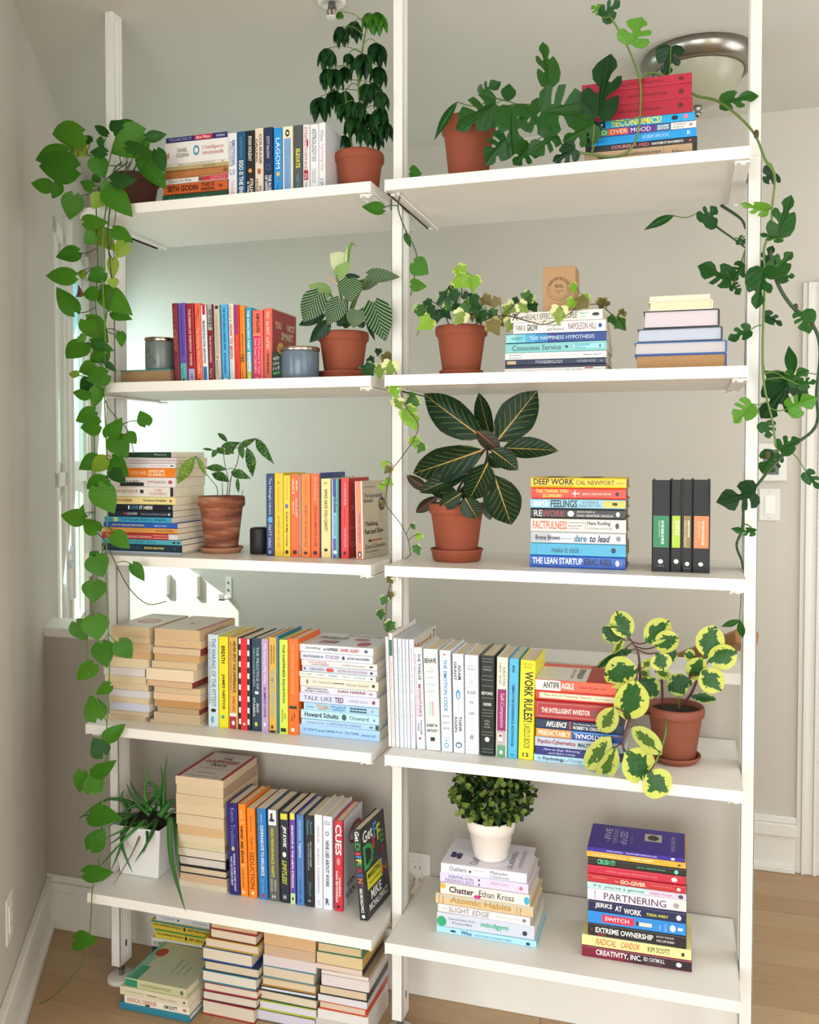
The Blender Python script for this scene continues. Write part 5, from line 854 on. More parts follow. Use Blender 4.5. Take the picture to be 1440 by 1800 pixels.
def side_r(slits, sg=1, w=.5):
    """outer edge with slits cut towards the midrib: slit=(y_edge, y_inner, depth, width)"""
    edge = [(0, 0), (.1, -.07), (.28, -.07), (.42, .03), (.5, .18), (.5, .34), (.45, .5), (.36, .66), (.22, .82), (.09, .93), (0, 1)]
    out = [(0, 0)]; 
    def ex(y):
        for (a, b), (c, d) in zip(edge[3:], edge[4:]):
            if b <= y <= d: return a+(c-a)*(y-b)/(d-b)
        return .1
    pts = edge[1:4]; ys = []
    for ye, yi, dep, wd in slits: ys.append((ye-wd, ye+wd, yi, dep))
    res = list(pts); y = .04
    cuts = sorted(ys); cur = .04
    while cur < .98:
        c = next((c for c in cuts if c[0] <= cur < c[1]), None)
        if c:
            e = ex(c[0]); inn = e*(1-c[3])
            res += [(ex(c[0])*.98, c[0]+.01), (inn+.04, c[2]-.015), (inn, c[2]+.012), (inn+.03, c[2]+.035), (ex(c[1])*.98, c[1]-.0)]
            cur = c[1]+.001
        else:
            res.append((ex(cur), cur)); cur += .075
    res.append((0, 1))
    return [(0, 0)]+[(x*sg*w/.5, y) for x, y in res]
MA = [(0, 0), (.14, -.08), (.34, -.06), (.48, .08), (.5, .2), (.43, .31), (.28, .29), (.14, .24), (.11, .28), (.24, .36), (.4, .42), (.46, .5), (.42, .62), (.3, .62), (.16, .52), (.09, .55), (.14, .67), (.25, .77), (.2, .87), (.08, .95), (0, 1)]
MBB = [(0, 0), (.2, -.08), (.42, 0), (.5, .18), (.48, .36), (.36, .44), (.18, .36), (.08, .36), (.1, .44), (.3, .56), (.37, .7), (.28, .82), (.12, .93), (0, 1)]
MC_ = [(0, 0), (.16, -.07), (.36, -.03), (.47, .12), (.44, .24), (.26, .2), (.12, .2), (.13, .25), (.3, .28), (.46, .34), (.47, .48), (.3, .44), (.12, .38), (.1, .43), (.27, .53), (.4, .63), (.32, .76), (.16, .86), (0, 1)]
MD = [(0, 0), (.2, -.07), (.42, .02), (.5, .2), (.46, .4), (.38, .55), (.3, .62), (.14, .55), (.1, .6), (.2, .74), (.18, .86), (.07, .95), (0, 1)]
def mirr(o): return [(-x, y) for x, y in o]
MON = [[MA, mirr(MBB)], [MC_, mirr(MD)], [MBB, mirr(MC_)], [MD, mirr(MA)]]
def mirror(o): return [(-x, y) for x, y in o]
ivy_r = [(0, 0), (.12, -.08), (.3, -.12), (.46, -.02), (.44, .14), (.54, .32), (.5, .44), (.34, .52), (.24, .66), (.11, .88), (0, 1)]
IVY = [[ivy_r, mirror(ivy_r)], [[(0, 0), (.2, -.1), (.42, .0), (.34, .2), (.48, .44), (.24, .55), (.12, .8), (0, 1)], mirror(ivy_r)]]
# ------------------------------------------------------------------ leaf materials
def leafmat(base, dark=None, light=None, name='leaf_green', vein=None, vfreq=0, vslope=1.1, vwidth=.12, mid=.0, midcol=None, edge=None, edgew=.35, blotch=None, spots=None, rough=.33, nscale=5):
    m = bpy.data.materials.new(name); m.use_nodes = True; n = m.node_tree; b = n.nodes['Principled BSDF']; L = n.links.new
    b.inputs['Roughness'].default_value = rough+.08; b.inputs['Specular IOR Level'].default_value = .28
    tc = n.nodes.new('ShaderNodeTexCoord'); sx = n.nodes.new('ShaderNodeSeparateXYZ'); L(tc.outputs['Object'], sx.inputs[0])
    oi = n.nodes.new('ShaderNodeObjectInfo')
    def M(op, a, b_=None, c=None):
        q = n.nodes.new('ShaderNodeMath'); q.operation = op
        for i, x in enumerate((a, b_, c)):
            if x is None: continue
            if hasattr(x, 'links'): L(x, q.inputs[i])
            else: q.inputs[i].default_value = x
        return q.outputs[0]
    def mix(fac, a, c):
        q = n.nodes.new('ShaderNodeMix'); q.data_type = 'RGBA'
        if hasattr(fac, 'links'): L(fac, q.inputs[0])
        else: q.inputs[0].default_value = fac
        for i, x in ((6, a), (7, c)):
            if hasattr(x, 'links'): L(x, q.inputs[i])
            else: q.inputs[i].default_value = lin(x)
        return q.outputs[2]
    nz = n.nodes.new('ShaderNodeTexNoise'); nz.inputs['Scale'].default_value = nscale; nz.inputs['Detail'].default_value = 2
    va = n.nodes.new('ShaderNodeVectorMath'); va.operation = 'ADD'; L(tc.outputs['Object'], va.inputs[0]); L(oi.outputs['Random'], va.inputs[1]); L(va.outputs[0], nz.inputs['Vector'])
    c = mix(nz.outputs[0], dark or base, base)
    if light: c = mix(M('MULTIPLY', oi.outputs['Random'], .55), c, light)
    ax = M('ABSOLUTE', sx.outputs[0])
    if blotch:      # green centre, pale margin
        r = M('ADD', M('MULTIPLY', ax, 2.0), M('MULTIPLY', M('ABSOLUTE', M('SUBTRACT', sx.outputs[1], .48)), 1.25))
        n2 = n.nodes.new('ShaderNodeTexNoise'); n2.inputs['Scale'].default_value = 7; n2.inputs['Detail'].default_value = 3; L(va.outputs[0], n2.inputs['Vector'])
        k = M('GREATER_THAN', M('ADD', r, M('MULTIPLY', M('SUBTRACT', n2.outputs[0], .5), 1.1)), edgew)
        c = mix(k, c, blotch)
    if vein:
        s = M('FRACT', M('MULTIPLY', M('SUBTRACT', sx.outputs[1], M('MULTIPLY', M('POWER', ax, .8), vslope)), vfreq))
        k = M('LESS_THAN', M('ABSOLUTE', M('SUBTRACT', s, .5)), vwidth)
        if midcol: k = M('MULTIPLY', k, M('LESS_THAN', ax, .33))
        c = mix(M('MULTIPLY', k, .8), c, vein)
    if mid: c = mix(M('LESS_THAN', ax, M('MULTIPLY', M('SUBTRACT', 1.15, sx.outputs[1]), mid)), c, midcol or vein)
    if spots:
        vo = n.nodes.new('ShaderNodeTexVoronoi'); vo.inputs['Scale'].default_value = 14; L(tc.outputs['Object'], vo.inputs['Vector'])
        c = mix(M('LESS_THAN', vo.outputs['Distance'], .28), c, spots)
    L(c, b.inputs['Base Color'])
    bp = n.nodes.new('ShaderNodeBump'); bp.inputs['Strength'].default_value = .10; bp.inputs['Distance'].default_value = .002
    wv = M('SINE', M('MULTIPLY', M('SUBTRACT', sx.outputs[1], M('MULTIPLY', ax, .9)), 30)); L(wv, bp.inputs['Height']); L(bp.outputs[0], b.inputs['Normal'])
    # a little light passes through the blade
    out = n.nodes['Material Output']; tr = n.nodes.new('ShaderNodeBsdfTranslucent'); L(c, tr.inputs[0]); ms = n.nodes.new('ShaderNodeMixShader'); ms.inputs[0].default_value = .22
    L(b.outputs[0], ms.inputs[1]); L(tr.outputs[0], ms.inputs[2]); L(ms.outputs[0], out.inputs[0])
    return m
def protos(name, shapes, m, smooth=True): return [mesh(name, v, f, m, smooth=smooth) for v, f in shapes]
stemg = mat('5f7a35', .5, noise=.2, nscale=30, name='green_stem'); stemb = mat('4a3a26', .6, noise=.2, nscale=30, name='brown_stem'); stemd = mat('2f4a26', .5, name='dark_stem'); stemr = mat('5a3030', .5, name='reddish_stem')
def place(me, root, base, tip, width, roll=0, face=None, name='leaf'):
    """put a blade prototype so it runs base->tip (world), width in metres, its face turned to the viewer's side unless told"""
    base = Vector(base); tip = Vector(tip); y = tip-base; L_ = max(y.length, .006); y.normalize()
    z = (Vector(face) if face else (CAM-base)).normalized(); z = (z-y*z.dot(y))
    if z.length < .05: z = Vector((0, 0, 1)).cross(y)
    z.normalize(); z = Matrix.Rotation(roll, 3, y) @ z; x = y.cross(z)
    o = link(name, me, root)
    m3 = Matrix((x*width, y*L_, z*L_*.8)).transposed().to_4x4()
    o.matrix_basis = Matrix.Translation(base-root.location) @ m3
    return o
def leaves(root, cx, cy, s, data, me, Y, dy=.05, seed=1, stems=None, sm=None, sr=.0012, wz=1.0, tipy=None):
    """data rows (bx,by,tx,ty,w[,tone][,Y]) in crop units; petioles run to the nearest stem point"""
    rnd = random.Random(seed); out = []
    for r in data:
        bx, by, tx, ty, w = r[:5]; tone = r[5] if len(r) > 5 else 0; Yl = r[6] if len(r) > 6 else Y+rnd.uniform(-dy, dy)
        L_ = math.hypot(tx-bx, ty-by); dyt = rnd.uniform(-.3, .25)*L_/s/700
        b = aY(cx+bx/s, cy+by/s, Yl); t = aY(cx+tx/s, cy+ty/s, Yl+dyt if tipy is None else Yl+tipy)
        wm = w/s*dist(b)/FPX*wz
        mm = me[tone] if isinstance(me[0], list) else me
        place(rnd.choice(mm), root, b, t, wm*1.08, roll=rnd.uniform(-.35, .35)); out.append(b)
        if stems:
            c = min(stems, key=lambda q: (q-b).length+(.02 if q.z < b.z else 0))
            if .004 < (c-b).length < .16:
                mid = (b+c)*.5+Vector((0, 0, .12*(c-b).length*rnd.choice((1, -1))))
                MB().tube([q-root.location for q in spline([c, mid, b], 3)], sr, 5).build('petiole', sm or stemg, root)
    return out
def stem(root, pts, r, m, name='stem', n=5):
    """pts (x,y,Y) pixels with depth"""
    w = spline([aY(x, y, Y) for x, y, Y in pts], n)
    rr = [r*(1-.35*i/len(w)) for i in range(len(w))]
    MB().tube([p-root.location for p in w], rr, 6).build(name, m, root, smooth=True); return w
def base_at(x, y, z): p = aZ(x, y, z); return p
# ---- pothos on the top left
gp = [leafmat('3a7412', '28600e', '558c1a', 'pothos_leaf', rough=.42), leafmat('7d9a2a', '5f8420', '9aa838', 'pale_pothos_leaf', rough=.35), leafmat('1f5214', '143c0e', '2f6418', 'dark_pothos_leaf', rough=.42)]
def hearts(m): return protos('heart_leaf', [strip_leaf(heartw, 10, .16, .16, .12, .012, s, cup=.0) for s in (0, 2)]+[strip_leaf(heartw, 10, .16, -.2, .22, .015, 4)], m)
PH = [hearts(m) for m in gp]
po = thing('potted_pothos', 'long trailing heart-leaved plant in dark clay pot, top left, hanging to the floor', 'plant', (aY(236, 330, .15).x, .155, SZ[0]))
pot(po, .066, .045, .118, terrad, None)
ST = []
ST += stem(po, [(215, 285, .12), (200, 300, .05), (190, 350, -.01), (182, 400, -.035), (180, 480, -.04), (184, 560, -.04), (186, 640, -.04), (184, 700, -.04), (187, 780, -.04), (190, 860, -.04), (188, 945, -.045), (186, 1000, -.045), (188, 1060, -.045), (191, 1130, -.045), (192, 1200, -.045), (188, 1270, -.045), (187, 1330, -.045), (181, 1390, -.04), (176, 1500, -.03), (163, 1560, -.025), (160, 1610, -.02), (156, 1655, -.01), (147, 1690, .0), (118, 1727, .015), (85, 1757, .015), (52, 1768, .01), (34, 1760, .0)], .0023, stemg, n=4)
ST += stem(po, [(230, 285, .12), (215, 310, .03), (196, 350, -.01), (190, 420, -.03), (196, 500, -.035), (186, 560, -.035), (178, 640, -.035), (168, 700, -.035), (166, 780, -.035), (167, 900, -.035), (166, 930, -.035), (184, 950, -.04), (203, 990, -.045), (228, 1035, -.05), (260, 1062, -.055), (292, 1057, -.055)], .0018, stemd, n=4)
ST += stem(po, [(225, 285, .12), (175, 330, .0), (170, 400, -.03), (172, 470, -.035), (168, 540, -.035), (180, 620, -.035), (184, 700, -.035), (205, 735, -.03), (225, 757, -.03), (236, 800, -.03)], .0016, stemd, n=4)
ST += stem(po, [(186, 950, -.04), (178, 975, -.045), (168, 1030, -.05), (165, 1080, -.05), (153, 1128, -.05), (157, 1185, -.05), (172, 1235, -.05), (187, 1268, -.045)], .0018, stemg, n=4)
ST += stem(po, [(240, 285, .12), (235, 300, .06), (205, 330, -.02), (203, 380, -.035), (192, 440, -.04)], .0016, stemd, n=4)
ST += stem(po, [(220, 290, .10), (180, 290, .0), (150, 270, -.03), (130, 262, -.04)], .0016, stemg, n=4)
C1 = [(620, 235, 370, 245, 190), (560, 300, 655, 405, 150, 1), (500, 370, 245, 445, 150), (570, 500, 275, 475, 230), (390, 640, 225, 605, 110), (450, 620, 390, 725, 95), (560, 700, 520, 885, 160, 0), (760, 700, 690, 800, 120, 1), (720, 420, 790, 562, 150, 0), (1080, 250, 830, 380, 250, 0, .02), (880, 180, 1095, 265, 170, 0, .05), (1110, 262, 1250, 240, 85, 2), (1060, 385, 1225, 638, 170, 0, .02), (1180, 360, 1230, 510, 110, 2), (850, 590, 1025, 582, 115, 2), (810, 670, 996, 850, 180), (840, 620, 745, 700, 110), (810, 240, 700, 168, 65, 2), (900, 200, 830, 130, 115, 2), (690, 640, 583, 585, 85), (800, 380, 665, 370, 80, 2), (680, 300, 610, 250, 80, 2), (780, 310, 720, 290, 90, 2), (640, 900, 805, 905, 110), (690, 960, 870, 1108, 150, 1), (710, 1000, 630, 1060, 110), (850, 950, 985, 1036, 110), (940, 1060, 870, 1170, 120, 1), (585, 1130, 405, 1175, 120), (560, 1310, 330, 1308, 132), (780, 1280, 650, 1345, 120), (850, 1180, 850, 1330, 85, 1), (850, 1330, 860, 1400, 80, 1), (560, 1575, 425, 1375, 145), (735, 1440, 612, 1445, 105), (760, 1410, 978, 1578, 175), (850, 1585, 988, 1630, 95), (650, 1640, 812, 1798, 175), (640, 1300, 575, 1280, 70, 1), (960, 330, 1140, 370, 90, 2), (740, 560, 690, 600, 70, 2), (900, 1740, 925, 1800, 80), (600, 1760, 640, 1800, 90)]
C2 = [(375, 180, 235, 312, 155), (540, 240, 395, 325, 140), (430, 180, 585, 240, 90, 2), (650, 105, 655, 218, 78), (545, 335, 622, 402, 52, 2), (455, 370, 325, 410, 130), (550, 420, 390, 470, 150, 0), (330, 425, 256, 410, 62, 1), (425, 470, 340, 545, 110, 2), (412, 580, 277, 558, 82), (480, 520, 455, 672, 108), (455, 700, 302, 778, 115), (485, 800, 330, 820, 150), (560, 885, 662, 755, 125), (600, 900, 705, 1048, 165), (700, 865, 765, 935, 95), (845, 800, 800, 690, 112), (470, 1050, 325, 1140, 122), (545, 1060, 420, 1150, 120, 1), (590, 1060, 705, 1190, 140), (590, 1150, 690, 1240, 110, 2), (540, 1210, 385, 1290, 145), (480, 1270, 606, 1465, 190), (375, 1510, 192, 1480, 130), (350, 1490, 368, 1402, 50), (470, 1600, 365, 1490, 125), (600, 1625, 716, 1730, 125), (425, 1790, 490, 1760, 60)]
C3 = [(385, 140, 432, 268, 150), (385, 300, 375, 430, 150), (380, 520, 402, 668, 165), (265, 555, 335, 672, 118), (625, 190, 700, 290, 80), (425, 690, 462, 838, 135), (535, 680, 618, 785, 125), (375, 820, 270, 928, 112), (480, 955, 383, 1015, 75), (400, 1160, 350, 1010, 135), (450, 1300, 572, 1210, 98)]
C4 = [(605, 220, 545, 125, 112, 2), (555, 335, 675, 263, 88), (480, 322, 463, 450, 82), (540, 440, 565, 300, 118), (535, 575, 700, 592, 122), (530, 775, 603, 663, 118), (500, 918, 657, 916, 98), (440, 1310, 562, 1312, 102)]
leaves(po, 0, 180, 4.285, C1, PH, -.035, .03, 1, ST, stemd)
leaves(po, 60, 560, 4.286, C2, PH, -.055, .018, 2, ST, stemd)
leaves(po, 60, 940, 3.6, C3, PH, -.06, .012, 3, ST, stemg)
leaves(po, 0, 1260, 3.333, C4[:7], PH, -.05, .008, 4, ST, stemg)
leaves(po, 0, 1260, 3.333, C4[7:], PH, -.02, .0, 4, ST, stemg)
dry = leafmat('6a3020', '4a2018', None, 'dried_leaf'); place(protos('leaf', [strip_leaf(lancew, 6, 0, 1.2, .4)], dry)[0], po, aY(133, 522, -.05), aY(142, 503, -.05), .02, .8, name='dried_leaf')
# ---- short pothos vine around the middle post
pv = thing('pothos_vine', 'short heart-leaved vine hanging round the top of the middle post', 'plant', (-.02, .10, SZ[0]-.06))
ST = stem(pv, [(719, 320, .13), (706, 338, .05), (700, 362, -.01), (703, 378, -.01), (712, 402, .0), (727, 432, .02), (733, 455, .03), (726, 500, .05), (722, 520, .07)], .0018, stemd)
leaves(pv, 0, 0, 1, [(672, 367, 633, 364, 22, 0, -.012), (728, 462, 753, 482, 34, 0, .02), (724, 500, 749, 504, 22, 0, .04), (714, 412, 722, 434, 12, 2, .03), (722, 302, 741, 306, 24, 0, .1)], PH, .02, .005, 5, ST, stemd)
# ---- umbrella-leaved plant
sch = [leafmat('16431f', '0f3018', '2a5a24', 'umbrella_leaf', rough=.28), leafmat('3a7a1e', '2a6018', '5a9a28', 'young_umbrella_leaf', rough=.28)]
SL = [protos('leaflet', [strip_leaf(lancew, 7, 0, .35, .28), strip_leaf(ovalw, 7, 0, .3, .2)], m) for m in sch]
sc = thing('potted_umbrella_plant', 'tall dark green umbrella-leaved plant in terracotta pot, top shelf of left bay', 'plant', (aY(632, 290, .19).x, .19, SZ[0]))
zr = aY(632, 256, .19-.07).z-SZ[0]
pot(sc, .0635, .045, zr-.004, terra, .062, .016)
trunk = stem(sc, [(634, 270, .19), (634, 200, .19), (630, 150, .19), (634, 110, .19), (640, 70, .19), (646, 45, .19)], .0032, stemg)
stem(sc, [(620, 270, .19), (612, 200, .18), (606, 160, .18)], .0025, stemg)
UM = [(515, 110, 55, 1), (530, 250, 125, 0), (650, 200, 120, 0), (790, 120, 120, 1), (870, 115, 130, 1), (400, 450, 140, 0), (730, 500, 170, 0), (860, 400, 150, 0), (400, 640, 120, 0), (470, 640, 150, 0), (560, 620, 110, 0), (880, 620, 130, 0), (820, 770, 150, 0), (570, 850, 150, 0), (900, 850, 130, 0), (640, 1080, 150, 0), (330, 905, 150, 0), (890, 1000, 160, 0), (560, 960, 130, 0), (760, 780, 120, 0), (780, 1060, 150, 0), (850, 1240, 110, 0), (560, 1260, 110, 0), (930, 1130, 130, 0), (690, 950, 130, 0), (460, 830, 130, 0), (600, 500, 90, 0), (740, 1180, 130, 0)]
rnd = random.Random(5)
for cx_, cy_, L_, tn in UM:
    Yc = .19+rnd.uniform(-.055, .045); c = aY(500+cx_/5.295, cy_/5.295, Yc)
    t = min(trunk, key=lambda q: (q-c).length+(.03 if q.z > c.z else 0))
    MB().tube([p-sc.location for p in spline([t, (t+c)/2+Vector((0, 0, .012)), c], 3)], .0011, 5).build('petiole', stemg, sc)
    lm = L_/5.295*dist(c)/FPX*1.45
    for k in range(8):
        a = 2*math.pi*k/8+rnd.uniform(-.2, .2)
        d = Vector((math.cos(a)*.62, math.sin(a)*.62, -.95+rnd.uniform(-.15, .2))).normalized()
        place(rnd.choice(SL[tn]), sc, c, c+d*lm*rnd.uniform(.85, 1.1), lm*.4, rnd.uniform(-.3, .3), face=(math.cos(a)*.8, math.sin(a)*.8, .9), name='leaflet')
# ---- split-leaved climber on the top right
mg_ = [leafmat('24591f', '184418', '3a6a26', 'split_leaf', rough=.3), leafmat('5f9a2e', '4a8424', '7aaa3c', 'young_split_leaf', rough=.3), leafmat('16401c', '0f3016', '1f4a20', 'dark_split_leaf', rough=.3)]
def mono(m): return protos('split_leaf', [poly_leaf(o, fold=.22, droop=.16) for o in MON]+[poly_leaf(MON[3], fold=.1, droop=.3)], m, smooth=False)
PM = [mono(m) for m in mg_]; PM.append(protos('leaf', [strip_leaf(lancew, 8, 0, .3, .15)], mg_[0]))
mo = thing('potted_split_leaf_climber', 'split-leaved climbing plant in terracotta pot trailing over books down the right post', 'plant', (aY(824, 240, .175).x, .175, SZ[0]))
pot(mo, .0665, .045, aY(824, 196, .175-.066).z-SZ[0]-.004, terra, .06, .018)
TB = aY(1060, 280, .02)
ST = stem(mo, [(840, 215, .16), (880, 190, .14), (930, 185, .10), (960, 200, .06), (991, 258, .03), (1040, 271, .03), (1078, 276, .025), (1107, 264, .022), (1122, 232, .02), (1126, 185, .02), (1124, 137, .02), (1102, 79, .03), (1073, 29, .03)], .0032, stemg)
ST += stem(mo, [(1124, 140, .02), (1140, 128, .08), (1170, 135, .14), (1200, 152, .18), (1223, 168, .18), (1262, 178, .14), (1300, 206, .09), (1328, 238, .06), (1345, 280, .04), (1362, 308, .04), (1358, 360, .05), (1355, 400, .06), (1343, 440, .07), (1345, 480, .06), (1343, 540, .05), (1341, 620, .05), (1344, 680, .05), (1358, 740, .06), (1364, 785, .06)], .0033, stemg)
ST += stem(mo, [(1354, 440, .12), (1366, 495, .14), (1392, 538, .15), (1425, 565, .16), (1442, 610, .17), (1436, 690, .18), (1438, 735, .17), (1428, 758, .16), (1400, 780, .14), (1365, 812, .10), (1335, 848, .06), (1310, 880, .08), (1305, 930, .10), (1295, 958, .10), (1304, 985, .13), (1306, 1000, .14)], .0042, stemd)
ST += stem(mo, [(1230, 372, .3), (1262, 400, .28), (1290, 420, .27), (1311, 436, .26)], .0028, stemd)
ST += stem(mo, [(1268, 361, .3), (1302, 384, .28), (1311, 402, .26)], .004, stemd)
ST += stem(mo, [(845, 212, .15), (860, 175, .12), (893, 178, .10), (925, 190, .08)], .002, stemg)
ST += stem(mo, [(962, 150, .1), (952, 170, .1), (940, 195, .09)], .0015, stemb)
ST += stem(mo, [(1302, 1010, .12), (1303, 1050, .12), (1300, 1090, .12)], .0018, stemg)
for (x, y, Y) in ((1399, 541, .155), (1428, 568, .16), (1350, 800, .10), (1330, 236, .058)):
    MB().lathe([(0, -.01), (.004, -.008), (.0055, 0), (.004, .008), (0, .01)], 8).build('node', stemb, mo, aY(x, y, Y)-mo.location)
LM = [(1058, 20, 1038, 10, 18, 1), (1058, 30, 1093, 2, 34), (1110, 78, 1128, 28, 56, 1, .03), (964, 149, 957, 67, 40, 0, .1), (1052, 206, 1072, 88, 64, 2, -.01), (1180, 82, 1168, 131, 46, 2, .16), (1269, 180, 1334, 168, 30, 0, .13), (1362, 303, 1342, 320, 38, 2, .1), (845, 165, 881, 142, 26, 0, .14), (804, 179, 762, 245, 15, 3, .09), (872, 183, 800, 228, 62, 0, .07), (892, 179, 896, 145, 26, 3, .1), (900, 188, 908, 256, 66, 0, .04), (952, 196, 1042, 192, 82, 0, .02), (890, 243, 855, 290, 52, 0, .04), (932, 255, 905, 293, 46, 0, .03), (975, 236, 930, 271, 42, 0, .02), (1012, 262, 973, 284, 36, 2, .02), (1045, 218, 990, 252, 52, 0, .0), (1048, 244, 1018, 212, 42, 2, .02), (930, 190, 960, 235, 50, 0, .05), (1185, 379, 1132, 403, 15, 3, .25), (1236, 392, 1262, 364, 42, 0, .26), (1298, 420, 1312, 428, 18, 0, .25), (1350, 370, 1305, 361, 24, 1, .07), (1368, 412, 1391, 342, 44, 0, .05), (1376, 419, 1334, 411, 18, 0, .05), (1345, 472, 1359, 430, 30, 2, .16), (1360, 480, 1394, 441, 38, 0, .1), (1367, 488, 1401, 484, 22, 0, .12), (1342, 472, 1327, 541, 50, 0, .04), (1286, 492, 1224, 466, 40, 0, .22), (1308, 464, 1288, 496, 34, 0, .2), (1288, 500, 1302, 518, 18, 0, .24), (1319, 580, 1278, 596, 28, 0, .05), (1344, 554, 1380, 571, 22, 2, .1), (1410, 548, 1424, 585, 38, 0, .12), (1393, 661, 1387, 605, 20, 3, .1), (1385, 668, 1422, 652, 32, 0, .1), (1404, 676, 1437, 671, 22, 0, .09), (1392, 668, 1342, 738, 74, 2, .13), (1386, 718, 1437, 700, 40, 1, .08), (1344, 652, 1378, 673, 16, 3, .12), (1322, 710, 1288, 743, 42, 1, .04), (1346, 742, 1352, 771, 30, 0, .09), (1371, 791, 1405, 768, 36, 0, .08), (1362, 796, 1340, 834, 40, 0, .14), (1328, 866, 1262, 884, 50, 2, .04), (1327, 935, 1285, 931, 16, 0, .06), (1417, 830, 1440, 860, 24, 0, .12), (1301, 1090, 1267, 1102, 11, 3, .12), (1301, 1090, 1306, 1124, 13, 3, .12)]
leaves(mo, 0, 0, 1, LM, PM, .05, .02, 6, ST, stemg, .0014)
# ---- striped-leaved plant
bk = [leafmat('24502a', '173c20', '2f5a2c', 'striped_leaf', vein='d3e0b8', vfreq=9, vslope=.75, vwidth=.085, rough=.35), leafmat('6a9a3a', '4a8030', '86ae50', 'pale_striped_leaf', vein='dfe8b8', vfreq=10, vslope=.8, vwidth=.12, rough=.4), leafmat('1c4226', '12301c', None, 'plain_dark_leaf', rough=.3), leafmat('dbe2b4', 'cfd8a0', None, 'cream_leaf', rough=.5)]
bw = interp([(0, .3), (.07, .66), (.16, .88), (.3, 1), (.45, .96), (.6, .82), (.75, .58), (.88, .3), (1, .01)])
BL = [protos('striped_leaf', [strip_leaf(bw, 10, .1, .2, .15, .01, s) for s in (0, 3)], m) for m in bk]
bi = thing('potted_striped_philodendron', 'white-striped broad-leaved plant in terracotta pot, second shelf of left bay', 'plant', (aY(604, 650, .17).x, .17, SZ[1]))
pot(bi, .0655, .047, aY(604, 580, .105).z-SZ[1]-.004, terra, .066, .026)
cen = aY(608, 575, .17)
BD = [(520, 690, 262, 600, 170, 1, .16), (400, 690, 222, 1022, 280, 0, .08), (640, 765, 500, 1052, 230, 0, .07), (745, 530, 765, 785, 260, 0, .08), (1030, 800, 1165, 1228, 310, 0, .1), (970, 480, 1312, 500, 150, 0, .1), (830, 890, 795, 1088, 205, 0, .07), (500, 1030, 290, 1262, 150, 2, .1), (440, 930, 160, 1066, 130, 2, .15), (870, 600, 1072, 570, 120, 0, .14), (720, 500, 868, 500, 70, 2, .14), (600, 480, 760, 340, 140, 1, .13), (715, 390, 520, 230, 220, 3, .17), (960, 1040, 1042, 1228, 55, 2, .14), (610, 1040, 720, 1020, 70, 2, .1), (880, 1080, 900, 1000, 80, 2, .14), (900, 600, 760, 560, 100, 0, .13)]
for r in BD:
    b = leaves(bi, 500, 410, 6.545, [r], BL, .1, 0, 7)[0]
    MB().tube([p-bi.location for p in spline([cen, (cen+b)/2+Vector((0, .0, .01)), b], 4)], [.0038]*4+[.0032]*5, 6).build('petiole', stemg, bi, smooth=True)
MB().tube([p-bi.location for p in spline([aY(612, 525, .15), aY(600, 505, .14), aY(568, 480, .13)], 4)], [.006, .006, .0055, .005, .0045, .004, .003, .002, .001], 8).build('sheath', mat('c9a98a', .5), bi, smooth=True)
MB().tube([p-bi.location for p in spline([aY(609, 462, .15), aY(612, 440, .15), aY(619, 428, .15), aY(626, 434, .15)], 4)], [.008, .008, .0075, .007, .006, .005, .004, .0035, .003, .002, .0015, .001, .0008], 8).build('furled_leaf', bk[1], bi, smooth=True)
# ---- ivy
iv = [leafmat('3a6a2a', '28521f', '4f8034', 'ivy_leaf', blotch='b9c88a', edgew=1.05), leafmat('7fae2e', '5f9424', '9abf40', 'young_ivy_leaf', blotch='c0d070', edgew=1.15), leafmat('1f4a22', '16381a', '2f5a2a', 'dark_ivy_leaf', blotch='7a9a6a', edgew=1.2), leafmat('7f9a40', '6a8a30', '9aae50', 'cream_edged_ivy_leaf', blotch='e0e2a8', edgew=.75), leafmat('6a6a34', '5a5028', '8a7a48', 'bronzed_ivy_leaf', blotch='a89a6a', edgew=1.1)]
IL = [protos('ivy_leaf', [poly_leaf(o, fold=.15, droop=.15) for o in IVY], m, smooth=False) for m in iv]
def ivy(root, ox, oy, s, data, Y, seed, dy=.03, st=None, sm=stemb):
    rnd = random.Random(seed)
    for r in data:
        x, y, sz, tn = r[:4]; Yl = r[4] if len(r) > 4 else Y+rnd.uniform(-dy, dy)
        a = rnd.uniform(-1.0, 1.0); dx = math.sin(a)*sz*.58; dyy = math.cos(a)*sz*.58
        b = aY(ox+(x-dx)/s, oy+(y-dyy)/s, Yl); t = aY(ox+(x+dx)/s, oy+(y+dyy)/s, Yl-rnd.uniform(0, .012))
        wm = sz/s*dist(b)/FPX
        place(rnd.choice(IL[tn]), root, b, t, wm*1.22, rnd.uniform(-.4, .4), name='ivy_leaf')
        if st:
            c = min(st, key=lambda q: (q-b).length)
            if .003 < (c-b).length < .12: MB().tube([c-root.location, (b+c)/2-root.location+Vector((0, 0, .004)), b-root.location], .0008, 5).build('petiole', sm, root)
io = thing('potted_ivy', 'variegated ivy in terracotta pot on second shelf of right bay', 'plant', (aY(811, 640, .16).x, .16, SZ[1]))
pot(io, .064, .045, aY(811, 570, .098).z-SZ[1]-.004, terra, .054, .02)
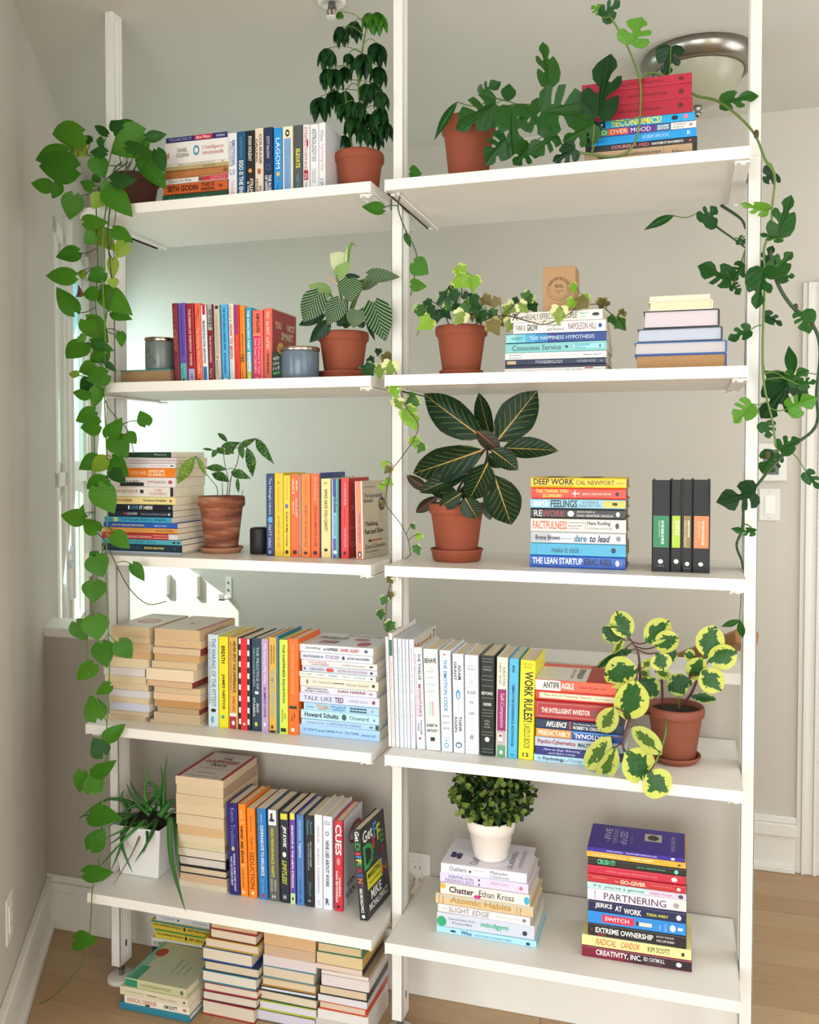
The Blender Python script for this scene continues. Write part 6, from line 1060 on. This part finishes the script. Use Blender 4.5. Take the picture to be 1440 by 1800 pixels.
I1 = [(560, 110, 130, 1), (560, 220, 150, 1), (670, 240, 150, 1), (350, 400, 160, 2), (420, 420, 180, 0), (480, 370, 120, 2), (130, 545, 150, 0), (150, 660, 165, 1), (205, 450, 90, 2), (240, 520, 95, 2), (600, 500, 140, 0), (520, 600, 150, 3), (820, 420, 120, 4), (905, 440, 110, 4), (780, 575, 105, 2), (890, 560, 115, 0), (900, 700, 155, 4), (1040, 540, 190, 3), (1060, 670, 140, 3), (1170, 760, 120, 0), (1110, 430, 85, 2), (1220, 400, 150, 0), (1200, 490, 120, 3), (1310, 490, 100, 2), (1250, 680, 160, 1), (1380, 690, 160, 3), (660, 590, 85, 4), (280, 590, 135, 2), (690, 420, 110, 2), (440, 290, 55, 2), (500, 520, 130, 2), (390, 560, 110, 2), (700, 520, 120, 2), (600, 400, 120, 2), (450, 480, 140, 0), (960, 650, 90, 4), (740, 620, 80, 2)]
ST = stem(io, [(811, 572, .16), (815, 540, .15), (812, 510, .13), (813, 480, .11)], .0016, stemb)
ST += stem(io, [(790, 572, .16), (775, 540, .12), (750, 530, .10), (745, 560, .09), (733, 590, .09)], .0014, stemb)
ST += stem(io, [(830, 572, .16), (860, 560, .12), (890, 555, .08), (930, 565, .06), (960, 570, .055), (1000, 552, .06), (1015, 535, .07), (1023, 520, .08)], .0016, stemb)
ST += stem(io, [(1015, 540, .07), (1050, 535, .12), (1075, 552, .17), (1092, 565, .2)], .0013, stemb)
ivy(io, 720, 460, 6, I1, .09, 8, .025, ST)
ivy(io, 700, 440, 3.4286, [(970, 395, 95, 3, .055), (1060, 232, 50, 1, .075), (1035, 325, 60, 1, .07), (1100, 325, 85, 4, .065), (1125, 290, 48, 1, .07), (1225, 325, 60, 4, .15), (1255, 325, 35, 4, .15), (1290, 425, 52, 0, .18), (1345, 450, 76, 0, .19), (1340, 385, 52, 4, .2)], .07, 9, .01, ST)
# ivy trail down the middle post
it = thing('ivy_trail', 'thin ivy runner winding down the middle post from the second shelf', 'plant', (-.03, .10, SZ[1]-.03))
ST = stem(it, [(693, 640, .12), (700, 672, .03), (712, 712, .04), (735, 745, .06), (728, 772, .06), (716, 790, .06), (700, 812, .03), (688, 828, .02), (680, 862, .01), (678, 885, .0), (692, 905, -.005), (707, 925, -.008), (718, 950, .02), (722, 975, .06)], .0013, stemb)
ST += stem(it, [(688, 1020, .13), (681, 1048, .12), (678, 1080, .1), (675, 1100, .1), (681, 1112, .1)], .0012, stemb)
ST += stem(it, [(722, 975, .06), (712, 985, .145), (700, 1000, .143), (689, 1015, .14)], .001, stemb)
ivy(it, 600, 640, 3.6, [(340, 180, 72, 1, .01), (365, 255, 72, 3, .02), (450, 260, 92, 0, .08), (455, 210, 52, 0, .1), (440, 330, 100, 1, .07), (455, 375, 90, 1, .07), (465, 500, 66, 1, .08), (500, 535, 60, 0, .08), (270, 640, 50, 1, .02), (292, 672, 50, 4, .02), (305, 750, 48, 1, .02), (262, 780, 40, 1, .02), (265, 885, 36, 4, .0), (455, 1030, 36, 0, .03), (485, 1097, 48, 1, .04), (480, 1180, 58, 0, .06), (268, 1500, 52, 0, .11), (310, 1470, 42, 4, .13), (250, 1590, 58, 0, .1), (305, 1665, 68, 0, .09), (312, 1370, 40, 4, .13)], .05, 10, .01, ST)
ivy(it, 600, 280, 4.5, [(290, 1530, 52, 2, .2), (240, 1600, 62, 2, .19), (220, 1680, 110, 2, .03), (300, 1680, 100, 3, .05), (385, 1665, 115, 3, .04), (370, 1580, 85, 4, .16), (340, 1600, 70, 2, .17)], .1, 11, .01, None)
# ---- croton
cr = [leafmat('14331a', '0c2412', None, 'croton_leaf', vein='7f9648', vfreq=8, vslope=.6, vwidth=.035, mid=.02, midcol='c9a45a', rough=.28), leafmat('3a2a1e', '20301c', None, 'red_croton_leaf', mid=.03, midcol='b0543a', vein='6a3a2a', vfreq=8, vslope=.5, vwidth=.05, rough=.3)]
CL = [protos('croton_leaf', [strip_leaf(ovalw, 10, 0, .22, .14, .015, s) for s in (0, 3)], m) for m in cr]
co = thing('potted_croton', 'large dark croton with yellow-veined leaves in terracotta pot and saucer', 'plant', (aY(803, 970, .155).x, .155, SZ[2]))
pot(co, .069, .049, aY(803, 888, .09).z-SZ[2]-.004, terra, .065, .03)
ST = stem(co, [(805, 900, .155), (806, 860, .155), (845, 800, .15), (858, 785, .14)], .004, stemb)
ST = stem(co, [(800, 900, .155), (835, 850, .15), (855, 810, .14), (856, 780, .13)], .004, stemb)
CD = [(760, 490, 272, 150, 270, 0, .12), (755, 590, 180, 800, 270, 0, .07), (870, 520, 1195, 118, 280, 0, .12), (830, 520, 712, 122, 135, 0, .16), (920, 575, 1338, 580, 165, 0, .12), (830, 590, 1045, 738, 160, 0, .08), (800, 690, 655, 1000, 235, 0, .06), (850, 790, 985, 1195, 285, 0, .08), (650, 770, 240, 915, 160, 0, .1), (400, 960, 225, 1090, 90, 1, .14), (590, 930, 412, 1048, 130, 0, .08), (620, 970, 712, 1132, 165, 0, .07), (790, 970, 815, 1145, 95, 0, .1), (710, 440, 905, 600, 130, 1, .1), (330, 900, 150, 795, 90, 1, .14), (840, 760, 740, 820, 120, 0, .12), (560, 930, 350, 920, 110, 0, .14), (800, 620, 900, 730, 110, 0, .14), (770, 800, 620, 850, 170, 0, .12), (740, 900, 560, 950, 130, 0, .12)]
leaves(co, 680, 660, 4.5, CD, CL, .1, .02, 12, ST, stemb, .0016)
# ---- gold-dust plant
gd = [leafmat('2f6428', '22501f', None, 'speckled_leaf', spots='c8d890', rough=.3), leafmat('7a9a3a', '5f8a2e', None, 'pale_speckled_leaf', spots='d8e0a0')]
GL = [protos('leaf', [strip_leaf(lancew, 8, 0, .3, .25, .02, s) for s in (0, 2)], m) for m in gd]
go_ = thing('potted_gold_dust_plant', 'thin-stemmed speckled plant in weathered clay pot, third shelf of left bay', 'plant', (aY(389, 960, .15).x, .152, SZ[2]))
pot(go_, .0625, .043, aY(389, 876, .09).z-SZ[2]-.003, weathered(), .0575, .015, mat('b07a5a', .8, noise=.15, nscale=12))
q = lambda x, y, Y: (150+x/4.8, 740+y/4.8, Y)
ST = stem(go_, [q(1190, 660, .15), q(1205, 500, .15), q(1180, 380, .15), q(1165, 270, .15)], .0013, stemb)
ST += stem(go_, [q(1210, 660, .15), q(1230, 480, .14), q(1280, 360, .13), q(1310, 240, .13), q(1400, 160, .12)], .0013, stemb)
ST += stem(go_, [q(1115, 650, .15), q(1110, 560, .14), q(1040, 470, .12), q(930, 310, .09)], .0013, stemg)
ST += stem(go_, [q(1160, 660, .15), q(1155, 520, .16)], .0011, stemb)
ST += stem(go_, [q(1320, 655, .15), q(1328, 580, .15)], .0008, stemb)
leaves(go_, 150, 740, 4.8, [(925, 300, 762, 540, 100, 1, .07), (945, 305, 1015, 455, 45, 1, .08), (1190, 410, 1000, 385, 62), (1210, 515, 1050, 420, 80), (1200, 180, 1110, 85, 42), (1110, 240, 1065, 310, 45), (1150, 215, 1305, 190, 65), (1190, 215, 1252, 275, 60), (1080, 245, 978, 232, 22), (1300, 220, 1430, 150, 55), (1170, 280, 1110, 215, 60), (1440, 150, 1575, 350, 75, 0, .1), (1300, 200, 1335, 320, 55), (1365, 225, 1425, 475, 85), (1230, 430, 1382, 475, 78), (1285, 480, 1290, 612, 34), (1180, 280, 1270, 210, 55)], GL, .12, .02, 13, ST, stemb, .0009)
# ---- variegated peperomia
pp = [leafmat('3a6a32', '2a5628', None, 'two_tone_leaf', blotch='d2d868', edgew=.68, rough=.3), leafmat('5a7a32', '3f6428', None, 'pale_two_tone_leaf', blotch='c9cf6a', edgew=.55, rough=.35), leafmat('2c5a2c', '1c4220', None, 'dark_two_tone_leaf', blotch='a8b85a', edgew=.9, rough=.3)]  # third leaf tone is darker, with a duller margin
PL = [protos('round_leaf', [strip_leaf(roundw, 9, 0, .22, .12, .01, s) for s in (0, 2)], m) for m in pp]
pe = thing('potted_peperomia', 'cream-and-green round-leaved plant in terracotta pot, fourth shelf of right bay', 'plant', (aY(1187, 1300, .165).x, .165, SZ[3]))
pot(pe, .0655, .046, aY(1187, 1258, .10).z-SZ[3]+.001, mat('8a4a34', .6, noise=.15, nscale=12, name='glazed_terracotta'), .058, .016)
q = lambda x, y, Y: (910+x/3.4286, 1050+y/3.4286, Y)
ST = stem(pe, [q(880, 760, .165), q(875, 650, .16), q(868, 480, .14), q(850, 400, .13)], .0035, stemr)
ST += stem(pe, [q(950, 690, .17), q(1040, 590, .16), q(1085, 490, .14), q(1120, 420, .14)], .0035, stemr)
ST += stem(pe, [q(800, 690, .15), q(745, 560, .12), q(738, 440, .11), q(725, 330, .11), q(680, 255, .11)], .0035, stemr)
ST += stem(pe, [q(790, 700, .13), q(700, 700, .07), q(665, 770, .035), q(635, 870, .02), q(645, 930, .015)], .0035, stemr)
ST += stem(pe, [q(880, 690, .15), q(895, 780, .07), q(870, 900, .03), q(830, 1000, -.0)], .003, stemg)
ST += stem(pe, [q(975, 690, .17), q(970, 600, .15), q(975, 560, .14)], .002, stemg)
PD = [(672, 240, 592, 85, 135), (625, 250, 515, 185, 110, 2), (775, 275, 912, 135, 135), (830, 300, 968, 235, 125), (880, 370, 958, 325, 85, 2), (845, 335, 885, 440, 120), (725, 440, 513, 470, 185, 0, .06), (715, 500, 655, 745, 195, 0, .04), (590, 665, 497, 815, 120, 1, .03), (755, 430, 800, 375, 60, 1), (740, 495, 850, 590, 125, 2), (1035, 490, 905, 560, 125, 2), (1125, 365, 1035, 495, 115), (1135, 360, 1185, 172, 155), (1150, 385, 1322, 330, 145), (1110, 440, 1230, 562, 145), (1050, 600, 1196, 612, 60, 2), (1070, 360, 1005, 338, 70), (830, 450, 925, 470, 70, 1), (690, 785, 870, 940, 115, 1, .04), (560, 840, 410, 1042, 120, 1, .02), (590, 905, 492, 1130, 110, 1, .0), (650, 930, 800, 1090, 205, 0, .0), (780, 1060, 905, 1185, 180, 0, -.01), (640, 320, 478, 430, 60, 2), (645, 235, 575, 350, 45, 1), (740, 440, 790, 480, 70, 1), (690, 320, 600, 340, 50, 2), (1010, 500, 1050, 530, 50, 2)]
leaves(pe, 910, 1050, 3.4286, PD, PL, .12, .025, 14, ST, stemr, .0016)
# ---- aloe in a square white pot
al = thing('potted_aloe', 'spiky aloe in square white ceramic pot on bottom shelf of left bay', 'plant', (-.754, .18, SZ[4]))
h = .143; o_ = MB(); a, b, c, d = .060, .077, .006, .118
def sq(r, z): return [(-r, -r, z), (r, -r, z), (r, r, z), (-r, r, z)]
for r, z in ((a-.004, 0), (a, .004), (b, h), (b-.005, h), (b-.007, h-.03)): o_.v += sq(r, z)
for k in range(4):
    for j in range(4): o_.f.append((k*4+j, k*4+(j+1) % 4, k*4+4+(j+1) % 4, k*4+4+j))
o_.f.append((3, 2, 1, 0)); pb = o_.build('pot', mat('e8e6e6', .25, name='white_glaze'), al); bevel(pb, .006, 3)
MB().quad(*sq(b-.0065, h-.012)).build('soil', soilm, al)
alm = mat('2f6428', .4, noise=.25, nscale=18, name='aloe_leaf'); alm2 = mat('3f8030', .4, noise=.2, nscale=18, name='bright_aloe_leaf')
q = lambda x, y, Y: aY(130+x/4.5, 1300+y/4.5, Y)
AL = [((590, 560), (560, 400), (607, 160), 30, 1), ((710, 600), (715, 350), (735, 120), 34, 0), ((640, 560), (700, 350), (682, 198), 20, 0), ((620, 560), (500, 440), (442, 322), 34, 0), ((600, 600), (480, 480), (415, 348), 30, 0), ((560, 540), (280, 470), (32, 636), 30, 0), ((470, 600), (200, 590), (42, 612), 30, 0), ((500, 590), (400, 620), (268, 690), 26, 0), ((560, 640), (400, 790), (155, 1060), 30, 1), ((500, 600), (400, 740), (270, 838), 26, 0), ((400, 620), (380, 830), (462, 1050), 36, 0), ((660, 640), (590, 800), (484, 968), 34, 0), ((570, 640), (580, 800), (545, 908), 26, 0), ((560, 660), (470, 880), (312, 1150), 16, 2), ((720, 620), (800, 560), (890, 594), 28, 0), ((760, 620), (770, 950), (882, 1358), 52, 0), ((800, 620), (815, 900), (842, 1098), 34, 0), ((420, 640), (370, 850), (292, 1038), 28, 0), ((520, 650), (380, 720), (210, 800), 22, 1), ((680, 520), (620, 350), (560, 360), 26, 0), ((700, 560), (660, 380), (580, 370), 26, 0), ((440, 560), (380, 460), (395, 400), 30, 1), ((600, 500), (640, 440), (560, 430), 30, 0), ((650, 640), (560, 690), (420, 690), 36, 0), ((560, 560), (480, 520), (360, 600), 40, 0), ((680, 600), (760, 500), (800, 480), 60, 0)]
rnd = random.Random(3)
for b0, m0, t0, w_, tn in AL:
    Y0 = .15+rnd.uniform(-.03, .02); out = (1 if t0[1] > 640 else 0)
    Ym = .07 if out else .13; Yt = .055 if out else .12+rnd.uniform(-.02, .03)
    if t0[0] > 850 and t0[1] > 1200: Y0, Ym, Yt = .1, .05, -.01
    P3 = spline([q(*b0, Y0), q(*m0, Ym), q(*t0, Yt)], 5); n_ = len(P3)
    rr = [w_/4.5*dist(P3[0])/FPX*.5*(1-(i/(n_-1))**1.5)+.0005 for i in range(n_)]
    MB().tube([p-al.location for p in P3], rr, 6).build('aloe_leaf' if tn < 2 else 'dry_aloe_leaf', (alm, alm2, mat('8a6a4a', .7))[tn], al, smooth=True)
# ---- small artificial boxwood on the white book
p = aY(863, 1521, .13)
zt = zs5[0]
bp_ = thing('potted_boxwood', 'small round bushy plant in glossy white pot on a stack of books', 'plant', (aY(863, 1500, .15).x, .152, zt+.0002))
pot(bp_, .061, .043, .099, mat('efe6dc', .12, name='white_gloss_glaze'), None, band=0, soil=True)
bx = [leafmat('2f4f22', '1f3a1a', '4a6a30', 'boxwood_leaf', rough=.35), leafmat('6f8a3a', '567a30', '8a9a4a', 'light_boxwood_leaf', rough=.4)]
rnd = random.Random(4); cz_ = .098+.055
def bush(m, n, name, r0):
    v = []; f = []; lv, lf = strip_leaf(roundw, 4, 0, .3, .2)
    for _ in range(n):
        th = rnd.uniform(0, 2*math.pi); ph = math.acos(rnd.uniform(-.75, .95)); rr = rnd.uniform(r0, 1.0)*(1+.16*math.sin(5*th+3*ph)*math.sin(4*ph))
        d = Vector((math.sin(ph)*math.cos(th), math.sin(ph)*math.sin(th), math.cos(ph)))
        c = Vector((d.x*.098*rr, d.y*.088*rr, cz_+d.z*.062*rr)); y = (d+Vector((rnd.uniform(-.8, .8), rnd.uniform(-.8, .8), rnd.uniform(-.6, .8)))).normalized(); z = (d*.6+Vector((rnd.uniform(-1, 1), rnd.uniform(-1, 1), .6))).normalized()
        x = y.cross(z).normalized(); z = x.cross(y); L_ = rnd.uniform(.015, .022)*rnd.uniform(.8, 1); k = len(v)
        v += [tuple(c+x*(a*L_*.85)+y*(b_*L_)+z*(e*L_)) for a, b_, e in lv]; f += [tuple(k+i for i in q_) for q_ in lf]
    return tag(link(name, mesh(name, v, f, m, smooth=True), bp_), kind='stuff')
bush(bx[0], 800, 'foliage', .5); bush(bx[1], 260, 'light_foliage', .85)
tw = MB()
for _ in range(26):
    th = rnd.uniform(0, 6.28); ph = rnd.uniform(.2, 1.5); d = Vector((math.sin(ph)*math.cos(th), math.sin(ph)*math.sin(th), math.cos(ph)))
    tw.tube([(0, 0, .085), tuple(Vector((0, 0, .1))+d*.04), tuple(Vector((0, 0, cz_))+Vector((d.x*.085, d.y*.075, d.z*.05)))], .0012, 4)
tag(tw.build('twigs', stemb, bp_), kind='stuff')
# ------------------------------------------------------------------ candles, box, speaker, small things
def candle(label, x0, x1, y0, y1, Y, z, gm, lidm, deco=False):
    a_ = aY(x0, (y0+y1)/2, Y); b_ = aY(x1, (y0+y1)/2, Y); r = (b_.x-a_.x)/2*.985; hh = aY((x0+x1)/2, y0, Y-r).z-z-.006
    o = thing('candle_jar', label, 'candle', ((a_.x+b_.x)/2, Y, z+.0004), group='lidded candle jars')
    MB().lathe([(0, 0), (r*.95, 0), (r, .004), (r, hh-.004), (r*.98, hh), (0, hh)], 40).build('glass_jar', gm, o, smooth=True)
    MB().lathe([(0, hh), (r*1.03, hh), (r*1.04, hh+.001), (r*1.04, hh+.008), (r*1.02, hh+.0095), (0, hh+.0095)], 40).build('lid', lidm, o, smooth=True)
    return o, r, hh
lidm = mat('b0a08e', .25, metal=1, name='brushed_lid')
p = aY(260, 652, .12)
zb = aY(215, 652, .09).z
o, r, hh = candle('grey candle jar with green leaf print standing on a flat book', 259, 305, 594, 652, .13, zb, mat('6f7672', .3, noise=.2, nscale=20, name='grey_glass'), lidm, True)
for k in range(16):
    a_ = rnd.uniform(-.9, .3); z_ = hh*(.15+.6*rnd.random()); c = Vector((math.sin(a_)*(r+.0004), -math.cos(a_)*(r+.0004), z_)); tx = Vector((math.cos(a_), math.sin(a_), 0))
    u = (tx*rnd.uniform(-1, 1)+Vector((0, 0, 1))).normalized()*.009; w_ = (tx*u.z-Vector((0, 0, 1))*u.dot(tx)).normalized()*.0022 if u.length else tx
    link('leaf_print', mesh('leaf_print', [c, c+u*.5+w_, c+u, c+u*.5-w_], [(0, 1, 2, 3)], mat('2f6a4a', .4)), o)
o, r, hh = candle('slate-blue candle jar beside the terracotta pot, second shelf', 497, 559, 610, 664, .08, SZ[1], mat('5f6f7c', .25, name='blue_grey_glass'), lidm)
# dark chalk-lettered tag tucked between red book and candle
p = aY(478, 660, .055); q_ = aY(495, 660, .055)
cb = thing('chalk_tag', 'small dark green tag with chalk marks beside the right candle jar', 'tag', ((p.x+q_.x)/2, .06, SZ[1]+.0005))
w_ = (q_.x-p.x)/2
bevel(MB().prism([(-w_, 0), (w_, 0), (w_*.95, .055), (-w_*.3, .072), (-w_, .066)], -.006, .006, lambda p_, t: (p_[0], t, p_[1])).build('tag_board', mat('1c2a24', .6), cb), .001)
for k in range(4): letter('wide'[k:k+2], (-w_*.7, -.0062, .012+k*.012), (w_*1.3, 0, .003), (0, 0, .008), '9ab0a4' if k else '3ad048', cb)
kb = thing('kraft_box', 'brown kraft gift box with round printed label on the white books', 'box', (aY(984, 540, .10).x, .085, zs2[0]+.0002))
a_ = aY(954.5, 500, .085); b_ = aY(1011.5, 500, .085); w_ = (b_.x-a_.x)/2; kh = aY(1000, 468, .085).z-zs2[0]
kb.location.x = (a_.x+b_.x)/2
kr = mat('ad8a64', .85, noise=.06, nscale=60, name='kraft_card')
bx_ = MB().box(-w_, 0, 0, w_, .075, kh-.0008).build('carton', kr, kb); bevel(bx_, .0006)
bevel(MB().box(-w_-.0004, -.0004, kh-.0008, w_+.0004, .0754, kh).build('lid_flap', kr, kb), .0003)
MB().box(-.009, -.0009, kh-.010, .009, -.0003, kh-.0012).build('closing_tab', kr, kb)
def ring(cx_, cz2, r0, r1, col, parent, y=-.0007, n=48):
    v = []; f = []
    for k in range(n):
        t = 2*math.pi*k/n; v += [(cx_+r0*math.cos(t), y, cz2+r0*math.sin(t)), (cx_+r1*math.cos(t), y, cz2+r1*math.sin(t))]
    for k in range(n): f.append((2*k, 2*k+1, (2*k+3) % (2*n), (2*k+2) % (2*n)))
    return link('printed_ring', mesh('printed_ring', v, f, mat(col, .7)), parent)
dk = '4a3826'; zc_ = kh*.5
for r0, r1 in ((.026, .0267), (.0205, .0209)): ring(0, zc_, r0, r1, dk, kb)
txt = 'Bougie a la cire de soya'
for i, ch in enumerate(txt):
    if ch == ' ': continue
    t = math.radians(158-136*i/(len(txt)-1)); R_ = .0216; up = Vector((math.cos(t), 0, math.sin(t))); rt = Vector((math.sin(t), 0, -math.cos(t)))
    sz_ = .0036 if ch in 'lBàdb' else .0028
    letter(ch, Vector((0, -.0007, zc_))+up*R_-rt*.0011, rt*.0022, up*sz_, dk, kb, True)
for s_, z_, ww in (('Montreux', .006, .018), ('Coffee Shop', .0015, .020), ('sweet experience', -.007, .022), ('No. 1', -.012, .008)): letter(s_, (-ww/2, -.0007, zc_+z_), (ww, 0, 0), (0, 0, .0035), dk, kb, z_ > 0)
a_ = aY(441, 960, .13); b_ = aY(472, 960, .13); r = .026
sk = thing('small_speaker', 'small black cylindrical speaker beside the navy book', 'speaker', (aY(457, 960, .15).x, .15, SZ[2]+.0003))
kh = aY(455, 929, .13).z-SZ[2]
MB().lathe([(0, 0), (r*.96, 0), (r, .003), (r, kh-.006), (r*.97, kh-.003), (r*.93, kh), (r*.6, kh-.001), (0, kh-.001)], 40).build('housing', mat('14181c', .55, bump=.3, nscale=400, name='speaker_fabric'), sk, smooth=True)
MB().lathe([(r*.25, kh-.0005), (r*.6, kh+.001), (r*.6, kh+.002), (r*.2, kh+.001), (0, kh+.001)], 24).build('top_dial', mat('22262a', .3), sk, smooth=True)
# index tabs in the red book
for i, (x, c) in enumerate(((603, '2fa07a'), (610, '1f8a6a'), (615, '4ab090'), (621, 'd03a7a'))):
    p = aY(x, 841, .2); o = thing('index_tab', 'small %s sticky tab above the red paperback' % ('teal', 'dark green', 'mint', 'pink')[i], 'tab', (p.x, .2, p.z-.004), group='sticky index tabs')
    MB().box(-.0015, 0, -.006, .0015, .0003, .011).build('tab_film', mat(c, .5), o)
